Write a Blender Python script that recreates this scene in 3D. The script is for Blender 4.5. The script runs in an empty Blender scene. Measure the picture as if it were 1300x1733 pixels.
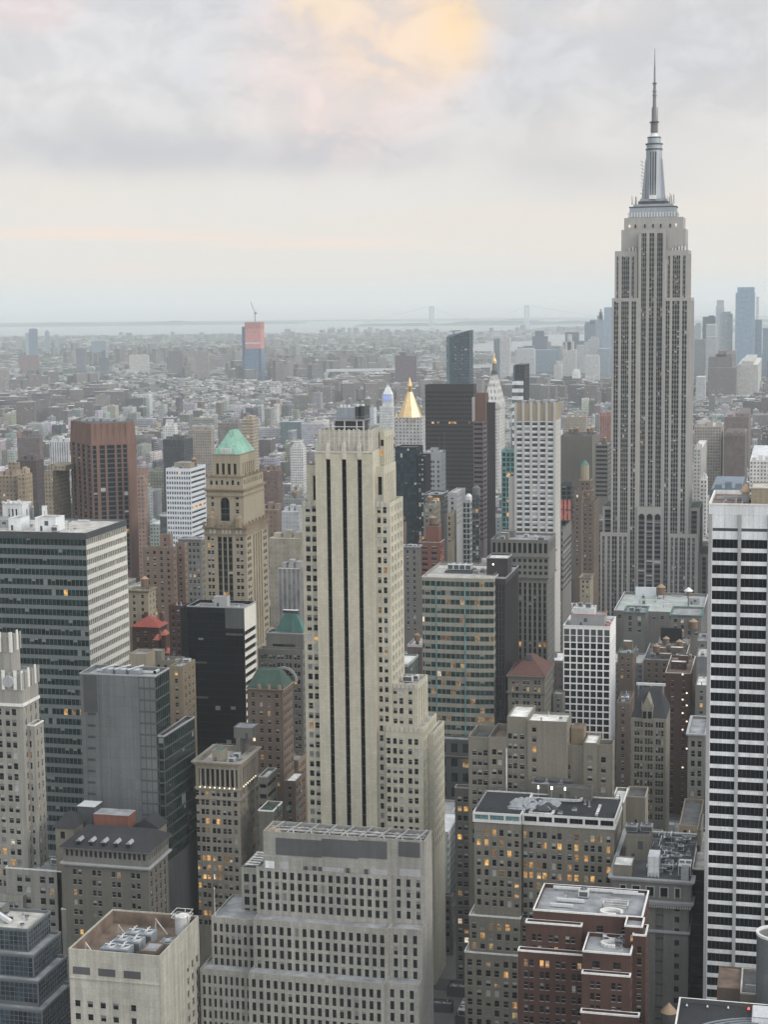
import bpy, math, random
from mathutils import Vector, Matrix
sc = bpy.context.scene
rad = math.radians
# ------------------------------------------------------------------ camera
CAMZ = 260.0
F = 2870.0
YAW, PITCH, ROLL = rad(13.55), rad(7.05), -0.0115
IW, IH = 1300.0, 1733.0
CR = Matrix.Rotation(YAW, 3, 'Z') @ Matrix.Rotation(math.pi/2 - PITCH, 3, 'X') @ Matrix.Rotation(ROLL, 3, 'Z')
CRT = CR.transposed()
cam_d = bpy.data.cameras.new("camera")
cam = bpy.data.objects.new("camera", cam_d)
sc.collection.objects.link(cam)
cam.matrix_world = Matrix.Translation((0, 0, CAMZ)) @ CR.to_4x4()
cam_d.sensor_fit = 'VERTICAL'
cam_d.sensor_height = 36.0
cam_d.lens = 36.0 * F / IH
cam_d.clip_start = 1.0
cam_d.clip_end = 90000.0
sc.camera = cam

def proj(x, y, z):
    v = CRT @ Vector((x, y, z - CAMZ))
    if v.z > -1e-6: return None
    return (IW/2 + F * v.x / -v.z, IH/2 - F * v.y / -v.z)
def ray(u, v):
    return (CR @ Vector((u - IW/2, -(v - IH/2), -F))).normalized()
def wx(u, v, Y):
    r = ray(u, v); t = Y / r.y
    return r.x*t, CAMZ + r.z*t
def ground(u, v, z=0.0):
    r = ray(u, v); t = (z - CAMZ) / r.z
    return r.x*t, r.y*t
def solve_x(u, Y, Z):
    a, b = -9000.0, 3000.0
    for _ in range(60):
        m = (a+b)/2
        p = proj(m, Y, Z)
        if p[0] < u: a = m
        else: b = m
    return (a+b)/2
def solve_y(u, X, Z, Y0, Y1=None):
    # distance of the back corner that shows at column u
    a, b = Y0, (Y1 or Y0*1.6)
    up = proj(X, b, Z)[0] > proj(X, a, Z)[0]
    for _ in range(50):
        m = (a+b)/2
        if (proj(X, m, Z)[0] < u) == up: a = m
        else: b = m
    return (a+b)/2

# ------------------------------------------------------------------ light
SUN_AZ, SUN_EL = 104.0, 25.0        # degrees from +Y clockwise (towards +X), low in the west behind cloud
sun_d = bpy.data.lights.new("sun", 'SUN')
sun_d.energy = 1.5
sun_d.angle = rad(18)
sun_d.color = (1.0, 0.91, 0.78)
sun = bpy.data.objects.new("sun", sun_d)
sc.collection.objects.link(sun)
sd = Vector((math.sin(rad(SUN_AZ))*math.cos(rad(SUN_EL)), math.cos(rad(SUN_AZ))*math.cos(rad(SUN_EL)), math.sin(rad(SUN_EL))))
sun.rotation_euler = (-sd).to_track_quat('-Z', 'Y').to_euler()
sun.location = sd*900

def N(nt, t, **kw):
    n = nt.nodes.new(t)
    for k, v in kw.items():
        if k in n.inputs: n.inputs[k].default_value = v
        else: setattr(n, k, v)
    return n
def L(nt, a, b): nt.links.new(a, b)
def MATH(nt, op, a, b=None, c=None):
    n = nt.nodes.new('ShaderNodeMath'); n.operation = op
    for i, s in enumerate((a, b, c)):
        if s is None: continue
        if hasattr(s, 'links'): nt.links.new(s, n.inputs[i])
        else: n.inputs[i].default_value = s
    return n.outputs[0]
def MAPR(nt, x, a, b, c, d, smooth=False):
    n = nt.nodes.new('ShaderNodeMapRange')
    if smooth: n.interpolation_type = 'SMOOTHSTEP'
    nt.links.new(x, n.inputs[0])
    for i, v in enumerate((a, b, c, d)): n.inputs[1+i].default_value = v
    return n.outputs[0]
def MIXC(nt, f, a, b, mode='MIX'):
    n = nt.nodes.new('ShaderNodeMix'); n.data_type = 'RGBA'; n.blend_type = mode
    for i, s in ((0, f), (6, a), (7, b)):
        if hasattr(s, 'links'): nt.links.new(s, n.inputs[i])
        elif isinstance(s, (int, float)): n.inputs[i].default_value = s
        else: n.inputs[i].default_value = (s[0], s[1], s[2], 1)
    return n.outputs[2]

world = bpy.data.worlds.new("World"); sc.world = world
world.use_nodes = True
def build_world():
    nt = world.node_tree; nt.nodes.clear()
    out = N(nt, 'ShaderNodeOutputWorld')
    sky = N(nt, 'ShaderNodeTexSky', sky_type='NISHITA', sun_disc=False)
    sky.sun_elevation = rad(SUN_EL); sky.sun_rotation = rad(SUN_AZ)
    bg0 = N(nt, 'ShaderNodeBackground', Strength=0.09); L(nt, sky.outputs[0], bg0.inputs[0])
    tc = N(nt, 'ShaderNodeTexCoord')
    d = tc.outputs['Generated']
    nz = N(nt, 'ShaderNodeVectorMath', operation='NORMALIZE'); L(nt, d, nz.inputs[0])
    sep = N(nt, 'ShaderNodeSeparateXYZ'); L(nt, nz.outputs[0], sep.inputs[0])
    z = sep.outputs[2]
    zc = MATH(nt, 'MAXIMUM', z, 0.0)
    # cloud layer: directions laid on a high flat deck
    den = MATH(nt, 'ADD', zc, 0.16)
    px = MATH(nt, 'DIVIDE', sep.outputs[0], den); py = MATH(nt, 'DIVIDE', sep.outputs[1], den)
    cb = N(nt, 'ShaderNodeCombineXYZ'); L(nt, px, cb.inputs[0]); L(nt, py, cb.inputs[1])
    n1 = N(nt, 'ShaderNodeTexNoise', Scale=0.75, Detail=5.0, Roughness=0.52, Distortion=0.5); L(nt, cb.outputs[0], n1.inputs['Vector'])
    n2 = N(nt, 'ShaderNodeTexNoise', Scale=2.1, Detail=4.0, Roughness=0.55, Distortion=0.3); L(nt, cb.outputs[0], n2.inputs['Vector'])
    # streaks close to the horizon: long in azimuth, thin in elevation
    mp = N(nt, 'ShaderNodeMapping'); mp.inputs['Scale'].default_value = (3.0, 3.0, 46.0); L(nt, nz.outputs[0], mp.inputs[0])
    n3 = N(nt, 'ShaderNodeTexNoise', Scale=1.0, Detail=4.0, Roughness=0.55); L(nt, mp.outputs[0], n3.inputs['Vector'])
    # cumulus texture, as wide as tall
    m4 = N(nt, 'ShaderNodeMapping'); m4.inputs['Scale'].default_value = (1.0, 1.0, 1.5); L(nt, nz.outputs[0], m4.inputs[0])
    def puff(scale, det, dist=.25, r=.55):
        n = N(nt, 'ShaderNodeTexNoise', Scale=scale, Detail=det, Roughness=r, Distortion=dist); L(nt, m4.outputs[0], n.inputs['Vector']); return n.outputs[0]
    p1, p2, p3 = puff(9, 8, .45, .6), puff(24, 8, .4, .62), puff(5.5, 4)
    base = MIXC(nt, MAPR(nt, z, .05, .15, 0, 1, True), (0.87, 0.80, 0.725), (0.745, 0.732, 0.74))
    col = MIXC(nt, MATH(nt, 'MULTIPLY', MAPR(nt, n1.outputs[0], 0.36, 0.64, 0, 1, True), .45), base, (0.83, 0.81, 0.79))
    col = MIXC(nt, MATH(nt, 'MULTIPLY', MAPR(nt, p1, 0.42, 0.66, 0, 1, True), MAPR(nt, z, .03, .12, 0, .42, True)), col, (0.66, 0.668, 0.71))
    st = MATH(nt, 'MULTIPLY', MAPR(nt, n3.outputs[0], 0.52, 0.72, 0, 1, True), MAPR(nt, z, 0.02, 0.11, 1, 0, True))
    col = MIXC(nt, MATH(nt, 'MULTIPLY', st, 0.30), col, (0.86, 0.79, 0.735))
    def lobe(u, v, ru, rv, soft=.8, wob=.9, tex=None):
        r = ray(u, v); rt = Vector((-r.y, r.x, 0)).normalized(); rt = -rt; up = rt.cross(r).normalized()
        def dot(vec, k):
            dp = N(nt, 'ShaderNodeVectorMath', operation='DOT_PRODUCT'); L(nt, nz.outputs[0], dp.inputs[0]); dp.inputs[1].default_value = vec
            q = MATH(nt, 'MULTIPLY', dp.outputs['Value'], F/k); return MATH(nt, 'MULTIPLY', q, q)
        fr = N(nt, 'ShaderNodeVectorMath', operation='DOT_PRODUCT'); L(nt, nz.outputs[0], fr.inputs[0]); fr.inputs[1].default_value = r
        rr = MATH(nt, 'SQRT', MATH(nt, 'ADD', dot(rt, ru), dot(up, rv)))
        t = tex or p1
        rr = MATH(nt, 'ADD', rr, MATH(nt, 'MULTIPLY', MATH(nt, 'SUBTRACT', t, .5), wob*2))
        return MATH(nt, 'MULTIPLY', MAPR(nt, rr, 1-soft, 1, 1, 0, True), MATH(nt, 'GREATER_THAN', fr.outputs['Value'], 0.0))
    def lay(k, c, msk, tex=None, lo=.36, hi=.6, cur=None):
        f = MATH(nt, 'MULTIPLY', msk, k)
        if tex is not None: f = MATH(nt, 'MULTIPLY', f, MAPR(nt, tex, lo, hi, .2, 1, True))
        return MIXC(nt, f, cur, c)
    # grey-lavender undersides
    for (u, v, ru, rv, k) in ((330, 262, 520, 62, .62), (90, 225, 330, 80, .42), (620, 255, 260, 60, .5), (980, 290, 270, 70, .45), (1180, 120, 260, 150, .30), (900, 150, 150, 160, .28), (330, 130, 170, 110, .30)):
        col = lay(k, (0.565, 0.572, 0.628), lobe(u, v, ru, rv, .95, .7, p1), cur=col)
    # pale tops
    for (u, v, ru, rv, k, c) in ((200, 90, 280, 140, .45, (0.86, 0.845, 0.85)), (60, 20, 140, 60, .7, (0.92, 0.77, 0.76)), (980, 30, 150, 45, .5, (0.92, 0.84, 0.79)), (1180, 250, 300, 80, .35, (0.82, 0.81, 0.80)), (560, 330, 700, 55, .35, (0.83, 0.82, 0.805))):
        col = lay(k, c, lobe(u, v, ru, rv, .95, .7, p1), cur=col)
    # the big cloud lit by the low sun
    col = lay(.88, (0.91, 0.745, 0.70), lobe(610, 100, 310, 230, .85, .6, p1), p2, cur=col)
    col = lay(.92, (0.98, 0.77, 0.585), lobe(680, 60, 215, 135, .75, .7, p2), p2, cur=col)
    col = lay(.9, (1.02, 0.755, 0.47), lobe(770, 40, 85, 120, .8, .5, p2), p2, cur=col)
    col = lay(.8, (0.99, 0.79, 0.58), lobe(545, 10, 90, 45, .7, .5, p1), p2, cur=col)
    col = lay(.7, (0.92, 0.755, 0.715), lobe(560, 195, 120, 60, .8, .5, p1), p2, cur=col)
    # fine billows over everything above the horizon band
    bil = MATH(nt, 'MULTIPLY', MAPR(nt, p2, .40, .66, -.5, .5, True), MAPR(nt, z, .05, .13, 0, 1, True))
    bs = N(nt, 'ShaderNodeVectorMath', operation='SCALE'); L(nt, col, bs.inputs[0]); L(nt, MATH(nt, 'ADD', 1.0, MATH(nt, 'MULTIPLY', bil, .13)), bs.inputs['Scale']); col = bs.outputs[0]
    # thin bright streaks low in the west
    for (u, v, ru, rv, k) in ((130, 395, 250, 14, .9), (330, 402, 190, 10, .65), (560, 411, 240, 11, .8), (760, 421, 260, 9, .3), (180, 458, 190, 20, .3), (1010, 430, 150, 40, .25)):
        col = lay(k, (1.0, 0.80, 0.69), lobe(u, v, ru, rv, .9, .4, p3), cur=col)
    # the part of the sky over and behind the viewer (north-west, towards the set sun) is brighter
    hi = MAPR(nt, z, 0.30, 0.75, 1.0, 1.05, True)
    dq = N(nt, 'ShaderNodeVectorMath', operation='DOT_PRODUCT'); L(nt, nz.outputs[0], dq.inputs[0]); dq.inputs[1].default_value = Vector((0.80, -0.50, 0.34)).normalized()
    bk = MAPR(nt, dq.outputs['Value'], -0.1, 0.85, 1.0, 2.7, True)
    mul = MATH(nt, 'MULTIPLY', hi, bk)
    # clear blue overhead behind the thin cloud deck
    col = MIXC(nt, MATH(nt, 'MULTIPLY', MAPR(nt, z, .28, .6, 0, 1, True), .55), col, (0.68, 0.76, 0.84))
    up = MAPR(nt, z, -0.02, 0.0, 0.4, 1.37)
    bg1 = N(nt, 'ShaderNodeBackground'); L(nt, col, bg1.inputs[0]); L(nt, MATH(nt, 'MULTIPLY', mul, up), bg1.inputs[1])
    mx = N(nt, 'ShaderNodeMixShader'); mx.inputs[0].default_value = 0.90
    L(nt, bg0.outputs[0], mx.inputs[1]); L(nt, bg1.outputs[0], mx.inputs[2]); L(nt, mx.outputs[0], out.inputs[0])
    world.cycles.sampling_method = 'MANUAL'; world.cycles.sample_map_resolution = 512
build_world()
sc.view_settings.view_transform = 'Standard'
sc.view_settings.look = 'None'
sc.view_settings.exposure = -0.38
sc.view_settings.gamma = 1.0
cy = sc.cycles
cy.max_bounces = 8; cy.diffuse_bounces = 1; cy.glossy_bounces = 2; cy.transmission_bounces = 2; cy.volume_bounces = 6
cy.transparent_max_bounces = 4
cy.caustics_reflective = False; cy.caustics_refractive = False
cy.use_denoising = True
cy.sample_clamp_indirect = 4.0
cy.use_adaptive_sampling = True; cy.adaptive_threshold = 0.01

# ------------------------------------------------------------------ materials
MATS = {}
def new_mat(name):
    m = bpy.data.materials.new(name); m.use_nodes = True
    nt = m.node_tree; nt.nodes.clear()
    out = N(nt, 'ShaderNodeOutputMaterial'); b = N(nt, 'ShaderNodeBsdfPrincipled')
    L(nt, b.outputs[0], out.inputs[0])
    return m, nt, b
def wallmat(key, col, var=0.16, streak=0.16, rough=0.85, fine=0.10, metal=0.0, spec=0.3, scale=1.0, joint=None):
    m, nt, b = new_mat(key)
    geo = N(nt, 'ShaderNodeNewGeometry'); p = geo.outputs['Position']
    def noise(sx, sz, det, s=1.0):
        mp = N(nt, 'ShaderNodeMapping'); mp.inputs['Scale'].default_value = (sx, sx, sz); L(nt, p, mp.inputs[0])
        n = N(nt, 'ShaderNodeTexNoise', Scale=s, Detail=det, Roughness=0.6); L(nt, mp.outputs[0], n.inputs['Vector'])
        return n.outputs[0]
    a = MAPR(nt, noise(.07*scale, .05*scale, 3), .3, .7, 1-var, 1+var*.7)
    s = MAPR(nt, noise(.8*scale, .035*scale, 4), .35, .7, 1-streak, 1+streak*.6)
    f = MAPR(nt, noise(1.6*scale, 2.2*scale, 2), .3, .7, 1-fine, 1+fine)
    k = MATH(nt, 'MULTIPLY', MATH(nt, 'MULTIPLY', a, s), f)
    if joint:      # cladding panels: thin joints and a slightly different tone for every panel
        sx = N(nt, 'ShaderNodeSeparateXYZ'); L(nt, p, sx.inputs[0])
        cb = N(nt, 'ShaderNodeCombineXYZ'); L(nt, MATH(nt, 'ADD', sx.outputs[0], sx.outputs[1]), cb.inputs[0]); L(nt, sx.outputs[2], cb.inputs[1])
        br = N(nt, 'ShaderNodeTexBrick', Scale=1.0, offset=0.0 if len(joint) < 3 else .5); br.inputs['Brick Width'].default_value = joint[0]; br.inputs['Row Height'].default_value = joint[1]; br.inputs['Mortar Size'].default_value = .05
        br.inputs['Color1'].default_value = (.94, .94, .94, 1); br.inputs['Color2'].default_value = (1.06, 1.06, 1.06, 1); jm = joint[2] if len(joint) > 2 else .72; br.inputs['Mortar'].default_value = (jm, jm, jm, 1)
        L(nt, cb.outputs[0], br.inputs['Vector']); bw = N(nt, 'ShaderNodeRGBToBW'); L(nt, br.outputs[0], bw.inputs[0]); k = MATH(nt, 'MULTIPLY', k, bw.outputs[0])
    sc_ = N(nt, 'ShaderNodeVectorMath', operation='SCALE'); sc_.inputs[0].default_value = col
    L(nt, k, sc_.inputs['Scale'])
    L(nt, sc_.outputs[0], b.inputs['Base Color'])
    b.inputs['Roughness'].default_value = rough; b.inputs['Metallic'].default_value = metal
    b.inputs['Specular IOR Level'].default_value = spec
    MATS[key] = m
    return m
def glassmat(key, col, rough=0.06, spec=0.55, cell=2.6, var=0.6, wav=0.0):
    m, nt, b = new_mat(key)
    geo = N(nt, 'ShaderNodeNewGeometry')
    sn = N(nt, 'ShaderNodeVectorMath', operation='SNAP'); L(nt, geo.outputs['Position'], sn.inputs[0]); sn.inputs[1].default_value = (cell, cell, cell)
    wn = N(nt, 'ShaderNodeTexWhiteNoise', noise_dimensions='3D'); L(nt, sn.outputs[0], wn.inputs[0])
    k = MAPR(nt, wn.outputs[0], 0, 1, 1-var, 1+var)
    s = N(nt, 'ShaderNodeVectorMath', operation='SCALE'); s.inputs[0].default_value = col; L(nt, k, s.inputs['Scale'])
    L(nt, s.outputs[0], b.inputs['Base Color'])
    b.inputs['Roughness'].default_value = rough; b.inputs['Specular IOR Level'].default_value = spec
    if wav:
        n = N(nt, 'ShaderNodeTexNoise', Scale=0.22, Detail=2.0); L(nt, geo.outputs['Position'], n.inputs['Vector'])
        bp = N(nt, 'ShaderNodeBump', Strength=wav, Distance=0.5); L(nt, n.outputs[0], bp.inputs['Height']); L(nt, bp.outputs[0], b.inputs['Normal'])
    MATS[key] = m
    return m
def plain(key, col, rough=0.6, metal=0.0, spec=0.4, emit=None, es=1.0):
    m, nt, b = new_mat(key)
    b.inputs['Base Color'].default_value = (*col, 1); b.inputs['Roughness'].default_value = rough
    b.inputs['Metallic'].default_value = metal; b.inputs['Specular IOR Level'].default_value = spec
    if emit:
        b.inputs['Emission Color'].default_value = (*emit, 1); b.inputs['Emission Strength'].default_value = es
    MATS[key] = m
    return m
def litmat(key, col, e):
    # a lit room behind glass: each room its own warmth, with lamps and dark furniture showing
    m, nt, b = new_mat(key)
    geo = N(nt, 'ShaderNodeNewGeometry')
    n = N(nt, 'ShaderNodeTexNoise', Scale=0.7, Detail=3.0, Roughness=0.6); L(nt, geo.outputs['Position'], n.inputs['Vector'])
    sn = N(nt, 'ShaderNodeVectorMath', operation='SNAP'); L(nt, geo.outputs['Position'], sn.inputs[0]); sn.inputs[1].default_value = (3.1, 3.1, 3.7)
    wn = N(nt, 'ShaderNodeTexWhiteNoise', noise_dimensions='3D'); L(nt, sn.outputs[0], wn.inputs[0])
    k = MATH(nt, 'MULTIPLY', MAPR(nt, n.outputs[0], 0.36, 0.66, 0.30*e, 1.2*e), MAPR(nt, wn.outputs[0], 0, 1, .18, 1.0))
    b.inputs['Base Color'].default_value = (0.05, 0.04, 0.03, 1); b.inputs['Roughness'].default_value = 0.15
    L(nt, MIXC(nt, wn.outputs[0], (1.0, .50, .18), col), b.inputs['Emission Color']); L(nt, k, b.inputs['Emission Strength'])
    MATS[key] = m
W_ = wallmat
W_('limestone', (.465, .437, .345), .14, .09, joint=(1.7, 1.1, .9))
W_('limestone_pale', (.50, .475, .41), .12, .12, joint=(1.5, 1.0, .9))
W_('slab_stone', (.285, .278, .25), .14, .18, joint=(2.4, 1.3, .88))
W_('slab_blank', (.30, .295, .28), .08, .10)
W_('concrete_cream', (.41, .395, .34), .14, .22, joint=(3.2, 2.0, .88))
W_('esb_stone', (.345, .332, .312), .08, .08)
W_('esb_spandrel', (.105, .105, .11), .1, .05)
W_('gothic_white', (.285, .278, .245), .14, .2)
W_('white_trim', (.70, .69, .66), .08, .10)
W_('tan_stone', (.295, .258, .19), .12, .12)
W_('stone_cream', (.30, .27, .215), .12, .15)
W_('band_beige', (.27, .262, .222), .10, .12)
W_('tan_trim', (.22, .175, .12), .15, .12)
W_('tan_brick', (.20, .185, .15), .10, .12)
W_('grey_brick', (.135, .128, .108), .10, .12)
W_('brown_brick', (.145, .11, .088), .15, .12)
W_('rose_brick', (.225, .16, .125), .14, .12)
W_('bronze_brick', (.155, .088, .068), .12, .10)
W_('red_brick', (.19, .078, .058), .15, .12)
W_('maroon_brick', (.075, .040, .032), .2, .12)
W_('grey_stone', (.155, .15, .138), .12, .14)
W_('grey_light', (.34, .345, .35), .08, .10)
W_('grey_panel', (.135, .147, .15), .10, .12, joint=(3.1, 3.9))
W_('white_panel', (.66, .675, .68), .10, .14, joint=(4.2, 4.0))
W_('white_grid', (.74, .735, .715), .05, .06)
W_('sill_grey', (.15, .168, .17), .08, .08)
W_('sill_white', (.62, .60, .54), .05, .05)
W_('silver', (.60, .63, .66), .05, .06, rough=.35, spec=.5)
W_('pale_pier', (.42, .41, .385), .08, .08)
W_('bronze_crown', (.30, .26, .19), .15, .15, rough=.5)
W_('dark_brown', (.036, .030, .032), .12, .06, rough=.5)
W_('purple_brown', (.16, .125, .135), .1, .08)
W_('black_panel', (.012, .0125, .016), .15, .06, rough=.45, spec=.12)
W_('charcoal', (.075, .078, .08), .15, .12)
W_('slate', (.032, .033, .036), .25, .10)
W_('roof_white', (.66, .65, .61), .42, .0, fine=.22, scale=3.0)
W_('roof_grey', (.27, .275, .28), .42, .0, fine=.22, scale=3.0)
W_('roof_pale', (.44, .42, .385), .42, .0, fine=.22, scale=3.0)
W_('roof_mint', (.39, .415, .39), .3, .0, fine=.2, scale=3.0)
W_('roof_tar', (.085, .085, .088), .42, .0, fine=.22, scale=3.0)
W_('roof_brown', (.17, .125, .095), .42, .0, fine=.22, scale=3.0)
W_('copper_pale', (.23, .40, .315), .22, .28, joint=(1.3, 60.0, .78))
W_('copper_teal', (.085, .185, .165), .24, .28, joint=(1.2, 60.0, .75))
W_('copper_dark', (.05, .085, .07), .2, .2)
W_('red_tile', (.30, .075, .06), .15, .15)
W_('red_orange', (.40, .13, .09), .1, .12)
W_('rust_tile', (.10, .05, .042), .2, .2)
W_('mullion_grey', (.13, .138, .145), .1, .1)
W_('gold', (.74, .54, .27), .12, .14, joint=(2.2, 5.0, .8), rough=.38, metal=.55, spec=.5)
W_('metal_grey', (.33, .34, .35), .15, .1, rough=.45, metal=.3, spec=.5)
W_('metal_light', (.62, .63, .63), .12, .1, rough=.45, metal=.2, spec=.5)
W_('metal_blue', (.30, .335, .365), .10, .1, rough=.42, metal=.35, spec=.5)
W_('metal_dark', (.06, .065, .07), .2, .1, rough=.5)
W_('louvre', (.085, .088, .092), .2, .1)
W_('wood_tank', (.20, .13, .085), .2, .2)
W_('wood_cone', (.33, .235, .15), .2, .1)
W_('antenna', (.22, .215, .22), .1, .1)
W_('orange_safety', (.40, .14, .08), .1, .1)
W_('red_net', (.46, .16, .13), .12, .1)
W_('blue_far', (.12, .17, .23), .1, .1)
W_('far_grey', (.42, .45, .48), .1, .1)
W_('far_brown', (.15, .125, .12), .1, .1)
W_('far_dark', (.055, .07, .095), .1, .1)
W_('far_glass', (.20, .29, .38), .12, .1, rough=.3)
W_('far_white', (.50, .50, .50), .1, .1)
glassmat('glass', (.012, .014, .017), spec=.2)
glassmat('glass_mid', (.065, .07, .072))
glassmat('glass_blue', (.03, .045, .058), spec=.5)
glassmat('glass_green', (.012, .027, .025), spec=.26, wav=.25, cell=1.7)
glassmat('glass_teal', (.018, .043, .040), spec=.45, cell=2.0)
glassmat('glass_black', (.007, .008, .011), spec=.13, var=.3)
glassmat('glass_bronze', (.022, .021, .026), spec=.3, var=.3)
glassmat('glass_navy', (.016, .034, .046), spec=.45)
glassmat('glass_pale', (.13, .24, .235), spec=.6, var=.25)
plain('blind', (.42, .42, .39), .8)
plain('blind_dim', (.20, .205, .20), .8)
plain('frame_dark', (.05, .05, .05), .5)
plain('frame_pale', (.36, .36, .34), .6)
litmat('lit', (1.0, .55, .16), 1.5)
litmat('lit_soft', (1.0, .70, .36), .55)
litmat('lit_white', (1.0, .93, .80), 1.6)
plain('lamp', (.9, .85, .75), .4, emit=(1, .85, .6), es=2.2)
plain('lamp_white', (.9, .9, .9), .4, emit=(1, .97, .92), es=6)
plain('lamp_red', (.8, .1, .1), .4, emit=(1, .05, .04), es=6)

# ------------------------------------------------------------------ meshes
class MB:
    def __init__(s): s.v = []; s.f = []; s.m = []; s.mats = []
    def mi(s, k):
        if k not in s.mats: s.mats.append(k)
        return s.mats.index(k)
    def poly(s, pts, k):
        i = len(s.v); s.v.extend(pts); s.f.append(tuple(range(i, i+len(pts)))); s.m.append(s.mi(k))
    def box(s, x0, x1, y0, y1, z0, z1, k, top=None, bottom=False):
        if x1 < x0: x0, x1 = x1, x0
        if y1 < y0: y0, y1 = y1, y0
        s.prism([(x0, y0), (x1, y0), (x1, y1), (x0, y1)], z0, z1, k, top, bottom)
    def prism(s, pl, z0, z1, k, top=None, bottom=False, pl2=None):
        q = pl2 or pl; n = len(pl)
        for i in range(n):
            j = (i+1) % n
            s.poly([(*pl[i], z0), (*pl[j], z0), (*q[j], z1), (*q[i], z1)], k)
        if top != 'skip': s.poly([(*p, z1) for p in q], top or k)
        if bottom is True: s.poly([(*p, z0) for p in reversed(pl)], k)
    def cyl(s, cx, cy, z0, z1, r0, r1, k, n=12, top=None, ph=0.0):
        pl = [(cx+r0*math.cos(ph+2*math.pi*i/n), cy+r0*math.sin(ph+2*math.pi*i/n)) for i in range(n)]
        r1 = max(r1, 1e-3)
        pq = [(cx+r1*math.cos(ph+2*math.pi*i/n), cy+r1*math.sin(ph+2*math.pi*i/n)) for i in range(n)]
        s.prism(pl, z0, z1, k, top, False, pq)
    def bar(s, a, b, t, k):
        a = Vector(a); b = Vector(b); d = (b-a).normalized()
        r = d.cross(Vector((0, 0, 1)))
        if r.length < 1e-3: r = Vector((1, 0, 0))
        r = r.normalized()*t/2; w = d.cross(r).normalized()*t/2
        c = [r+w, r-w, -r-w, -r+w]
        for i in range(4):
            j = (i+1) % 4
            s.poly([tuple(a+c[i]), tuple(a+c[j]), tuple(b+c[j]), tuple(b+c[i])], k)
        s.poly([tuple(a+x) for x in c], k); s.poly([tuple(b+x) for x in reversed(c)], k)
    def hip(s, x0, x1, y0, y1, z0, z1, k, rx=0.0, ry=0.0):
        # hipped roof whose ridge (or flat) keeps rx, ry of the plan
        cx, cyy = (x0+x1)/2, (y0+y1)/2; hx, hy = (x1-x0)/2, (y1-y0)/2
        s.prism([(x0, y0), (x1, y0), (x1, y1), (x0, y1)], z0, z1, k, None, True,
                [(cx-hx*rx, cyy-hy*ry), (cx+hx*rx, cyy-hy*ry), (cx+hx*rx, cyy+hy*ry), (cx-hx*rx, cyy+hy*ry)])
    def mesh(s, name, org=(0, 0, 0)):
        me = bpy.data.meshes.new(name)
        ox, oy, oz = org
        me.from_pydata([(a-ox, b-oy, c-oz) for a, b, c in s.v], [], s.f)
        for k in s.mats: me.materials.append(MATS[k])
        me.polygons.foreach_set('material_index', s.m)
        me.update()
        return me
    def build(s, name, parent=None, org=None):
        o = bpy.data.objects.new(name, s.mesh(name, org if org is not None else root_loc(parent)))
        sc.collection.objects.link(o)
        if parent is not None: o.parent = parent
        return o
def root_loc(o):
    if o is None: return (0, 0, 0)
    while o.parent is not None: o = o.parent
    return tuple(o.location)
def tagit(o, label, cat, group=None, kind=None):
    if label: o['label'] = label
    if cat: o['category'] = cat
    if group: o['group'] = group
    if kind: o['kind'] = kind
    return o
# ------------------------------------------------------------------ buildings
random.seed(7)
BLD = []            # every named building
def cols_of(W, bay, ww, mx=0.8, pair=0.0, n=None):
    n = n or max(1, int((W-2*mx)/bay+.35)); b = (W-2*mx)/n; out = []
    for i in range(n):
        c = mx + b*(i+.5)
        if pair: out += [(c-pair/2-ww, c-pair/2), (c+pair/2, c+pair/2+ww)]
        else: out.append((c-ww/2, c+ww/2))
    return out
class S:
    """how one face is divided: bays of windows in storeys"""
    def __init__(s, fh=3.6, bay=3.0, ww=1.4, wh=1.9, mx=.8, top=2.2, bot=0.0, pair=0.0, n=None, strip=False, sp=None, rec=.25, lit=.03, blind=.35, sty='sash', glass='glass', cu=None, skip=None, reveal=True, zmin=None, lk='lit', bk='blind'):
        s.__dict__.update(locals()); del s.__dict__['s']
    def cp(s, **k):
        d = dict(s.__dict__); d.update(k); return S(**d)
VAR = {}
def pane(w, h, rec, sty, glass, kind, frac, lk='lit', bk='blind'):
    """quads (x,y,z lists) of a window set into a wall, x along the wall, -y outward"""
    q = []
    def r(x0, x1, z0, z1, y, k): q.append(([(x0, y, z0), (x1, y, z0), (x1, y, z1), (x0, y, z1)], k))
    g = glass
    if kind == 'lit': g = lk
    elif kind == 'full': g = bk
    r(0, w, 0, h, rec, g)
    if kind == 'half': r(0.04, w-.04, h*(1-frac), h-.03, rec-.02, bk)
    if kind == 'litb': q[0] = (q[0][0], lk); r(0.04, w-.04, h*(1-frac), h-.03, rec-.02, bk)
    if sty == 'sash':
        r(0, w, h*.5-.06, h*.5+.06, rec-.05, 'frame_pale' if bk == 'blind' else 'frame_dark'); r(-.06, w+.06, -.14, .0, -.08, 'frame_pale')
    elif sty == 'mull':
        r(w/2-.05, w/2+.05, 0, h, rec-.05, 'frame_dark')
    elif sty == 'mull3':
        for t in (1/3, 2/3): r(w*t-.05, w*t+.05, 0, h, rec-.05, 'frame_dark')
    return q
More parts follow.
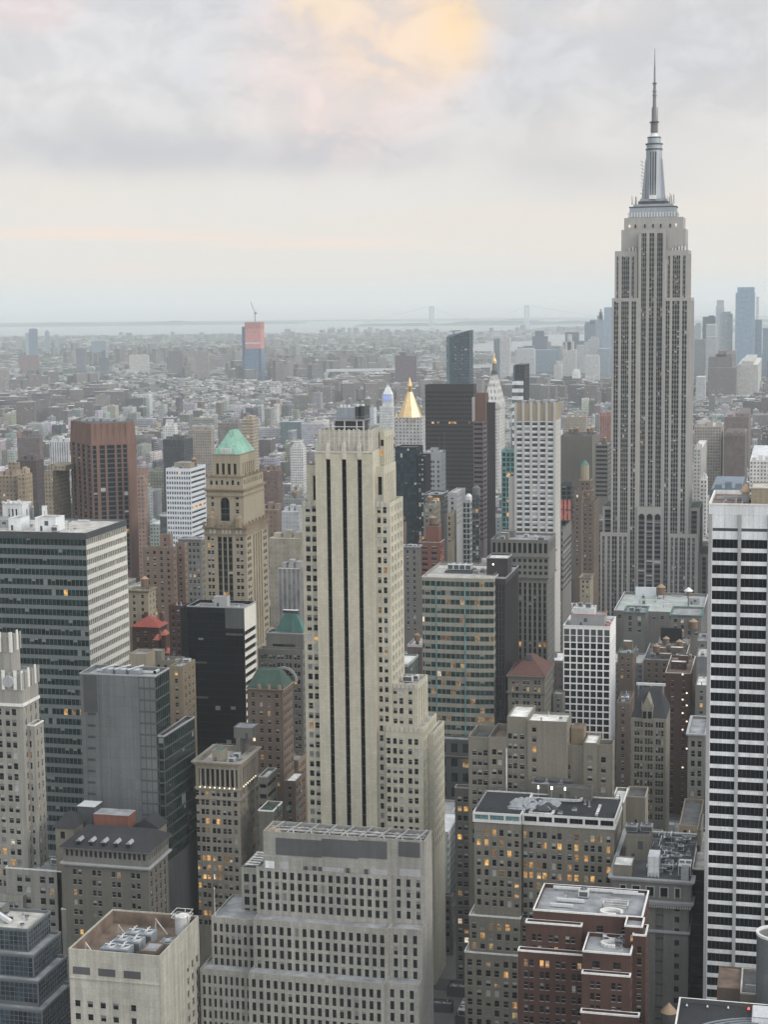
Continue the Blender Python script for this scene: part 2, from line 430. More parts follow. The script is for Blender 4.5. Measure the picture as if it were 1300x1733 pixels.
class B:
    def __init__(b, name, label, cat, group=None, vb=1733, own=100):
        b.root = None; b.name, b.label, b.cat, b.group = name, label, cat, group
        b.vb = vb; b.tiers = []; b.wall = MB(); b.roof = MB(); b.sp = MB(); b.cop = MB(); b.wins = []; b.extra = []; b.hulls = []; b.own = own
        BLD.append(b)
    # -- measurements: front-left column, front-right column and row of the top edge, at distance Y
    def fit(b, xl, xr, v, Y, xb=None, depth=None, zb=0.0):
        X1, Z = wx(xr, v, Y); X0 = solve_x(xl, Y, Z)
        if xb is not None: Y1 = solve_y(xb, X1, Z, Y)
        else: Y1 = Y + (depth or 25.0)
        return X0, X1, Y, Y1, zb, Z
    def zat(b, u, v, Y): return wx(u, v, Y)[1]
    def face(b, O, U, W, z0, z1, sp, wk, first=False):
        U = Vector((U[0], U[1])).normalized(); Nn = Vector((U.y, -U.x))
        def P(u, z, d=0.0): return (O[0]+U.x*u-Nn.x*d, O[1]+U.y*u-Nn.y*d, z)
        def Q(u0, u1, a, c, d, k, mb=None): (mb or b.wall).poly([P(u0, a, d), P(u1, a, d), P(u1, c, d), P(u0, c, d)], k)
        if sp is None or z1-z0 < 1.5: Q(0, W, z0, z1, 0, wk); return
        cols = [(a*W, c*W) for a, c in sp.cu] if sp.cu else cols_of(W, sp.bay, sp.ww, sp.mx, sp.pair, sp.n)
        rows = []; z = z1 - sp.top; k = 0
        zlow = max(z0+sp.bot, sp.zmin if sp.zmin is not None else -9)
        while z - sp.wh > zlow:
            if not (sp.skip and k in sp.skip): rows.append((z-sp.wh, z))
            z -= sp.fh; k += 1
        rows.reverse()
        if not rows or not cols: Q(0, W, z0, z1, 0, wk); return
        spk = sp.sp or wk; rec = sp.rec
        if rec <= 0.0:
            Q(0, W, z0, z1, 0, wk)
        else:
            x = 0.0
            for a, c in cols:
                if a-x > 1e-3: Q(x, a, z0, z1, 0, wk)
                x = c
            if W-x > 1e-3: Q(x, W, z0, z1, 0, wk)
            dS = rec*.75 if sp.strip else 0.0
            for a, c in cols:
                Q(a, c, z0, rows[0][0], 0, wk); Q(a, c, rows[-1][1], z1, 0, wk)
                for (r0, r1), (s0, s1) in zip(rows, rows[1:]): Q(a, c, r1, s0, dS, spk)
                zs = [(rows[0][0], rows[-1][1])] if sp.strip else rows
                if sp.reveal:
                    for r0, r1 in zs:
                        b.wall.poly([P(a, r0, 0), P(a, r0, rec), P(a, r1, rec), P(a, r1, 0)], wk)
                        b.wall.poly([P(c, r0, rec), P(c, r0, 0), P(c, r1, 0), P(c, r1, rec)], wk)
                        b.wall.poly([P(a, r0, 0), P(c, r0, 0), P(c, r0, rec), P(a, r0, rec)], wk)
                        b.wall.poly([P(a, r1, rec), P(c, r1, rec), P(c, r1, 0), P(a, r1, 0)], wk)
        ang = math.atan2(U.y, U.x)
        for ri, (r0, r1) in enumerate(rows):
            rowlit = random.random() < sp.lit*1.2
            for a, c in cols:
                t = random.random()
                lit = t < (0.45 if rowlit else sp.lit*.5)
                t2 = random.random()
                kind = ('litb' if t2 < .35 and sp.sty == 'sash' else 'lit') if lit else ('half' if t2 < sp.blind else ('full' if t2 < sp.blind*1.15 else 'dark'))
                frac = random.choice((.25, .4, .55))
                b.wins.append((P(a, r0, 0), ang, Nn, c-a, r1-r0, (rec if rec > 0 else -.03), sp.sty, sp.glass, kind, frac, (sp.lk if random.random() < .7 else random.choice(('lit_soft', 'lit_white', 'lit_soft'))), (sp.bk if sp.bk != 'blind' or random.random() < .5 else 'blind_dim')))
    def poly(b, pl, z0, z1, specs, wk, rk='roof_grey', par=1.1, cop=None, copw=.35):
        """a block on any plan (counter-clockwise from above); specs: one per side or None"""
        n = len(pl)
        if isinstance(wk, str): wk = [wk]*n
        for i in range(n):
            p, q = pl[i], pl[(i+1) % n]
            b.face(p, (q[0]-p[0], q[1]-p[1]), math.hypot(q[0]-p[0], q[1]-p[1]), z0, z1, specs[i], wk[i])
        # parapet: inner faces, rim and roof slab
        cx = sum(p[0] for p in pl)/n; cyy = sum(p[1] for p in pl)/n
        def inset(d):
            out = []
            for i in range(n):
                p0, p1, p2 = Vector(pl[i-1]), Vector(pl[i]), Vector(pl[(i+1) % n])
                e1 = (p1-p0).normalized(); e2 = (p2-p1).normalized()
                n1 = Vector((-e1.y, e1.x)); n2 = Vector((-e2.y, e2.x))
                bis = (n1+n2); bis = bis/max(.3, bis.dot(n1)); out.append((p1.x+bis.x*d, p1.y+bis.y*d))
            return out
        ins = inset(copw); ck = cop or wk[0]; mb = b.cop if cop else b.wall
        outr = inset(-.12) if cop else pl; zc = z1+(.22 if cop else 0)
        for i in range(n):
            j = (i+1) % n
            mb.poly([(*outr[i], zc), (*outr[j], zc), (*ins[j], zc), (*ins[i], zc)], ck)
            if cop:
                mb.poly([(*outr[i], z1-.25), (*outr[j], z1-.25), (*outr[j], zc), (*outr[i], zc)], ck)
            b.wall.poly([(*ins[j], z1-par), (*ins[i], z1-par), (*ins[i], zc), (*ins[j], zc)], wk[0])
        rmb = MB(); rmb.poly([(*p, z1-par) for p in ins], rk); b.extra.append(('roof', rmb, ()))
        b.hulls.append((pl, z0, z1))
        return pl
    def tier(b, dims, fs, ss, wk, rk='roof_grey', par=1.1, cop=None, back=None, left='same'):
        X0, X1, Y0, Y1, z0, z1 = dims
        if b.root is None: b.setroot(((X0+X1)/2, Y0, 0))
        wl = (ss if left == 'same' else left)
        b.poly([(X0, Y0), (X1, Y0), (X1, Y1), (X0, Y1)], z0, z1, [fs, ss, back, wl], wk, rk, par, cop)
        return dims
    def setroot(b, loc):
        o = bpy.data.objects.new(b.name, None); sc.collection.objects.link(o); o.location = loc
        o.empty_display_size = 2
        tagit(o, b.label, b.cat, b.group); b.root = o
    def part(b, name, mb, subs=()): b.extra.append((name, mb, subs)); return mb
    def add(b, name, fn):
        mb = MB(); fn(mb); return b.part(name, mb)
    def each(b, name, items, fn):
        for it in items:
            mb = MB(); fn(mb, it); b.part(name, mb)
    def cornice(b, dims, z, k, out=.8, h=1.0, name='cornice', steps=2):
        X0, X1, Y0, Y1 = dims[:4]; mb = MB(); t = .3
        for i in range(steps):
            o = out*(i+1)/steps; za = z+h*i/steps+(.002 if i else 0); zb = z+h*(i+1)/steps
            mb.prism([(X0-o, Y0-o), (X1+o, Y0-o), (X1+o, Y1+o), (X0-o, Y1+o)], za, zb, k, 'skip', 'skip')
            oo = [(X0-o, Y0-o), (X1+o, Y0-o), (X1+o, Y1+o), (X0-o, Y1+o)]; ii = [(X0+t, Y0+t), (X1-t, Y0+t), (X1-t, Y1-t), (X0+t, Y1-t)]
            for j in range(4):
                n = (j+1) % 4
                mb.poly([(*oo[j], zb), (*oo[n], zb), (*ii[n], zb), (*ii[j], zb)], k); mb.poly([(*oo[n], za), (*oo[j], za), (*ii[j], za), (*ii[n], za)], k)
                if i == steps-1: mb.poly([(*ii[n], z), (*ii[j], z), (*ii[j], zb), (*ii[n], zb)], k)
        return b.part(name, mb)
    def ledge(b, dims, z, k, out=.35, h=.5, name='string_course'):
        # a band round the block, four bars butted round it
        X0, X1, Y0, Y1 = dims[:4]; mb = MB(); o = out
        mb.box(X0-o, X1+o, Y0-o, Y0-.004, z, z+h, k, bottom=True)
        mb.box(X1+.004, X1+o, Y0-.004, Y1, z, z+h, k, bottom=True)
        mb.box(X0-o, X0-.004, Y0-.004, Y1, z, z+h, k, bottom=True)
        return b.part(name, mb)
    # -- things bolted to roofs
    def airunit(b, x, y, z, sx=3.0, sy=2.4, h=2.0, k='metal_light', fans=1):
        mb = MB(); subs = []
        for dx in (-.4, .4):
            mb.box(x+dx*sx-.12, x+dx*sx+.12, y-sy*.45, y+sy*.45, z, z+.35, 'metal_dark')
        mb.box(x-sx/2, x+sx/2, y-sy/2, y+sy/2, z+.35, z+h, k, bottom=True)
        mb.box(x-sx/2+.25, x+sx/2-.25, y-sy/2-.03, y-sy/2-.003, z+.6, z+h-.3, 'louvre', bottom=True)
        for i in range(fans):
            cx = x + (i-(fans-1)/2)*sx/fans
            r = min(sx/fans, sy)*.40
            fm = MB(); subs.append(('fan', fm))
            fm.cyl(cx, y, z+h, z+h+.35, r, r, 'metal_grey', 14, top='metal_dark')
            fm.cyl(cx, y, z+h+.36, z+h+.46, r*.2, r*.2, 'metal_light', 8)
        return b.part('air_unit', mb, subs)
    def bulkhead(b, x0, x1, y0, y1, z, h, k, rk='roof_grey', door=True):
        mb = MB(); subs = []; mb.box(x0, x1, y0, y1, z, z+h, k, top=rk)
        t = .25
        mb.box(x0-.05, x1+.05, y0-.05, y0+t, z+h+.003, z+h+.35, k); mb.box(x0-.05, x1+.05, y1-t, y1+.05, z+h+.003, z+h+.35, k)
        mb.box(x0-.05, x0+t, y0+t, y1-t, z+h+.003, z+h+.35, k); mb.box(x1-t, x1+.05, y0+t, y1-t, z+h+.003, z+h+.35, k)
        if door:
            xm = x0+(x1-x0)*.3
            dm = MB(); subs.append(('door', dm)); dm.box(xm-.5, xm+.5, y0-.06, y0-.004, z+.05, z+2.2, 'metal_dark', bottom=True)
            if x1-x0 > 6: lm = MB(); subs.append(('louvre', lm)); lm.box(xm+1.5, xm+3.2, y0-.06, y0-.004, z+h*.45, z+h*.8, 'louvre', bottom=True)
        return b.part('bulkhead', mb, subs)
    def tank(b, x, y, z, r=1.9, h=3.6, leg=2.4):
        mb = MB()
        for sx in (-1, 1):
            for sy in (-1, 1): mb.bar((x+sx*r*.62, y+sy*r*.62, z), (x+sx*r*.62, y+sy*r*.62, z+leg), .22, 'metal_dark')
        mb.box(x-r*.85, x+r*.85, y-r*.85, y+r*.85, z+leg, z+leg+.25, 'metal_dark', bottom=True)
        mb.cyl(x, y, z+leg+.253, z+leg+h, r, r*.97, 'wood_tank', 16)
        for t in (.2, .45, .7, .92): mb.cyl(x, y, z+leg+h*t, z+leg+h*t+.08, r*1.02, r*1.02, 'metal_dark', 16)
        cm = MB(); cm.cyl(x, y, z+leg+h+.004, z+leg+h+r*.75, r*1.08, .05, 'wood_cone', 16)
        return b.part('water_tank', mb, [('conical_roof', cm)])
    def duct(b, pts, z, t=.9, k='metal_light'):
        mb = MB()
        for (x0, y0), (x1, y1) in zip(pts, pts[1:]): mb.box(min(x0, x1)-t/2, max(x0, x1)+t/2, min(y0, y1)-t/2, max(y0, y1)+t/2, z+.3, z+.3+t, k, bottom=True)
        return b.part('duct', mb)
    def rail(b, x0, x1, y0, y1, z, h=1.1, k='metal_grey', t=.08):
        mb = MB()
        for (p, q) in (((x0, y0), (x1, y0)), ((x1, y0), (x1, y1)), ((x0, y0), (x0, y1)), ((x0, y1), (x1, y1))):
            n = max(1, int(math.hypot(q[0]-p[0], q[1]-p[1])/2.2))
            for zz in (h, h*.5): mb.bar((*p, z+zz), (*q, z+zz), t, k)
            for i in range(n+1):
                x, y = p[0]+(q[0]-p[0])*i/n, p[1]+(q[1]-p[1])*i/n
                mb.bar((x, y, z), (x, y, z+h), t, k)
        return b.part('railing', mb)
    def clutter(b, dims, seed, n=6, z=None, kinds='aabdp', wk=None, mg=2.5):
        rnd = random.Random(seed); X0, X1, Y0, Y1 = dims[:4]; z = (dims[5]-1.1 if z is None else z)
        used = []
        for i in range(n*6):
            if len(used) >= n: break
            k = rnd.choice(kinds)
            sx, sy = {'a': (rnd.uniform(2, 3.8), rnd.uniform(1.8, 2.8)), 'b': (rnd.uniform(4, 8), rnd.uniform(4, 6)), 't': (4.4, 4.4), 'd': (rnd.uniform(4, 9), 1.0), 'p': (.8, .8), 'f': (1.6, 1.6)}[k]
            if X1-X0-2*mg < sx or Y1-Y0-2*mg < sy: continue
            x = rnd.uniform(X0+mg+sx/2, X1-mg-sx/2); y = rnd.uniform(Y0+mg+sy/2, Y1-mg-sy/2)
            if any(abs(x-a) < (sx+c)/2+.4 and abs(y-e) < (sy+d)/2+.4 for a, e, c, d in used): continue
            used.append((x, y, sx, sy))
            if k == 'a': b.airunit(x, y, z, sx, sy, rnd.uniform(1.5, 2.6), rnd.choice(('metal_light', 'metal_grey', 'metal_light')), rnd.choice((1, 2)))
            elif k == 'b': b.bulkhead(x-sx/2, x+sx/2, y-sy/2, y+sy/2, z, rnd.uniform(2.8, 4.5), wk or 'grey_brick', rnd.choice(('roof_grey', 'roof_pale', 'roof_white')))
            elif k == 't': b.tank(x, y, z)
            elif k == 'd': b.duct([(x-sx/2, y), (x+sx/2, y)], z, rnd.uniform(.6, 1.0), rnd.choice(('metal_light', 'metal_grey')))
            elif k == 'p':
                mb = MB(); mb.cyl(x, y, z, z+rnd.uniform(1, 2.2), .3, .3, 'metal_grey', 8, top='metal_dark'); mb.cyl(x, y, z-.01, z+.25, .5, .5, 'metal_light', 8); b.part('vent_pipe', mb)
            elif k == 'f':
                mb = MB(); mb.box(x-.8, x+.8, y-.8, y+.8, z, z+.5, 'metal_light'); mb.cyl(x, y, z+.503, z+1.1, .6, .75, 'metal_grey', 12, top='metal_dark'); b.part('exhaust_fan', mb)
# ------------------------------------------------------------------ helpers that read the photograph's measures
def FH(u, v, Y, f): return wx(u, v-f/2, Y)[1] - wx(u, v+f/2, Y)[1]
def ZV(u, v, Y): return wx(u, v, Y)[1]
def CU(xl, xr, prs): return [((a-xl)/(xr-xl), (c-xl)/(xr-xl)) for a, c in prs]
def even(n, w, m=0.0): 
    """n equal openings as fractions of the face, each w of its bay"""
    b = (1-2*m)/n
    return [(m+b*(i+.5-w/2), m+b*(i+.5+w/2)) for i in range(n)]

# ================================================================== tall limestone tower, centre
def limestone_tower():
    b = B('limestone_tower', 'tall pale limestone skyscraper with three dark window stripes rising in the centre', 'skyscraper', vb=1405)
    Y = 600.0; fh = FH(600, 1080, Y, 16.75)
    zm = ZV(600, 1450, Y)
    m = b.fit(533, 631, 763.5, Y, xb=649)
    x0, x1, y0, y1, _, zt = m
    st = S(fh=fh, wh=fh*.82, top=zt-ZV(600, 778, Y), strip=True, sp='black_panel', rec=.7, glass='glass_black', sty='plain', lit=0, blind=0, cu=CU(533, 631, [(551.5, 558.8), (578.2, 585.8), (604.6, 612)]), zmin=zm)
    sd = S(fh=fh, bay=3.4, ww=1.0, wh=fh*.8, strip=True, sp='black_panel', rec=.5, top=9, sty='plain', mx=1.5, zmin=ZV(640, 900, Y))
    b.tier(m, st, sd, 'limestone', 'roof_tar', par=.4)
    # crown
    c = b.fit(536.5, 628.5, 728.5, Y+1.6, xb=647.5, zb=zt-.3); b.tier(c, None, None, 'limestone_pale', 'roof_tar', par=1.6)
    def ribs(mb):
        n = 11
        for i in range(n):
            x = c[0]+(c[1]-c[0])*(i+.5)/n
            mb.box(x-.28, x+.28, c[2]-.45, c[2]-.003, zt, c[5]+.5, 'limestone_pale')
        for i in range(7):
            y = c[2]+(c[3]-c[2])*(i+.5)/7
            mb.box(c[1]+.003, c[1]+.45, y-.28, y+.28, zt, c[5]+.5, 'limestone_pale')
        for z in (.45, .72):
            zz = zt+(c[5]-zt)*z; mb.box(c[0], c[1], c[2]-.2, c[2]-.006, zz, zz+.35, 'limestone_pale', bottom=True)
    b.add('crown_rib', ribs)
    def fin(mb, u0):
        for u in (u0,):
            xa = solve_x(u-3.8, Y, zt); xb = solve_x(u+3.8, Y, zt); xm = (xa+xb)/2
            zb = ZV(600, 777, Y)
            mb.box(xa, xb, Y-.35, Y-.004, zb, zt+1.5, 'limestone_pale', bottom=True)
            mb.prism([(xa+.1, Y-.35), (xb-.1, Y-.35), (xb-.1, Y+1.0), (xa+.1, Y+1.0)], zt+1.503, ZV(600, 749, Y), 'limestone_pale', None, False, [(xm-.35, Y-.2), (xm+.35, Y-.2), (xm+.35, Y+1.0), (xm-.35, Y+1.0)])
    b.each('ornament', (555, 582, 608.3), fin)
    b.add('string_course', lambda mb: mb.box(x0-.15, x1+.15, Y-.25, Y-.006, zt-.7, zt-.25, 'limestone_pale', bottom=True))
    # wings that step down on both sides
    wl = S(fh=fh, wh=fh*.85, top=ZV(600, 788, Y)-ZV(600, 806, Y), strip=True, sp='black_panel', rec=.4, sty='plain', lit=0, blind=.1)
    la = b.fit(519, 532.6, 787, Y+5, depth=16); zl = ZV(520, 849, Y+2)
    la = (la[0], x0-.002, la[2], la[3], zl-2, la[5])
    b.tier(la, wl.cp(cu=[(.5, .95)], fh=fh*.9), None, 'limestone', 'roof_tar')
    lb = b.fit(511, 532.6, 849, Y+2.5, depth=20); lb = (lb[0], x0-.004, lb[2], lb[3], 0, lb[5])
    pw = S(fh=fh, wh=fh*.60, top=1.6, rec=.3, lit=.05, blind=.55, zmin=zm)
    b.tier(lb, pw.cp(cu=[(.21, .49), (.62, .9)]), pw.cp(bay=4, ww=1.3), 'limestone', 'roof_tar')
    ra = b.fit(633.5, 650, 789, Y+5, xb=670); ra = (x1+.002, ra[1], ra[2], ra[3], ZV(640, 852, Y)-2, ra[5])
    b.tier(ra, wl.cp(cu=[(.2, .72)], fh=fh*.9), S(fh=fh, bay=3.6, ww=1.0, wh=fh*.8, strip=True, sp='grey_stone', top=3, sty='plain'), 'limestone', 'roof_tar')
    ra2 = (ra[0], ra[1]-1.2, ra[2]+6, ra[3]+2, ra[5]-.5, ZV(645, 731, Y+10))
    b.tier(ra2, S(fh=fh, bay=2.6, ww=1.2, wh=2.3, top=3), S(fh=fh, bay=2.8, ww=.9, wh=fh*.75, strip=True, sp='grey_stone', top=2, sty='plain'), 'limestone', 'roof_tar')
    rb = b.fit(633, 660, 851, Y+2.5, xb=682); rb = (x1+.004, rb[1], rb[2], rb[3], 0, rb[5])
    b.tier(rb, pw.cp(cu=[(.13, .37), (.52, .76)]), pw.cp(bay=4.2, ww=1.1, pair=.5, mx=1.0), 'limestone', 'roof_tar')
    rc = b.fit(664, 707, 1159, Y+3.5, xb=724); rc = (rb[1]+.003, rc[1], rc[2], rc[3], 0, rc[5])
    b.tier(rc, pw.cp(cu=CU(664, 707, [(665, 671.5), (675.5, 682), (691, 697.5)])), S(fh=fh, bay=3.6, ww=1.2, wh=fh*.8, strip=True, sp='grey_stone', top=2, sty='plain'), 'limestone', 'roof_pale', par=1.6)
    rd = b.fit(663, 716, 1233, Y+.8, xb=739); rd = (rb[1]-2.2, rd[1], rd[2], rd[3], 0, rd[5])
    b.tier(rd, pw.cp(cu=CU(652, 716, [(653.5, 660), (664.5, 671), (675, 681.5), (690.5, 697), (701, 707.5)]), top=4.2), pw.cp(bay=3.4, ww=1.3, mx=1), 'limestone', 'roof_pale')
    re_ = (rd[1]+.003, rd[1]+2.2, rd[2]+9, rd[3]+4, 0, rd[5]-4); b.tier(re_, None, pw.cp(bay=3.4, ww=1.3), 'limestone', 'roof_pale')
    # carved tops of the wings
    def crest(mb, d0):
        for d in (d0,):
            n = max(3, int((d[1]-d[0])/1.6)); 
            for i in range(n):
                x = d[0]+(d[1]-d[0])*(i+.5)/n; h = .7+.5*((i*7) % 3)/2
                mb.box(x-.5, x+.5, d[2]-.25, d[2]-.004, d[5]-1.6, d[5]+h*.5, 'limestone_pale', bottom=True)
    b.each('parapet_crest', (lb, rb, rc, rd), crest)
    # steel deck and cooling plant on the roof
    zr = c[5]-1.6
    xa, xb = solve_x(564, Y+6, zr+3), solve_x(605, Y+6, zr+3); za = ZV(585, 711, Y+6); ya, yb = Y+5, Y+15
    def frame(mb):
        for x in (xa, (xa+xb)/2, xb, xb+2.6):
            for y in (ya, yb): mb.box(x-.18, x+.18, y-.18, y+.18, zr, za, 'metal_light')
        for z in (za-.3, (zr+za)/2):
            mb.box(xa-.4, xb+3, ya-.2, ya+.2, z, z+.3, 'metal_light', bottom=True); mb.box(xa-.4, xb+3, yb-.2, yb+.2, z, z+.3, 'metal_light', bottom=True)
        mb.box(xa-.6, xb+3.2, ya-.5, yb+.5, za+.01, za+.3, 'metal_grey', bottom=True)
    b.add('steel_deck', frame)
    b.add('machine_room', lambda mb: mb.box(xa+.6, xb+2, ya+1.2, yb-.6, zr, za-.35, 'metal_dark'))
    zc = ZV(585, 690, Y+6)
    x5, x6 = solve_x(571, Y+7, za+2), solve_x(602, Y+7, za+2)
    b.add('cooling_tower', lambda mb: (mb.box(x5, x6, ya+.8, yb-1, za+.31, zc, 'metal_blue'), mb.box(x6+.01, x6+1.5, ya+1, yb-1, za+.31, zc+.4, 'metal_dark'), mb.box(x6+2.0, x6+3.5, ya+1, yb-1, za+.31, zc+.6, 'metal_dark'),
        [mb.cyl(x5+1.2+i*1.5, ya+3, zc+.003, zc+1.0, .55, .55, 'metal_light', 10) for i in range(3)], [mb.cyl(x6+.75+i*2, ya+1.8, zc+.4+.2*i+.003, zc+1.3, .7, .7, 'metal_light', 10) for i in range(2)]))
    b.rail(xa, xb+2.6, ya+.1, yb-.1, za+.3)
    b.clutter((rc[0], rc[1], rc[2], rc[3], 0, rc[5]), 3, 3, z=rc[5]-1.6, kinds='apf', mg=1)
    return b
limestone_tower()

# ================================================================== big stepped slab in the foreground
def stone_slab():
    b = B('limestone_office_slab', 'broad grey limestone office slab with stepped rows of tall dark windows, bottom centre', 'office building', vb=1733)
    Y = 470.0
    p = b.fit(445, 719, 1423.5, Y, xb=731); X0, X1, _, Y1, _, Zt = p
    fh = FH(560, 1530, Y, 19.8)
    z1 = ZV(700, 1486, Y-1.5); z2 = ZV(700, 1576, Y-6.5); z3 = ZV(695, 1669, Y-11.5)
    b.tier((X0, X1, Y, Y1, z1-1, Zt), None, None, 'slab_stone', 'roof_tar', par=2.4)
    g = S(fh=fh, wh=fh*.72, top=1.9, rec=.28, lit=.004, blind=.10, sty='mull', bk='blind_dim')
    yb = [Y-1.5, Y-6.5, Y-11.5]; xl = [433, 428, 420]; tops = [z1, z2, z3]; bots = [z2-1, z3-1, 0]
    vt = [1494, 1584, 1676]; xs = [661, 656, 650]
    for i in range(3):
        xa = solve_x(xl[i], yb[i], tops[i]); xm = solve_x(xs[i], yb[i], tops[i])
        n = 17 if i < 2 else 18
        if i == 0: g0 = g; g = g.cp(fh=fh*.90, top=1.0, wh=fh*.64)
        elif i == 1: g = g0
        b.tier((xa, xm, yb[i], Y1, bots[i], tops[i]), g.cp(cu=even(n, .52, .012)), None, 'slab_stone', 'roof_grey', par=.5)
        b.tier((xm+.003, X1+.01*(i+1), yb[i]+1.3, Y1+.2+.1*i, bots[i], tops[i]-.02), g.cp(cu=even(3, .40, .06)), None, 'slab_stone', 'roof_grey', par=.5)
    # left wings
    l1 = b.fit(408, 436, 1470, Y+5, depth=16); l1 = (l1[0], solve_x(440, Y+5, l1[5]), l1[2], l1[3], 0, l1[5])
    b.tier(l1, g.cp(cu=[(.14, .40), (.58, .84)]), g, 'slab_stone', 'roof_tar', par=.8)
    l2 = b.fit(357, 428, 1557, Y-4, depth=20); l2 = (l2[0], solve_x(431, Y-4, l2[5]), l2[2], l2[3], 0, l2[5])
    b.tier(l2, g.cp(cu=even(7, .50, .02)), g, 'slab_stone', 'roof_grey', par=.6)
    l3 = b.fit(338, 424, 1646, Y-9, depth=22); l3 = (l3[0], solve_x(426, Y-9, l3[5]), l3[2], l3[3], 0, l3[5])
    b.tier(l3, g.cp(cu=even(9, .48, .02)), g, 'slab_stone', 'roof_grey', par=.6)
    # penthouse wall: louvre bands, roller shutters, doors
    def R(name, k, ua, ub, va, vb, out=.12, Yp=Y):
        xa, za = wx(ua, vb, Yp); xb, zb = wx(ub, (va+vb)/2, Yp)[0], wx((ua+ub)/2, va, Yp)[1]
        mb = MB(); mb.box(xa, xb, Yp-out, Yp-.004, za, zb, k, bottom=True); b.part(name, mb)
    R('louvre_panel', 'louvre', 467, 544, 1420, 1446); R('louvre_panel', 'louvre', 545, 606, 1421, 1449); R('louvre_panel', 'louvre', 607, 655, 1423, 1451); R('louvre_panel', 'louvre', 675, 711, 1425, 1449)
    for ua, ub, va, vb in ((546, 581, 1468, 1480), (627, 655, 1471, 1483), (676, 712, 1471, 1484)): R('shutter', 'grey_light', ua, ub, va, vb)
    for ua, va in ((515, 1466), (529, 1466), (539, 1467), (586, 1469), (617, 1471)): R('door', 'metal_dark', ua, ua+6, va, va+13, out=.18)
    # projecting plant box at the left
    q0, q1 = solve_x(442, Y-3, z1+6), solve_x(507, Y-3, z1+6); zq = ZV(470, 1453, Y-3)
    b.add('plant_box', lambda mb: mb.box(q0, q1, Y-1.4, Y-.01, z1, zq, 'slab_stone', top='roof_grey'))
    R('shutter', 'white_panel', 449, 464, 1457, 1471, .06, Y-1.4); R('shutter', 'grey_light', 474, 488, 1458, 1473, .06, Y-1.4)
    # open steel grillage and cooling plant sunk behind the parapet
    zr = Zt-2.4
    def grid(mb):
        for i in range(9):
            x = X0+2.5+(X1-X0-5)*i/8.0; w = .35
            mb.bar((x, Y+.6, Zt+.25), (x+1.3, Y1-.6, Zt+.25), .34, 'metal_grey')
            mb.bar((x-1.2, Y+1.0, Zt-.6), (x, Y+3.4, Zt+.2), .25, 'roof_pale'); mb.bar((x+1.4, Y+1.0, Zt-.6), (x, Y+3.4, Zt+.2), .25, 'roof_pale')
        for y in (Y+3.6, (Y+Y1)/2+1.0): mb.bar((X0+1, y, Zt-.4), (X1-1, y, Zt-.4), .35, 'roof_pale')
    b.add('steel_grillage', grid)
    n = 7
    for i in range(n):
        x = X0+5.5+(X1-X0-11)*i/(n-1)
        b.airunit(x, (Y+Y1)/2+1.2, zr, 4.6, min(5, (Y1-Y)*.5), 1.7, 'metal_grey', 1)
    xa, ya = solve_x(461, Y+2.5, Zt), Y+2.5
    b.add('skylight', lambda mb: mb.hip(xa-2.6, xa+2.6, ya-1.5, ya+1.5, zr+1.4, zr+2.9, 'wood_cone', .1, .1))
    b.add('skylight_curb', lambda mb: mb.box(xa-2.4, xa+2.4, ya-1.3, ya+1.3, zr, zr+1.4, 'metal_grey'))
    # louvred terrace frame on the left wing roof
    def slats(mb):
        z = l1[5]+.6
        for i in range(6):
            y = l1[2]+1+i*2.2; mb.box(l1[0]+1.0, l1[1]-.5, y, y+.5, z, z+.3, 'roof_white', bottom=True)
        for x in (l1[0]+1.2, l1[1]-.8): mb.box(x-.15, x+.15, l1[2]+1, l1[2]+12.6, z-.35, z-.004, 'metal_light', bottom=True)
    b.add('pergola', slats)
    # the coping ledge of each setback shows stains; a flagpole stands at the left wing
    xp, yp = l2[0]+.8, l2[2]+1.2
    b.add('flagpole', lambda mb: (mb.cyl(xp, yp, l2[5]-.6, l2[5]+.0, .3, .3, 'metal_grey', 8), mb.cyl(xp, yp, l2[5]+.003, l2[5]+8.5, .11, .06, 'metal_light', 8), mb.cyl(xp, yp, l2[5]+8.503, l2[5]+8.9, .2, .05, 'metal_light', 8)))
stone_slab()

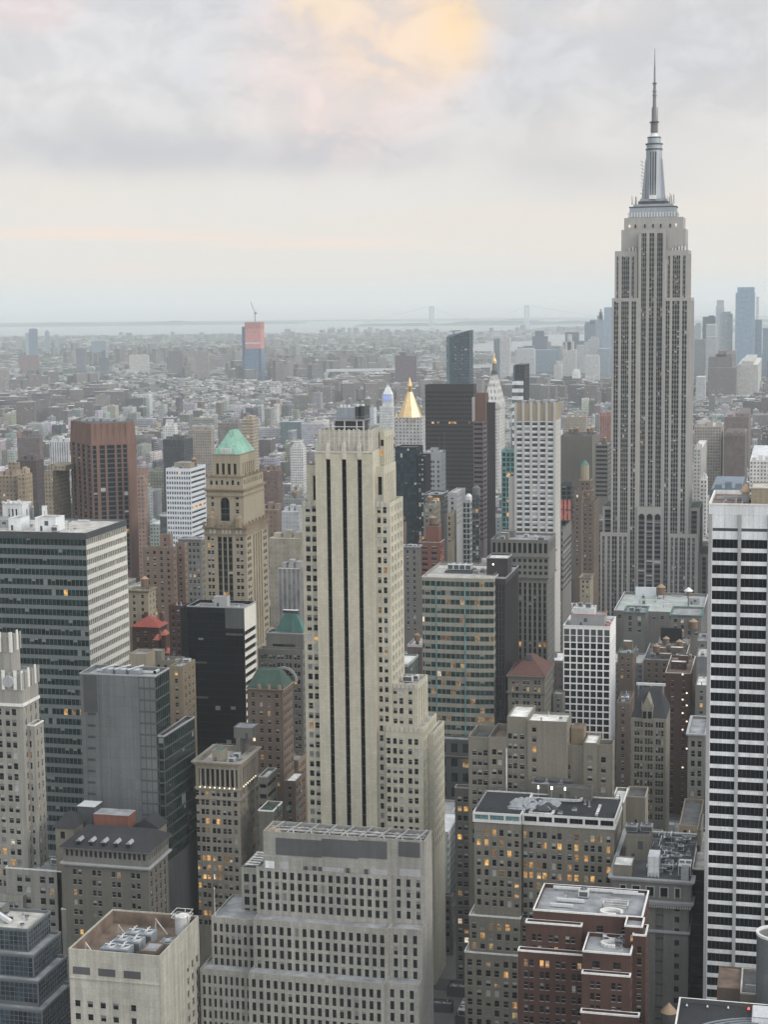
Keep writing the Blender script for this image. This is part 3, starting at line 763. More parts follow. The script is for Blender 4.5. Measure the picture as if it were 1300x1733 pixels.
# ================================================================== blank concrete box, bottom left
def concrete_box():
    b = B('concrete_building', 'blank cream concrete block with cooling units sunk in its roof, bottom left', 'office building', vb=1733)
    Y = 432.0
    m = b.fit(115, 270, 1618, Y, xb=336); x0, x1, y0, y1, _, zt = m
    fh = FH(190, 1715, Y, 22)
    fr = S(fh=fh, wh=fh*.50, top=zt-ZV(190, 1698, Y), rec=.4, lit=0, blind=.3, cu=CU(115, 270, [(123, 132.5), (144.5, 154), (166.5, 176), (188, 197.5), (218.5, 227.5)]), bk='blind_dim')
    sd = S(fh=fh, wh=fh*.58, top=11.5, rec=.4, lit=0, blind=.1, cu=[(.66, .72), (.78, .84), (.90, .96)])
    b.tier(m, fr, sd, 'concrete_cream', 'roof_brown', par=4.2)
    zs = ZV(150, 1650, Y)
    for ua in (123, 166, 209):
        xa, xb = solve_x(ua, Y, zs), solve_x(ua+29, Y, zs)
        b.add('vent_slot', lambda mb: mb.box(xa, xb, Y-.05, Y-.004, zs, zs+2.2, 'louvre', bottom=True))
    zl = ZV(190, 1661, Y)
    b.add('string_course', lambda mb: mb.box(x0, x1, Y-.25, Y-.008, zl, zl+.4, 'concrete_cream', bottom=True))
    zr = zt-4.2
    def inner(mb):   # timber-coloured screens inside the parapet
        mb.box(x0+.36, x1-.36, y1-.6, y1-.37, zr, zt-.4, 'roof_brown'); mb.box(x0+.36, x0+.6, y0+.5, y1-.6, zr, zt-.4, 'roof_brown')
    b.add('parapet_screen', inner)
    for i in range(3):
        x, y = x0+(x1-x0)*.44+i*1.2, y0+6.5+i*6.2
        mb = MB(); mb.box(x-4.2, x+4.2, y-2.4, y+2.4, zr+.3, zr+3.4, 'metal_blue', bottom=True)
        for s in (-2.1, 2.1):
            mb.cyl(x+s, y, zr+3.4, zr+3.9, 1.7, 1.7, 'metal_light', 18, top='metal_dark')
            for a in range(4):
                t = a*math.pi/2+.3; mb.bar((x+s, y, zr+3.98), (x+s+1.5*math.cos(t), y+1.5*math.sin(t), zr+3.98), .3, 'metal_light')
            mb.box(x+s-.15, x+s+.15, y-2.2, y+2.2, zr+4.03, zr+4.2, 'metal_light', bottom=True)
        mb.box(x-4, x+4, y-2.43, y-2.403, zr+.7, zr+2.9, 'louvre', bottom=True)
        b.part('cooling_tower', mb)
    b.bulkhead(x0+(x1-x0)*.72, x1-3.2, y0+5, y0+12, zr, 3.0, 'roof_brown', 'roof_grey')
    b.bulkhead(x1-5.5, x1-1.2, y0+13.5, y0+18, zr, 2.2, 'metal_grey', 'metal_grey', door=False)
    b.add('exhaust_fan', lambda mb: mb.cyl(x1-3.5, y0+15.5, zr+2.56, zr+3.6, .9, .9, 'metal_light', 12, top='metal_dark'))
    for (dx, dy) in ((3, 5), (7, 20), (16, 27)):
        mb = MB(); mb.bar((x0+dx, y0+dy, zr), (x0+dx+.2, y0+dy, zr+4.5), .3, 'roof_pale'); mb.bar((x0+dx+.2, y0+dy, zr+4.2), (x0+dx+5, y0+dy-3.2, zr+1), .3, 'roof_pale'); b.part('parapet_brace', mb)
    # steel cage with a white tank at the far corner
    xc, yc = x1-3.6, y1-4.5
    b.rail(xc-2.6, xc+2.6, yc-2.6, yc+2.6, zt+.2, 2.4, 'roof_white', .12)
    b.add('white_tank', lambda mb: (mb.cyl(xc, yc, zr, zt+1.4, 2.2, 2.2, 'metal_light', 18), mb.cyl(xc, yc, zt+1.403, zt+2.0, 2.2, .6, 'roof_white', 18)))
concrete_box()

# ================================================================== dark stepped glass block, bottom left corner
def ziggurat():
    b = B('stepped_glass_building', 'dark gridded glass block stepping down in four tiers, bottom left corner', 'office building', vb=1733)
    data = [(-95, 46.5, 1574, 85, 456), (-95, 56, 1618, 102.5, 452), (-95, 64, 1662, 113, 448), (-95, 71, 1711, 122, 444)]
    zs = [ZV(d[1], d[2], d[4]) for d in data] + [0]
    g = S(bay=1.5, ww=1.34, wh=1.36, fh=1.52, mx=.4, top=.75, rec=.12, lit=.002, blind=.0, sty='plain', glass='glass_blue', bk='blind_dim')
    for i, (xl, xr, v, xb, Y) in enumerate(data):
        m = b.fit(xl, xr, v, Y, xb=xb, zb=zs[i+1]-1.0 if i < 3 else 0)
        b.tier(m, g, g, 'mullion_grey', 'roof_pale' if i == 0 else 'roof_grey', par=.7, cop='sill_grey')
        if i == 0: t = m
    zr = t[5]-.7
    x = solve_x(6, t[2]+9, zr)
    b.add('gangway', lambda mb: (mb.bar((x-7, t[2]+8, zr+5), (x+4, t[2]+5.5, zr+.6), 1.2, 'metal_light'), mb.bar((x-7, t[2]+9, zr+.4), (x+3, t[2]+9, zr+.4), .8, 'metal_dark')))
    b.bulkhead(x-9, x-1, t[2]+9.5, t[2]+15, zr, 3, 'grey_stone')
    b.clutter((t[0]+10, t[1], t[2], t[3], 0, t[5]), 11, 5, z=zr, kinds='pfa', mg=2)
ziggurat()

# ================================================================== white gothic tower at the left edge
def gothic_left():
    b = B('gothic_stone_tower', 'weathered white stone tower with carved stepped top at the left edge', 'skyscraper', vb=1560)
    Y = 540.0; fh = FH(20, 1250, Y, 18.3)
    zm = ZV(20, 1600, Y)
    t2 = b.fit(-75, 35, 1142, Y, xb=63)
    pw = S(fh=fh, wh=fh*.60, rec=.35, lit=.05, blind=.55, top=12.5, zmin=zm)
    cu = []
    s = 110.0
    for c in (-60, -35, -10, 15): cu += CU(-75, 35, [(c-9.4, c-2.0), (c+1.6, c+9.0)])
    b.tier(t2, pw.cp(cu=cu), pw.cp(bay=3.9, ww=1.25, mx=.6), 'gothic_white', 'roof_grey', par=.9)
    t1 = b.fit(-75, 17, 1078, Y+3, xb=32, zb=t2[5]-.5)
    b.tier(t1, S(fh=fh, bay=4.2, ww=1.3, wh=fh*2.4, top=4, strip=True, sp='tan_trim', lit=0, blind=0, sty='plain', rec=.7), S(fh=fh*3, bay=3.3, ww=1.2, wh=fh*2.4, top=4, sty='plain', rec=.7, lit=0), 'gothic_white', 'roof_grey')
    def crest(mb, dh):
        for d, h in (dh,):
            n = int((d[1]-d[0])/2.1)
            for i in range(n+1):
                x = d[0]+(d[1]-d[0])*i/n; hh = h*(1 if i % 2 == 0 else .45)
                mb.box(x-.55, x+.55, d[2]-.4, d[2]-.004, d[5]-5.5, d[5]+hh*.7, 'white_trim' if i % 2 == 0 else 'gothic_white', bottom=True)
            n = max(3, int((d[3]-d[2])/2.4))
            for i in range(n+1):
                y = d[2]+(d[3]-d[2])*i/n; hh = h*(1 if i % 2 == 0 else .45)
                mb.box(d[1]+.004, d[1]+.4, y-.5, y+.5, d[5]-5.5, d[5]+hh*.7, 'white_trim' if i % 2 == 0 else 'gothic_white', bottom=True)
    def belt(mb):
        z = t2[5]-11.5
        mb.box(t2[0], t2[1]+.5, t2[2]-.5, t2[2]-.01, z, z+1.0, 'white_trim', bottom=True); mb.box(t2[1]+.01, t2[1]+.5, t2[2], t2[3], z, z+1.0, 'white_trim', bottom=True)
    b.each('carved_crest', ((t1, 2.4), (t2, 2.0)), crest); b.add('string_course', belt)
    def medal(mb):
        x = solve_x(14, Y, t2[5]-3)
        pl = [(x+2.1*math.cos(a*math.pi/8), t2[5]-2.6+2.1*math.sin(a*math.pi/8)) for a in range(16)]
        mb.poly([(p[0], Y-.62, p[1]) for p in pl], 'grey_light')
        for i in range(16):
            p, q = pl[i], pl[(i+1) % 16]; mb.poly([(p[0], Y-.62, p[1]), (p[0], Y-.02, p[1]), (q[0], Y-.02, q[1]), (q[0], Y-.62, q[1])], 'white_trim')
    b.add('medallion', medal)
    # tall slit under the medallion
    bay = b.fit(36, 58, 1228, Y+3.5, xb=73); bay = (t2[1]+.004, bay[1], bay[2], bay[3], 0, bay[5])
    b.tier(bay, pw.cp(cu=[(.18, .48)], top=1.8), pw.cp(bay=3.2, ww=1.1, top=1.8, mx=.4), 'gothic_white', 'roof_grey', cop='white_trim', par=.8)
    # lower wings
    w1 = b.fit(42, 103, 1475, Y-2, xb=131)
    w = pw.cp(top=2.4, lit=.08)
    b.tier((t2[1]-8, w1[1], w1[2], w1[3], 0, w1[5]), w.cp(cu=CU(33, 103, [(47, 53.5), (57.5, 64), (76, 82.5), (87, 93.5)])), w.cp(bay=3.4, ww=1.2), 'gothic_white', 'roof_grey', cop='white_trim')
    w0 = (t2[0], t2[1]-.5, Y-4.5, Y-.003, 0, ZV(20, 1515, Y-4)); b.tier(w0, w.cp(bay=5.2, ww=1.5, pair=.6), None, 'gothic_white', 'roof_grey')
    w2 = b.fit(104, 137, 1541, Y-3, xb=164); b.tier((w1[1]+.003, w2[1], w2[2], w2[3], 0, w2[5]), w.cp(bay=4, ww=1.1, pair=.5), w.cp(bay=3.4, ww=1.2), 'gothic_white', 'roof_tar', cop='white_trim')
    b.clutter(w1[:4]+(0, w1[5]), 5, 3, kinds='pfa')
gothic_left()

# ================================================================== dark banded office block, far left
def banded_left():
    b = B('banded_office_block', 'dark green glass office block striped by pale spandrel bands on the left edge', 'office building', vb=1420)
    Y = 640.0; m = b.fit(-70, 145, 903, Y, xb=213); x0, x1, y0, y1, _, zt = m
    fh = FH(70, 1000, Y, 16.9)
    g = S(fh=fh, bay=1.75, ww=1.63, wh=fh*.60, mx=.2, top=2.6, rec=.15, lit=.004, blind=.10, sty='plain', glass='glass_green', bk='blind_dim', reveal=False, zmin=ZV(70, 1440, Y))
    b.tier(m, g, g.cp(glass='glass_black', rec=.5, reveal=True, bay=1.9, ww=1.75, wh=fh*.56), ['sill_grey', 'sill_white', 'sill_grey', 'sill_grey'], 'roof_pale', par=.6, cop='metal_dark')
    # dark top storeys
    def bands(mb):
        for k, h in ((0, 2.4),):
            mb.box(x0, x1+.05, y0-.2, y0-.006, zt-h, zt-.26, 'metal_dark', bottom=True); mb.box(x1+.006, x1+.2, y0, y1, zt-h, zt-.26, 'metal_dark', bottom=True)
        for k in (1, 2):
            z = zt-2.6-fh*k+fh*.02
            mb.box(x0, x1+.03, y0-.06, y0-.01, z-fh*.0, z+fh*.0+.02, 'metal_dark', bottom=True)
    b.add('roof_band', bands)
    zr = zt-.6
    for ua, ub, v0, dy in ((59, 94, 898, 8), (14, 34, 899, 9)):
        xa, xb = solve_x(ua, Y+dy, zr), solve_x(ub, Y+dy, zr); h = ZV(ua, v0-21, Y+dy)-zr
        b.bulkhead(xa, xb, Y+dy, Y+dy+9, zr, h, 'white_panel', 'roof_grey')
    b.bulkhead(x0+6, x0+20, Y+16, Y+26, zr, 3.2, 'metal_grey')
    b.clutter(m, 21, 9, z=zr, kinds='pfad')
    mb = MB(); xq = solve_x(115, Y+10, zr); mb.cyl(xq, Y+10, zr, zr+4, .12, .08, 'metal_dark', 8); mb.cyl(xq, Y+10, zr, zr+.4, .6, .6, 'metal_light', 8); b.part('mast', mb)
banded_left()

# ================================================================== grey slab with green glass corner
def glass_corner():
    b = B('green_glass_office', 'blank grey panel slab with green glass corner, stepping down in front of the black tower', 'office building', vb=1440)
    Y = 572.0; m = b.fit(134, 262, 1145, Y, xb=286); x0, x1, y0, y1, _, zt = m
    fh = FH(200, 1230, Y, 19.4); xg = solve_x(233, Y, zt)
    zm = ZV(240, 1470, Y)
    b.setroot(((x0+x1)/2, Y, 0))
    gl = S(fh=fh, bay=1.9, ww=1.78, wh=fh*.84, mx=.1, top=.7, rec=.12, lit=.01, blind=.06, sty='plain', glass='glass_green', lk='lit', bk='blind_dim', reveal=False, zmin=zm)
    b.face((x0, Y), (1, 0), xg-x0, 0, zt, None, 'grey_panel')
    b.face((xg, Y), (1, 0), x1-xg, 0, zt, gl, 'charcoal')
    b.tier((x0, x1, y0+.012, y1, 0, zt), None, gl, ['grey_panel', 'charcoal', 'grey_panel', 'grey_panel'], 'roof_grey', par=1.4, cop='grey_light')
    def pan(mb):
        xa, xb = solve_x(141, Y, zt-8), solve_x(164, Y, zt-8)
        mb.box(xa, xb, Y-.1, Y-.004, ZV(150, 1205, Y), zt-.5, 'louvre', bottom=True)
    b.add('louvre_panel', pan)
    for k in range(9):
        v = 1206+k*19.3; xa, za = wx(148, v, Y); xb = wx(161, v, Y)[0]
        b.add('vent_slot', lambda mb: mb.box(xa, xb, Y-.06, Y-.004, za-.9, za, 'metal_dark', bottom=True))
    xj = solve_x(165.5, Y, zt); b.add('panel_joint', lambda mb: mb.box(xj-.1, xj+.1, Y-.03, Y-.003, 10, zt-.3, 'louvre', bottom=True))
    # lower angled wing
    P1 = Vector((x1+.004, Y+1.0)); Z2 = ZV(274, 1246, Y+1)
    xq = solve_x(329, Y+31, Z2)
    pl = [(P1.x, P1.y), (x1+2.4, Y+1.0), (xq, Y+30), (xq, Y+31), (P1.x, Y+31)]
    b.poly(pl, 0, Z2, [gl, gl, gl, None, None], 'charcoal', 'roof_brown', par=1.0, cop='grey_light')
    dims = (x1+2, xq-4, Y+16, Y+30, 0, Z2); b.clutter(dims, 8, 4, kinds='apf', mg=1)
    zr = zt-1.4
    for i in range(3):
        mb = MB(); xx = x0+9+i*5.2
        mb.box(xx-2, xx+2, y0+5, y0+9, zr+.4, zr+2.2, 'metal_blue', bottom=True); mb.cyl(xx, y0+7, zr+2.2, zr+2.8, 1.5, 1.5, 'metal_light', 16, top='metal_dark'); mb.bar((xx-2, y0+4, zr+2.6), (xx+2, y0+10, zr+3.2), .4, 'metal_light'); b.part('cooling_tower', mb)
    b.duct([(x0+3, y0+10), (x1-4, y0+10), (x1-4, y0+14)], zr, .8)
    # light fittings inside show as warm panes
glass_corner()

# ================================================================== black glass block with cream slatted end
def black_glass():
    b = B('black_glass_tower', 'black glass slab whose narrow west end is striped with cream slats', 'office building', vb=1240)
    Y = 680.0; m = b.fit(316, 413, 1029, Y, xb=432.5); x0, x1, y0, y1, _, zt = m
    fh = FH(360, 1120, Y, 14.25)
    g = S(fh=fh, bay=2.4, ww=2.28, wh=fh*.92, mx=.15, top=2.6, rec=.08, lit=.006, blind=.02, sty='plain', glass='glass_black', bk='blind_dim', reveal=False, zmin=ZV(360, 1265, Y), lk='lit_soft')
    sd = S(fh=fh, cu=[(.01, .99)], wh=fh*.56, top=ZV(420, 1025, Y+15)-ZV(420, 1064, Y+15), rec=.5, lit=0, blind=0, sty='plain', glass='glass_black', zmin=ZV(425, 1265, Y))
    b.tier(m, g, sd, ['black_panel', 'sill_white', 'black_panel', 'black_panel'], 'roof_grey', par=1.2, cop='metal_grey')
    xl = solve_x(306, Y, zt); b.tier((xl, x0-.004, Y-.8, y1, 0, zt-.4), None, None, 'black_panel', 'roof_tar')
    xa = solve_x(381, Y, zt-5); b.add('panel', lambda mb: mb.box(xa, x1-.05, Y-.09, Y-.004, ZV(400, 1064, Y), zt-.4, 'charcoal', bottom=True))
    for v, ua, ub in ((1122, 319, 350), (1181, 322, 352), (1075, 382, 411)):
        x2, z = wx(ua, v, Y); x3 = wx(ub, v, Y)[0]; b.add('vent_slot', lambda mb: mb.box(x2, x3, Y-.1, Y-.012, z, z+.9, 'charcoal', bottom=True))
    b.clutter(m, 4, 6, z=zt-1.2, kinds='abdf', wk='grey_light')
black_glass()

# ================================================================== stone building with dark hipped slate roof
def slate_hall():
    b = B('slate_roofed_building', 'brown stone building under a broad dark slate hipped roof with dormers', 'building', vb=1570)
    Y = 522.0; m = b.fit(101, 252, 1444, Y, xb=289); x0, x1, y0, y1, _, ze = m
    fh = FH(180, 1510, Y, 17)
    top = S(fh=fh, wh=fh*.62, top=.9, rec=.45, lit=.0, blind=.1, sty='mull', cu=even(17, .56, .02))
    zc = ZV(180, 1464, Y)
    b.tier((x0+.7, x1-.7, y0+.7, y1-.7, zc, ze), top, top.cp(cu=even(9, .5, .03)), 'grey_stone', 'roof_tar', par=.3)
    low = S(fh=fh, wh=fh*.52, top=2.6, rec=.35, lit=.10, blind=.25, bay=6.3, ww=1.3, pair=.6, mx=1.0, lk='lit')
    b.tier((x0+1.0, x1-1.0, y0+1.0, y1-1, 0, zc-.02), low, low.cp(strip=True, sp='brown_brick', bay=4.4, pair=0, ww=1.5), 'grey_brick', 'roof_tar', par=.1)
    b.cornice((x0+1, x1-1, y0+1, y1-1), zc-1.2, 'grey_light', out=1.2, h=1.15)
    b.cornice((x0+.7, x1-.7, y0+.7, y1-.7), ze-.6, 'grey_stone', out=1.0, h=.75, name='eaves')
    z2 = ZV(190, 1404, Y+10)
    mb = MB(); mb.hip(x0-.4, x1+.4, y0-.4, y1+.4, ze+.17, z2, 'slate', .72, .34); rf = b.part('slate_roof', mb)
    for i in range(5):
        x = x0+(x1-x0)*(.20+.14*i); y = y0+2.0; z = ze+1.2
        mb = MB(); mb.box(x-.7, x+.7, y-1.2, y+2, z-1, z+1.2, 'slate'); mb.box(x-.5, x+.5, y-1.24, y-1.203, z-.2, z+.9, 'glass', bottom=True); mb.prism([(x-1, y-1.5), (x+1, y-1.5), (x+1, y+2.4), (x-1, y+2.4)], z+1.203, z+2.1, 'metal_grey', None, True, [(x-.05, y-1.5), (x+.05, y-1.5), (x+.05, y+2.4), (x-.05, y+2.4)]); b.part('dormer', mb)
    def seat(name, ua, ub, va, vb, dy, k, d=7, rk='roof_grey'):
        xa, z0 = wx(ua, vb, Y+dy); xb = wx(ub, vb, Y+dy)[0]; z1 = ZV(ua, va, Y+dy)
        b.add(name, lambda mb: (mb.box(xa, xb, Y+dy, Y+dy+d, z0-4, z1, k, top=rk), mb.box(xa-.2, xb+.2, Y+dy-.2, Y+dy+d+.2, z1+.003, z1+.4, k, top=rk, bottom=True)))
    seat('red_plant_room', 159, 217, 1379, 1401, 22, 'red_brick')
    seat('machine_room', 131, 160, 1366, 1393, 24, 'metal_dark', rk='metal_light')
    xa, xb = solve_x(93, Y+16, ze), solve_x(125, Y+16, ze); zp = ZV(100, 1400, Y+16)
    b.add('pavilion', lambda mb: (mb.box(xa, xb, Y+16, Y+26, 0, zp, 'tan_brick'), mb.hip(xa-.8, xb+.8, Y+15.2, Y+26.8, zp+.003, zp+4, 'slate', .3, .3), mb.box(xa+2, xa+3.6, Y+15.94, Y+15.996, zp-4, zp-1.5, 'glass', bottom=True)))
    xa, xb = solve_x(226, Y+24, ze), solve_x(268, Y+24, ze); zp = ZV(230, 1400, Y+24)
    b.add('gabled_annex', lambda mb: (mb.box(xa, xb, Y+24, Y+32, 0, zp, 'tan_brick'), mb.prism([(xa-.5, Y+23.5), (xb+.5, Y+23.5), (xb+.5, Y+32.5), (xa-.5, Y+32.5)], zp+.003, zp+3.2, 'slate', None, True, [((xa+xb)/2-.1, Y+23.5), ((xa+xb)/2+.1, Y+23.5), ((xa+xb)/2+.1, Y+32.5), ((xa+xb)/2-.1, Y+32.5)])))
slate_hall()

# ================================================================== tan building with loggia
def loggia_tan():
    b = B('corniced_tan_building', 'tan stone building with colonnaded top storey and deep carved cornice, left of the central tower', 'office building', vb=1560)
    Y = 592.0; m = b.fit(330, 404.5, 1294, Y, xb=436); x0, x1, y0, y1, _, zt = m
    fh = FH(370, 1400, Y, 15.7); zm = ZV(370, 1580, Y)
    za = ZV(370, 1302, Y); zb = ZV(370, 1335, Y)
    W = x1-x0
    lo = S(wh=za-zb-.6, fh=60, top=.2, rec=1.1, lit=.0, blind=.0, sty='mull3', cu=even(9, .70, .0)[:8]+[(.91, .97)], lk='lit_soft')
    b.tier((x0, x1, y0, y1, zb, zt), lo.cp(top=zt-za), lo.cp(top=zt-za, cu=[(.03, .08)]+[(.16+.105*i, .24+.105*i) for i in range(7)]+[(.92, .97)]), 'stone_cream', 'roof_pale', par=1.3)
    pw = S(fh=fh, wh=fh*.58, top=.9, rec=.3, lit=.13, blind=.4, zmin=zm)
    cu = CU(330, 404.5, [(330, 335), (338.5, 344.2), (346, 351.8), (356.8, 362.8), (364.5, 370.5), (375, 381), (383, 389), (394, 399.5)])
    cu = [((a*74.5+0)/74.5, c) for a, c in cu]
    f = W/(x1-x0); cu = [(1-(1-a)/f, 1-(1-c)/f) for a, c in cu]
    b.tier((x0, x1, y0+.01, y1, 0, zb-.004), pw.cp(cu=cu), pw.cp(cu=[(.035, .075), (.16, .21), (.225, .275), (.40, .45), (.465, .515), (.63, .68), (.695, .745), (.90, .95)]), 'stone_cream', 'roof_pale', par=.1)
    b.cornice(m[:0]+(x0, x1, y0, y1), zt-.9, 'stone_cream', out=1.3, h=1.6, steps=3)
    b.ledge((x0, x1, y0, y1), zb-.3, 'stone_cream', .45, .6)
    b.ledge((x0, x1, y0, y1), zb-fh-.6, 'stone_cream', .35, .4)
    for i in range(8):          # lamps at the feet of the columns
        x = x0+W*(i+1)/9; b.add('lamp', lambda mb: mb.box(x-.16, x+.16, y0-.75, y0-.46, zb+.31, zb+.75, 'lamp', bottom=True))
    for i in range(7):
        y = y0+(y1-y0)*(.145+.105*i); b.add('lamp', lambda mb: mb.box(x1+.46, x1+.7, y-.16, y+.16, zb+.31, zb+.75, 'lamp', bottom=True))
    zr = zt-1.3
    b.bulkhead(x0+5, x0+9.5, y0+5, y0+10, zr, 4.5, 'stone_cream', 'copper_teal')
    b.bulkhead(x0+11, x1-5, y0+16, y0+28, zr, 6.5, 'grey_stone'); b.bulkhead(x0+17, x1-8, y0+18, y0+26, zr+6.5, 4, 'grey_stone')
    b.clutter((x0+10, x1, y0, y0+15, 0, zt), 9, 6, z=zr, kinds='apfd', mg=1.5)
    b.rail(x0+1, x1-1, y0+1, y1-1, zt+.75, 1.0)
loggia_tan()
# ================================================================== tan tower with green pyramid
def green_pyramid():
    b = B('green_roofed_tower', 'ornate tan stone tower crowned by a pale green copper hipped roof', 'skyscraper', vb=1090)
    Y = 800.0; fh = FH(400, 960, Y, 11.7); zm = ZV(400, 1110, Y)
    m = b.fit(345, 416, 893, Y, xb=453); x0, x1, y0, y1, _, zm1 = m
    pw = S(fh=fh, wh=fh*.55, top=1.2, rec=.35, lit=.03, blind=.3, zmin=zm)
    W = x1-x0
    cols = [(.075, .145), (.165, .235), (.74, .81), (.83, .90)]
    # the shaft: paired windows at the flanks and dark strips in the middle
    b.setroot(((x0+x1)/2, Y, 0))
    def split(z0, z1):
        xs = [x0, x0+W*.30, x0+W*.68, x1]
        b.face((xs[0], Y), (1, 0), xs[1]-xs[0], z0, z1, pw.cp(cu=[(.24, .46), (.53, .75)]), 'tan_stone')
        b.face((xs[1], Y), (1, 0), xs[2]-xs[1], z0, z1, S(fh=fh, wh=fh*.72, top=1.2, strip=True, sp='metal_dark', rec=.7, lit=.05, blind=.05, sty='plain', cu=[(.04, .30), (.37, .63), (.70, .96)], zmin=zm), 'tan_stone')
        b.face((xs[2], Y), (1, 0), xs[3]-xs[2], z0, z1, pw.cp(cu=[(.24, .46), (.54, .76)]), 'tan_stone')
    zt1 = ZV(400, 905, Y)
    split(0, zt1)
    D = y1-y0
    ys = [y0, y0+D*.28, y0+D*.72, y1]
    b.face((x1, ys[0]), (0, 1), D*.28, 0, zt1, pw.cp(cu=[(.2, .45), (.52, .77)]), 'tan_stone')
    b.face((x1, ys[1]), (0, 1), D*.44, 0, zt1, S(fh=fh, wh=fh*.72, top=1.2, strip=True, sp='tan_trim', rec=.7, lit=.03, sty='plain', cu=even(4, .5), zmin=zm), 'tan_stone')
    b.face((x1, ys[2]), (0, 1), D*.28, 0, zt1, pw.cp(cu=[(.2, .45), (.52, .77)]), 'tan_stone')
    b.tier((x0, x1, y0, y1, zt1, zm1), S(fh=30, wh=2.6, top=1.0, rec=.3, lit=0, blind=0, cu=[(.12, .19), (.21, .28), (.42, .48), (.50, .56), (.58, .64), (.75, .81), (.84, .90)], glass='blind', sty='plain'), None, 'tan_trim', 'roof_tar', left=None)
    b.face((x0, y1), (0, -1), D, 0, zt1, pw.cp(bay=4), 'tan_stone'); b.face((x1, y1), (-1, 0), W, 0, zt1, None, 'tan_stone')
    # belfry stage
    m2 = b.fit(348.5, 411, 827, Y+2.2, xb=446.5, zb=zm1-.4)
    z0, z1 = zm1-.4, m2[5]
    X0, X1, Y0, Y1 = m2[:4]; W2 = X1-X0
    side = S(fh=fh, wh=fh*.55, top=3.6, rec=.35, lit=.08, blind=.25, bk='blind')
    b.face((X0, Y0), (1, 0), W2*.32, z0, z1, side.cp(cu=[(.40, .64)]), 'tan_stone'); b.face((X0+W2*.68, Y0), (1, 0), W2*.32, z0, z1, side.cp(cu=[(.36, .62)]), 'tan_stone')
    def arch(O, U, W, k, n, zt, zb):
        # n round-headed openings with real depth
        Nn = Vector((U[1], -U[0])); rec = .8
        def P(u, z, d=0): return (O[0]+U[0]*u-Nn.x*d, O[1]+U[1]*u-Nn.y*d, z)
        bw = W/n; mb = b.wall; r = bw*.34
        for i in range(n):
            c = bw*(i+.5); zc = zt-r*1.6
            a0, a1 = c-r, c+r
            mb.poly([P(bw*i, z0), P(a0, z0), P(a0, z1), P(bw*i, z1)], k); mb.poly([P(a1, z0), P(bw*(i+1), z0), P(bw*(i+1), z1), P(a1, z1)], k)
            mb.poly([P(a0, z0), P(a1, z0), P(a1, zb), P(a0, zb)], k)
            pts = [(c-r*math.cos(t*math.pi/8), zc+r*math.sin(t*math.pi/8)) for t in range(9)]
            for (ua, za), (ub, zb2) in zip(pts, pts[1:]): mb.poly([P(ua, za), P(ub, zb2), P(ub, z1), P(ua, z1)], k); mb.poly([P(ua, za, 0), P(ua, za, rec), P(ub, zb2, rec), P(ub, zb2, 0)], k)
            mb.poly([P(a0, zb, 0), P(a0, zb, rec), P(a0, zc, rec), P(a0, zc, 0)], k); mb.poly([P(a1, zb, rec), P(a1, zb, 0), P(a1, zc, 0), P(a1, zc, rec)], k)
            mb.poly([P(a0, zb, 0), P(a1, zb, 0), P(a1, zb, rec), P(a0, zb, rec)], k)
            wmb = MB(); wmb.poly([P(a0, zb, rec), P(a1, zb, rec)]+[P(u, z, rec) for u, z in reversed(pts)], 'glass')
            wmb.poly([P(c-.09, zb, rec-.06), P(c+.09, zb, rec-.06), P(c+.09, zc+r, rec-.06), P(c-.09, zc+r, rec-.06)], 'frame_dark')
            for zz in (.33, .62): wmb.poly([P(a0, zb+(zc-zb)*zz, rec-.04), P(a1, zb+(zc-zb)*zz, rec-.04), P(a1, zb+(zc-zb)*zz+.5, rec-.04), P(a0, zb+(zc-zb)*zz+.5, rec-.04)], 'frame_dark')
            b.part('arched_window', wmb)
    za, zb_ = ZV(380, 837, Y+2), ZV(380, 882, Y+2)
    arch((X0+W2*.32, Y0), (1, 0), W2*.36, 'tan_stone', 1, za, zb_)
    D2 = Y1-Y0
    b.face((X1, Y0), (0, 1), D2*.2, z0, z1, side.cp(cu=[(.35, .6)]), 'tan_stone'); b.face((X1, Y0+D2*.8), (0, 1), D2*.2, z0, z1, side.cp(cu=[(.35, .6)]), 'tan_stone')
    arch((X1, Y0+D2*.2), (0, 1), D2*.6, 'tan_stone', 3, za, zb_)
    b.tier((X0+.01, X1-.01, Y0+1.0, Y1, z0, z1-.01), None, None, 'tan_stone', 'roof_tar', left=side.cp(bay=4))
    b.cornice((X0, X1, Y0, Y1), z1-1.6, 'tan_trim', out=1.2, h=1.3)
    b.ledge((X0, X1, Y0, Y1), z1-4.2, 'tan_trim', .4, .6)
    m3 = (X0+.3, X1-.3, Y0+.4, Y1-.4, z1-.3, ZV(380, 808, Y+2.5))
    b.tier(m3, S(fh=30, wh=2.4, top=1.4, rec=.4, lit=0, cu=even(6, .45, .05), sty='plain'), S(fh=30, wh=2.4, top=1.4, rec=.4, cu=even(9, .45, .04), sty='plain'), 'tan_stone', 'roof_tar', cop='tan_trim')
    # top stage and roof
    m4 = b.fit(358.5, 405.5, 770, Y+5, xb=433, zb=m3[5]-1.1)
    b.tier(m4, S(fh=40, wh=5.6, top=4.4, rec=.6, cu=even(4, .50, .08), sty='mull', lit=0, blind=0), S(fh=40, wh=5.6, top=4.4, rec=.6, cu=even(6, .40, .1), sty='plain', lit=0, blind=0), 'tan_stone', 'roof_tar', cop='tan_trim')
    za = ZV(400, 729, Y+12)
    mb = MB(); mb.hip(m4[0]+.5, m4[1]-.5, m4[2]+.5, m4[3]-.5, m4[5]+.23, za, 'copper_pale', .14, .34); b.part('copper_roof', mb)
    sl = MB(); xs_ = m4[0]+(m4[1]-m4[0])*.30
    t = .08
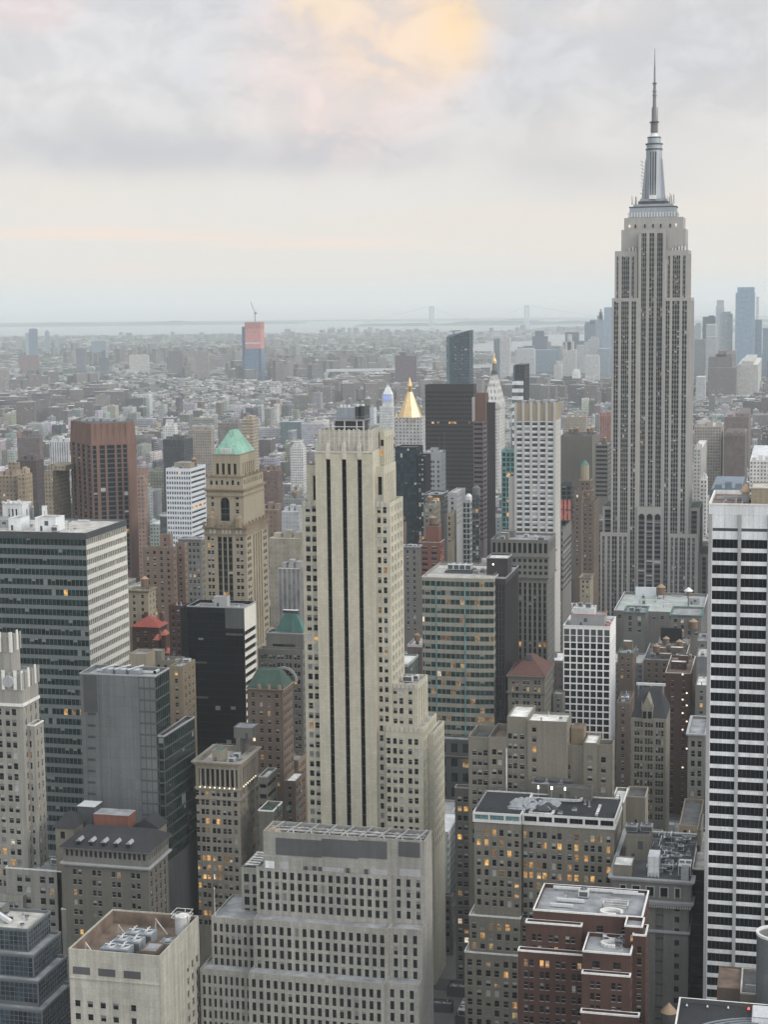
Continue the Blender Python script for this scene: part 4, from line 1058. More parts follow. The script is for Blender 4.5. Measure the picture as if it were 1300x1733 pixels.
    for i in range(6):
        x = xs_+i*.95; yy = lambda q: m4[2]+.5+(m4[3]-m4[2]-1)*.33*q
        za2 = lambda q: m4[5]+.23+(za-m4[5]-.23)*q
        sl.box(x, x+.55, yy(.1)-.5, yy(.1), za2(.02), za2(.26), 'roof_white')
    b.part('skylight', sl)
    def crest(mb):
        for d, h, k in ((m, 2.6, 'tan_trim'), (m3, 1.6, 'tan_trim')):
            n = int((d[1]-d[0])/1.7); zz = d[5]
            for i in range(n+1):
                x = d[0]+(d[1]-d[0])*i/n; hh = h*(1.0 if i % 3 == 0 else .5)
                mb.box(x-.5, x+.5, d[2]-.5, d[2]+.5, zz+.003, zz+hh, k)
            n = int((d[3]-d[2])/1.9)
            for i in range(1, n+1):
                y = d[2]+(d[3]-d[2])*i/n; hh = h*(1.0 if i % 3 == 0 else .5)
                mb.box(d[1]-.5, d[1]+.5, y-.45, y+.45, zz+.003, zz+hh, k)
        for f in (.16, .82):
            x = m[0]+(m[1]-m[0])*f; mb.cyl(x, m[2]+.9, m[5]+.01, m[5]+4.6, 2.6, 2.4, 'tan_trim', 10); mb.cyl(x, m[2]+.9, m[5]+4.603, m[5]+6.2, 2.4, .6, 'tan_trim', 10)
    b.add('stone_crest', crest)
    b.cornice((x0, x1, y0, y1), zm1-1.0, 'tan_trim', out=.8, h=.9); b.ledge((x0, x1, y0, y1), zt1-.2, 'tan_trim', .5, .7)
green_pyramid()

# ================================================================== bronze-brown turned tower
def bronze_tower():
    b = B('bronze_brick_tower', 'bronze brown brick tower with dark window strips and folded blank crown, upper left', 'skyscraper', vb=960)
    Yc = 1265.0
    def pt(u, Y, z): return (solve_x(u, Y, z), Y)
    zt = ZV(190, 717, 1250)
    pl = [pt(117, 1282, zt), pt(153, 1246, zt), pt(215, 1262, zt), pt(229, 1276, zt), pt(226, 1310, zt), pt(130, 1315, zt)]
    b.setroot((pl[1][0], pl[1][1], 0))
    zc = ZV(190, 752, 1250); fh = FH(190, 850, 1250, 8.0); zm = ZV(190, 970, 1250)
    s = S(fh=fh, wh=fh*.72, top=1, strip=True, sp='metal_dark', rec=1.0, lit=.004, blind=.03, sty='plain', glass='glass_black', zmin=zm)
    b.poly(pl, 0, zc, [s.cp(cu=even(4, .62, .03)), s.cp(cu=[(.02, .08), (.16, .26), (.34, .45), (.53, .66), (.74, .98)][:0] or [(.03, .13), (.22, .36), (.42, .63), (.69, .81), (.86, .97)]), None, None, None, s.cp(cu=even(4, .6))], 'bronze_brick', 'roof_tar', par=.05)
    # folded crown: brick pleats that lean inwards
    mb = MB(); c = (sum(p[0] for p in pl)/6, sum(p[1] for p in pl)/6)
    bot, top = [], []
    for i in range(6):
        p, q = pl[i], pl[(i+1) % 6]; n = [4, 6, 2, 2, 4, 3][i]
        U = Vector((q[0]-p[0], q[1]-p[1])).normalized(); Nn = Vector((U.y, -U.x))
        for j in range(n):
            for t, d in ((0, 0), (.42, 1.2), (.58, 1.2)) if True else ():
                f = (j+t)/n; x, y = p[0]+(q[0]-p[0])*f, p[1]+(q[1]-p[1])*f
                bot.append((x-Nn.x*d*.0, y-Nn.y*d*.0)); top.append((x-Nn.x*(d+1.0), y-Nn.y*(d+1.0)))
    mb.prism(bot, zc+.01, zt, 'bronze_brick', 'roof_tar', False, top); b.part('folded_crown', mb)
    b.hulls.append((pl, zc, zt))
    b.add('roof_plant', lambda mb: [mb.box(c[0]-18+i*6, c[0]-14+i*6, c[1]-8, c[1]+4, zt+.01, zt+1.6+(i*3 % 4)*.5, 'metal_grey') for i in range(6)])
bronze_tower()

# ================================================================== office with the curved glass front
def curved_glass():
    b = B('curved_glass_office', 'bowed green glass office with pale bands and many lit floors, right of the central tower', 'office building', vb=1260)
    fh = FH(770, 1100, 812, 15.2)
    zt = ZV(836, 978, 815)
    us = [(714, 812.6), (738, 812.2), (762, 812), (787, 812), (812, 812.3), (836, 813.4)]
    pl = [(solve_x(u, Y, zt), Y) for u, Y in us]; pl += [(pl[-1][0], 856), (pl[0][0], 856)]
    b.setroot((pl[2][0], 812, 0))
    g = S(fh=fh, wh=fh*.56, top=1.9, rec=.25, lit=.11, blind=.06, sty='plain', glass='glass_teal', lk='lit_soft', bk='blind_dim', reveal=True, zmin=ZV(760, 1290, 812))
    sp = [g.cp(cu=even(3, .93, .0)) for _ in range(5)]
    sp[0] = g.cp(cu=[(.03, .16), (.20, .58), (.62, .98)])
    b.poly(pl, 0, zt, sp+[g.cp(bay=3, ww=2.7), None, g.cp(bay=3, ww=2.7)], 'band_beige', 'roof_pale', par=.7, cop='limestone_pale')
    def piers(mb):
        for i in (1, 3):
            x, y = pl[i]; mb.box(x-.35, x+.35, y-.3, y-.01, 20, zt-2, 'glass_pale', bottom=True)
    b.add('glass_fin', piers)
    zr = zt-.7; xa, xb = solve_x(758, 832, zr), solve_x(797, 832, zr)
    b.add('plinth', lambda mb: mb.box(xa-1, xb+1, 829, 843, zr, zr+1.2, 'metal_dark', bottom=True))
    for i in range(4): b.airunit(xa+1.4+i*(xb-xa-2.8)/3, 835, zr+1.2, 3.0, 6, 3.0, 'metal_light', 1)
    for i in range(3): b.airunit(xb+3+i*2.6, 830+i*4, zr, 2.2, 2.2, 1.8, 'metal_grey', 1)
    b.duct([(xb+2, 839), (xb+9, 839)], zr, .9)
    b.rail(pl[0][0]+.8, pl[5][0]-.8, 818, 855, zt+.2, 1.0)
curved_glass()
def base_hall():
    b = B('ornate_base_building', 'dark low stone building with arched ground windows under the bowed glass office', 'building', vb=1345)
    m = b.fit(738, 800, 1253, 803, depth=7)
    b.tier(m, S(fh=7.5, bay=5, ww=3.2, wh=4.6, mx=.5, top=2, rec=.5, lit=.12, blind=.0, sty='mull3', glass='glass', lk='lit_soft'), S(fh=7.5, bay=5, ww=3, wh=4.6), 'charcoal', 'roof_grey', cop='grey_stone', par=.6)
    b.cornice(m[:4], m[5]-9, 'grey_stone', .6, .7)
base_hall()

def brown_shaft():
    b = B('dark_brown_tower', 'dark brown ribbed tower hugging the west end of the bowed glass office', 'skyscraper', vb=1230)
    Y = 818.0; m = b.fit(837, 856, 979, Y, xb=878); zm = ZV(860, 1250, Y)
    s = S(fh=3.6, bay=1.6, ww=.9, wh=3.3, strip=True, sp='metal_dark', rec=.3, top=3, mx=.4, sty='plain', lit=0, blind=0, glass='glass_bronze', zmin=zm)
    b.tier(m, s, s, 'dark_brown', 'roof_grey', cop='metal_grey', par=.7)
    t = b.fit(824, 861, 945, Y+9, depth=13); t = (t[0], min(t[1], m[1]-.4), t[2], t[3], m[5]-8, t[5]); b.tier(t, None, None, 'dark_brown', 'roof_white', cop='metal_grey', par=.5)
    x, z = wx(835, 956, Y+9); b.add('lamp', lambda mb: mb.box(x-.3, x+.3, Y+8.7, Y+8.99, z, z+.6, 'lamp_white', bottom=True))
brown_shaft()

def gothic_piers():
    b = B('vertical_pier_building', 'grey stone building of vertical piers with an open loggia under its flat roof', 'office building', vb=1140)
    Y = 900.0; m = b.fit(831, 929, 915, Y, xb=941); x0, x1, y0, y1, _, zt = m
    zc, zm = ZV(880, 978, Y), ZV(900, 1160, Y); fh = FH(880, 960, Y, 11.2)
    za, zb = ZV(880, 919, Y), ZV(880, 936, Y)
    b.tier((x0, x1, y0, y1, zc, zt), S(fh=fh, cu=even(11, .62, .01), wh=za-zb, top=zt-za, rec=.9, sty='plain', lit=0, blind=0, bot=zb-zc-1), S(fh=60, cu=even(7, .5, .03), wh=za-zb, top=zt-za, rec=.9, sty='plain'), 'grey_stone', 'roof_grey', cop='grey_stone')
    for r, v in enumerate((951, 962, 972)):
        z = ZV(880, v, Y)
        for i in range(11):
            x = x0+(x1-x0)*(i+.5)/11; b.add('window', lambda mb: mb.box(x-.8, x+.8, Y-.06, Y-.01, z, z+1.7, 'glass', bottom=True))
    b.cornice((x0, x1, y0, y1), ZV(880, 944, Y), 'grey_stone', .7, 1.0); b.cornice((x0, x1, y0, y1), zc-.2, 'grey_stone', .6, 1.0)
    s = S(fh=fh, wh=fh*.72, top=2.5, strip=True, sp='charcoal', rec=.7, lit=.01, blind=.1, sty='plain', zmin=zm)
    b.tier((x0+.8, x1-.6, y0+.8, y1-.8, 0, zc-.22), s.cp(cu=even(11, .52, .01)), s.cp(strip=False, cu=even(6, .42, .03), wh=fh*.5, sty='sash'), 'grey_stone', 'roof_grey', par=.05)
    b.clutter(m, 31, 8, kinds='abpfd', wk='grey_stone')
gothic_piers()

def silver_tower():
    b = B('silver_panel_tower', 'slim silver window-panelled tower with flared bronze crown between brown slab and tallest spire', 'skyscraper', vb=905)
    Y = 1000.0; m = b.fit(873, 939, 713, Y, xb=949.5); x0, x1, y0, y1, _, zc = m
    fh = FH(905, 800, Y, 9.0); zt = ZV(940, 680, Y)
    g = S(fh=fh, wh=fh*.60, top=.5, rec=.15, cu=even(5, .72, .0), sty='plain', lit=.01, blind=.5, glass='glass_mid', bk='grey_light', zmin=ZV(900, 930, Y))
    b.tier(m, g, S(fh=fh, wh=fh*.5, top=2, rec=.2, bay=7, ww=1.2, lit=0, sty='plain'), ['silver', 'pale_pier', 'silver', 'pale_pier'], 'roof_tar', par=.05)
    W = x1-x0
    b.each('pier', range(6), lambda mb, i: mb.box(x0+W*i/5-.75, x0+W*i/5+.75, Y-.55, Y-.006, 0, zt-.4, 'pale_pier'))
    mb = MB(); o = 1.3
    mb.prism([(x0, y0+.01), (x1, y0+.01), (x1, y1), (x0, y1)], zc+.01, zt-.8, 'bronze_crown', 'roof_tar', False, [(x0-o*.3, y0-o*.3), (x1+o*.2, y0-o*.3), (x1+o*.2, y1), (x0-o*.3, y1)])
    b.part('bronze_crown', mb); b.hulls.append(([(x0, y0), (x1, y0), (x1, y1), (x0, y1)], zc, zt))
    b.add('roof_plant', lambda mb: [mb.box(x0+3+i*4.2, x0+6+i*4.2, y0+4, y0+9, zt-.8, zt+.4+(i % 2)*.5, 'metal_grey') for i in range(5)])
    an = b.fit(861, 873, 806, Y+1.5, depth=18); b.tier((an[0], x0-.005, an[2], an[3], 0, an[5]), None, None, 'pale_pier', 'roof_pale')
silver_tower()

# ================================================================== right edge: white banded tower
def banded_right():
    b = B('white_banded_tower', 'black and white striped office tower with blank white top band, right edge', 'office building', vb=1690)
    Y = 510.0; m = b.fit(1201, 1395, 856, Y, depth=36); x0, x1, y0, y1, _, zt = m
    fh = FH(1240, 1200, Y, 21.4); zm = ZV(1240, 1720, Y)
    px = (x1-x0)/(1395-1201.0)
    cu = CU(1201, 1395, [(1207.5, 1251.5), (1256.5, 1302), (1307, 1350), (1355, 1392)])
    def rows(z0, z1): return
    g = S(fh=fh, cu=cu, wh=fh*.68, top=zt-ZV(1240, 913, Y), rec=.2, lit=.0, blind=.0, sty='plain', glass='glass_black', zmin=zm, lk='lit_soft')
    b.tier(m, g, g.cp(cu=even(6, .9)), 'white_panel', 'roof_brown', par=1.0, cop='white_trim')
    z9 = ZV(1240, 899, Y)
    b.add('shadow_gap', lambda mb: [mb.box(x0+(a*194)*px, x0+(c*194)*px, Y-.02, Y-.004, z9, z9+.9, 'metal_dark', bottom=True) for a, c in cu])
    b.each('pier', (1203.5, 1254, 1304.5, 1352.5), lambda mb, u: mb.box(x0+(u-1201)*px-.5, x0+(u-1201)*px+.5, Y-.4, Y-.006, 0, zt-3, 'grey_light'))
    # each glazed bay is divided by thin mullions
    def mull(mb):
        for a, c in cu:
            xa, xb = x0+a*(x1-x0), x0+c*(x1-x0); n = 6
            for i in range(1, n):
                x = xa+(xb-xa)*i/n; mb.box(x-.06, x+.06, Y+.08, Y+.18, zm, ZV(1240, 914, Y), 'metal_dark')
    b.add('mullion', mull)
    zr = zt-1.0
    xa, xb = solve_x(1253, Y+14, zr), solve_x(1271, Y+14, zr)
    b.add('roof_hut', lambda mb: mb.box(xa+.5, xb-.5, Y+15, Y+19, zr, zr+3, 'metal_grey')); b.add('hut_roof', lambda mb: mb.hip(xa-.1, xb+.1, Y+14.4, Y+19.6, zr+3.01, zr+5.2, 'wood_cone', .2, .2))
    xc = solve_x(1272, Y+9, zr); b.bulkhead(xc, xc+22, Y+9, Y+26, zr, 4.6, 'tan_stone', 'roof_pale')
    b.clutter((x0, xc, Y, Y+36, 0, zt), 2, 6, z=zr, kinds='pfd', mg=1.2)
banded_right()

def white_grid():
    b = B('white_gridded_tower', 'white gridded block with square dark windows and orange netting round its rooftop works', 'office building', vb=1240)
    Y = 850.0; m = b.fit(954, 1033.5, 1061, Y, xb=1043); x0, x1, y0, y1, _, zt = m
    fh = FH(990, 1130, Y, 11.65); zm = ZV(1000, 1265, Y)
    g = S(fh=fh, cu=even(7, .80, .005), wh=fh*.80, top=zt-ZV(1000, 1089, Y), rec=.3, lit=.0, blind=.0, sty='mull3', glass='glass_black', zmin=zm)
    b.tier(m, g, g.cp(cu=even(8, .45)), 'white_grid', 'roof_grey', par=1.3, cop='white_trim')
    b.each('plant_screen', [(i, o) for i in range(7) for o in (.0, 3.5)], lambda mb, t: mb.box(x0+(x1-x0)*(t[0]+.12)/7, x0+(x1-x0)*(t[0]+.88)/7, Y-.03, Y-.005, ZV(1000, 1087, Y)+t[1], ZV(1000, 1087, Y)+t[1]+3.1, 'metal_dark', bottom=True))
    zr = zt-1.3
    b.bulkhead(x0+3.2, x1-3.5, y0+5, y0+17, zr, 5.5, 'metal_grey', 'roof_grey')
    b.bulkhead(x0+4, x1-9, y0+8, y0+18, zr+5.5, 3.2, 'metal_light', 'roof_white', door=False)
    def net(mb):
        z = zr+5.85
        for (p, q) in (((x0+3, y0+4.8), (x1-3.3, y0+4.8)), ((x1-3.2, y0+4.8), (x1-3.2, y0+17))):
            mb.bar((*p, z+.5), (*q, z+.5), .4, 'orange_safety')
        mb.bar((x0+2, y0+1.4, zr+.5), (x1-2, y0+1.4, zr+.5), .6, 'orange_safety'); mb.bar((x1-1.6, y0+1.5, zr+.5), (x1-1.6, y0+15, zr+.7), .8, 'orange_safety')
        rnd = random.Random(5)
        for i in range(26):
            x, y = x1-rnd.uniform(1, 3.2), y0+rnd.uniform(5, 17); s = rnd.uniform(.3, .8); mb.box(x-s, x+s, y-s, y+s, zr+.02+i*.001, zr+s*2, rnd.choice(('orange_safety', 'red_net', 'white_panel', 'metal_grey')))
    b.add('safety_netting', net)
    b.clutter((x0+4, x1-9, y0+8, y0+18, 0, 0), 6, 7, z=zr+8.7, kinds='apfd', mg=.3)
white_grid()

# ================================================================== stepped tan brick cluster, lower right
def stepped_tan():
    b = B('stepped_brick_building', 'stepped tan brick building with big blank wall and white flat roof behind the lit offices', 'office building', vb=1400)
    Y = 592.0; fh = FH(850, 1280, Y, 16.7); zm = ZV(850, 1430, Y)
    pw = S(fh=fh, wh=fh*.56, top=4.6, rec=.35, lit=.04, blind=.6, zmin=zm)
    a = b.fit(793, 828, 1249, Y, depth=18); b.tier(a, pw.cp(cu=CU(793, 828, [(799.5, 806.5), (809, 816), (818.5, 825.5)])), pw, 'tan_brick', 'roof_tar', cop='tan_brick', par=2.2)
    c = b.fit(827, 858, 1248, Y-1.2, depth=20); c = (a[1]+.003, c[1], c[2], c[3], 0, c[5]); b.tier(c, pw.cp(cu=[(.20, .43), (.51, .74)]), pw, 'tan_brick', 'roof_brown', par=2.6)
    d = b.fit(859, 894, 1214, Y-.4, depth=19); d = (c[1]+.003, d[1], d[2], d[3], 0, d[5]); b.tier(d, pw.cp(cu=[(.05, .23), (.30, .48), (.62, .82)], top=6.2, skip=()), None, 'tan_brick', 'roof_white', par=.8)
    e = b.fit(895, 960, 1222, Y-1.8, xb=968); e = (d[1]+.003, e[1], e[2], e[3], 0, e[5]); b.tier(e, pw.cp(cu=[(.12, .225)], top=2.2, blind=.9), pw.cp(bay=5, ww=1.0), 'tan_brick', 'roof_white', par=.8)
    f = b.fit(961, 989, 1262, Y+2, depth=14); f = (e[1]+.003, f[1], f[2], f[3], 0, f[5]); b.tier(f, pw.cp(cu=[(.02, .12)], top=7), None, 'tan_brick', 'roof_grey')
    g = b.fit(989, 1011, 1258, Y+.6, depth=14); g = (f[1]+.003, g[1], g[2], g[3], 0, g[5]); b.tier(g, pw.cp(cu=[(.30, .66)]), None, 'tan_brick', 'roof_white', par=.7)
    h = b.fit(1011, 1037.5, 1261, Y+1.4, xb=1041); h = (g[1]+.003, h[1], h[2], h[3], 0, h[5]); b.tier(h, pw.cp(cu=[(.25, .56)]), pw, 'tan_brick', 'roof_brown', par=2.2)
    x, z0 = solve_x(964, Y+9, 150), ZV(964, 1262, Y+9)
    b.bulkhead(f[0]+.5, f[1]-.5, Y+6, Y+14, f[5]-1.1, 6, 'tan_trim', 'roof_brown', door=False)
    xp = c[1]; b.add('downpipe', lambda mb: mb.box(xp-.25, xp+.2, Y-1.6, Y-1.21, zm, c[5]-4, 'roof_white'))
    # rooftop pavilion with urns in front of the blank wall
    xa, xb = solve_x(902, Y-5, 100), solve_x(965, Y-5, 100); z1 = ZV(930, 1322, Y-5)
    b.add('pavilion', lambda mb: (mb.box(xa, xb, Y-9, Y-2, 0, z1, 'grey_brick', top='roof_grey'), [mb.cyl(xa+2.6+i*5.2, Y-6, z1+.003, z1+1.1, 1.9, 2.2, 'charcoal', 12) for i in range(3)]))
    b.clutter(e[:4]+(0, e[5]), 14, 3, z=e[5]-.8, kinds='pf', mg=1)
stepped_tan()

def lit_offices():
    b = B('lit_brick_offices', 'broad tan brick office block with rows of glowing orange windows and white framed top floor', 'office building', vb=1733)
    Y = 545.0; m = b.fit(884, 1042, 1386, Y, depth=24); x0, x1, y0, y1, _, zt = m
    fh = FH(920, 1500, Y, 17.0); zm = ZV(920, 1760, Y)
    z1 = ZV(960, 1400, Y)
    rib = S(fh=60, wh=zt-z1-1.9, top=.8, rec=.7, lit=.25, blind=0, sty='mull3', glass='glass_pale', cu=even(6, .86, .005), lk='lit_soft')
    b.tier((x0, x1, y0, y1, z1, zt), rib.cp(glass='glass', lit=0), rib, 'white_trim', 'slate', par=.4)
    pw = S(fh=fh, wh=fh*.62, top=2.4, rec=.25, lit=.36, blind=.45, zmin=zm)
    cu = CU(884, 1042, [(884.5, 891), (894.5, 901), (908, 915), (918, 925), (934, 941), (944, 951), (961.5, 968.5), (973.5, 980.5), (990.5, 997), (1001.5, 1008), (1014, 1020.5), (1028.5, 1035)])
    lowz = ZV(960, 1560, Y)
    b.tier((x0+.3, x1-.3, y0+.4, y1-.4, lowz, z1-.003), pw.cp(cu=cu), pw.cp(bay=4, ww=1.3), 'tan_brick', 'roof_grey', par=.1)
    b.tier((x0, x1, y0, y1, 0, lowz-.003), pw.cp(cu=cu, lit=.12), pw.cp(bay=4, ww=1.3), 'tan_brick', 'roof_grey', par=.1)
    # left half stands a little forward and is stepped by white ledges
    n = b.fit(800.5, 885, 1379, Y-2.5, depth=26); n = (n[0], x0-.004, n[2], n[3], 0, n[5]); z2 = ZV(840, 1393, Y-2.5)
    b.tier((n[0], n[1], n[2], n[3], z2, n[5]), rib.cp(cu=even(3, .9, .01), wh=n[5]-z2-1.7, lit=.0), rib, 'white_trim', 'slate', par=.4)
    cl = CU(800.5, 884.5, [(805, 812), (819, 826), (833, 840), (846, 853), (860, 867), (873, 880)])
    steps = [(z2-.003, ZV(840, 1545, Y), .4), (ZV(840, 1545, Y), ZV(840, 1605, Y), -1.2), (ZV(840, 1605, Y), 0, -2.6)]
    for i, (za, zb, o) in enumerate(steps):
        b.tier((n[0]+o, n[1]-.01*i, n[2]+o, n[3]+.1*i, zb, za-.004*i), pw.cp(cu=cl, lit=.34 if i == 0 else .16), pw.cp(bay=4, ww=1.3), 'tan_brick', 'roof_pale', par=.1, cop='white_trim' if i else None)
    # terraces on the roof
    zr = zt-.4
    def terr(mb):
        w = .9
        for (xa, xb, ya, yb) in ((x0+2, x0+10, y0+1.2, y0+2.1), (x0+9.5, x0+10.4, y0+2.103, y0+16), (x0+2, x0+2.9, y0+2.103, y0+9), (x0+24, x0+24.9, y0+3, y0+15)): mb.box(xa, xb, ya, yb, zr, zr+.5, 'roof_white')
    b.add('roof_kerb', terr)
    b.rail(n[0]+.6, x1-.6, n[2]+3.2, n[3]-.6, n[5]+.02, 1.3, 'metal_dark', .1)
    for i in range(3):
        x = x0+3+i*4.6; b.add('roof_lamp', lambda mb: (mb.cyl(x, y0+17, zr, zr+4.2, .12, .1, 'metal_grey', 8), mb.cyl(x, y0+17, zr+4.203, zr+5.2, .28, .22, 'lamp_white', 10)))
    mb = MB(); P = [(x0+1, y0+16), (x0+16, y0+16), (x0+17.6, y0+17), (x0+17.8, y0+19.5), (x0+16.5, y0+21)]
    for p, q in zip(P, P[1:]): mb.bar((*p, zr+1.0), (*q, zr+1.0), .8, 'metal_light')
    b.part('duct', mb)
    rnd = random.Random(4); mb = MB()
    for i in range(46):      # heap of dust sheets and tarpaulins
        x, y = n[0]+12+rnd.uniform(0, 14), n[2]+8+rnd.uniform(0, 9); s = rnd.uniform(.7, 2.0)
        mb.cyl(x, y, n[5]-.4+i*.002, n[5]-.3+s*.8, s*1.4, s*.35, rnd.choice(('metal_grey', 'charcoal', 'grey_light', 'metal_blue')), rnd.choice((5, 6, 7)), ph=rnd.random()*6)
    b.part('tarpaulin', mb)
    b.bulkhead(x0+6, x0+21, y1-5, y1-.6, zr, 4.2, 'grey_brick', 'roof_tar')
    b.clutter((x0, x1, y0, y1, 0, 0), 17, 5, z=zr, kinds='paf', mg=2)
lit_offices()

def maroon():
    b = B('maroon_brick_building', 'dark maroon brick building outlined with white copings, stepped terraces on its roof', 'apartment building', vb=1733)
    Y = 455.0; fh = FH(950, 1640, Y, 19.5)
    pw = S(fh=fh, wh=fh*.55, top=3.3, rec=.35, lit=.03, blind=.22, bk='blind', sty='sash')
    A = b.fit(903, 1088, 1553, Y+5, depth=22); b.tier(A, pw.cp(bay=6.4, ww=1.9, mx=1.5), pw.cp(bay=4, ww=1.2), 'maroon_brick', 'roof_grey', par=1.0, cop='white_trim')
    a1 = b.fit(890, 990, 1568, Y+2.6, depth=10); b.tier((a1[0], A[0]+14, a1[2], A[2]-.003, 0, a1[5]), pw.cp(bay=4.8, ww=1.1, pair=.5), pw, 'maroon_brick', 'roof_grey', par=.7, cop='white_trim')
    a2 = b.fit(877, 990, 1617, Y, depth=9); b.tier((a2[0], A[0]+16, a2[2], a1[2]-.003, 0, a2[5]), pw.cp(bay=4.6, ww=1.1, pair=.5, top=2.4), pw, 'maroon_brick', 'roof_grey', par=.7, cop='white_trim')
    Cc = b.fit(986.5, 1068, 1616, Y-9, depth=20); b.tier((Cc[0], Cc[1], Cc[2], A[2]-.004, 0, Cc[5]), pw.cp(bay=4.5, ww=2.0, top=2.6), pw.cp(bay=5, ww=1.2), 'maroon_brick', 'roof_grey', par=.9, cop='white_trim')
    c1 = b.fit(985, 1067, 1653, Y-11.2, depth=4); b.tier((c1[0], c1[1], c1[2], Cc[2]-.003, 0, c1[5]), pw.cp(bay=4.5, ww=1.1, pair=.5, top=2.2), pw, 'maroon_brick', 'roof_grey', par=.7, cop='white_trim')
    c2 = b.fit(983, 1082, 1721, Y-13.5, depth=4); b.tier((c2[0], c2[1], c2[2], c1[2]-.003, 0, c2[5]), pw, pw, 'maroon_brick', 'roof_grey', par=.7, cop='white_trim')
    D = b.fit(1058, 1088, 1569, Y-2, xb=1096); D = (max(D[0], Cc[1]-6), D[1], D[2], A[2]-.006, Cc[5]-1, D[5]); b.tier(D, pw.cp(bay=4, ww=1.8, top=2.4), pw, 'maroon_brick', 'roof_grey', par=.8, cop='white_trim')
    E = b.fit(1070, 1094, 1569, Y-3, xb=1106); b.tier((Cc[1]+.003, E[1], Y-3, A[2]-.01, 0, D[5]-2), pw.cp(bay=4, ww=1.2), pw.cp(bay=5, ww=1.0), 'maroon_brick', 'roof_grey', cop='white_trim', par=.6)
    zr = A[5]-1
    b.clutter((A[0], A[1]-14, A[2], A[3], 0, 0), 12, 5, z=zr, kinds='apd', mg=2)
    # white kidney-shaped planters and pipework
    def ring(x, y, z, r, k='white_trim'):
        mb = MB(); n = 16
        for i in range(12):
            t, u = math.pi*(.1+i/12*1.55), math.pi*(.1+(i+1)/12*1.55); mb.bar((x+r*1.35*math.cos(t), y+r*math.sin(t), z+.5), (x+r*1.35*math.cos(u), y+r*math.sin(u), z+.5), .9, k)
        b.part('curved_duct', mb)
    ring(Cc[1]-6, Cc[2]+8, Cc[5]-.9, 1.9); ring(Cc[1]-6, Cc[2]+13, Cc[5]-.9, 1.9); ring(Cc[1]-7, A[2]+4, zr, 2.2)
    b.rail(Cc[1]-10, Cc[1]-3, A[2]+8, A[2]+12, zr, 1.3, 'roof_white', .14)
    mb = MB(); mb.bar((A[0]+3, A[3]-2, zr+1), (A[1]-3, A[3]-2, zr+1), .7, 'metal_light'); mb.bar((A[1]-10, A[3]-4, zr+1.3), (A[1]-1, A[3]-4, zr+1.3), .5, 'metal_light')
    for i in range(9): x = A[0]+4+i*(A[1]-A[0]-8)/8; mb.box(x-.2, x+.2, A[3]-2.2, A[3]-1.8, zr, zr+.64, 'metal_grey')
    b.part('pipe', mb)
    b.clutter((Cc[0], Cc[1], Cc[2], A[2], 0, 0), 22, 3, z=Cc[5]-.9, kinds='apf', mg=2)
maroon()

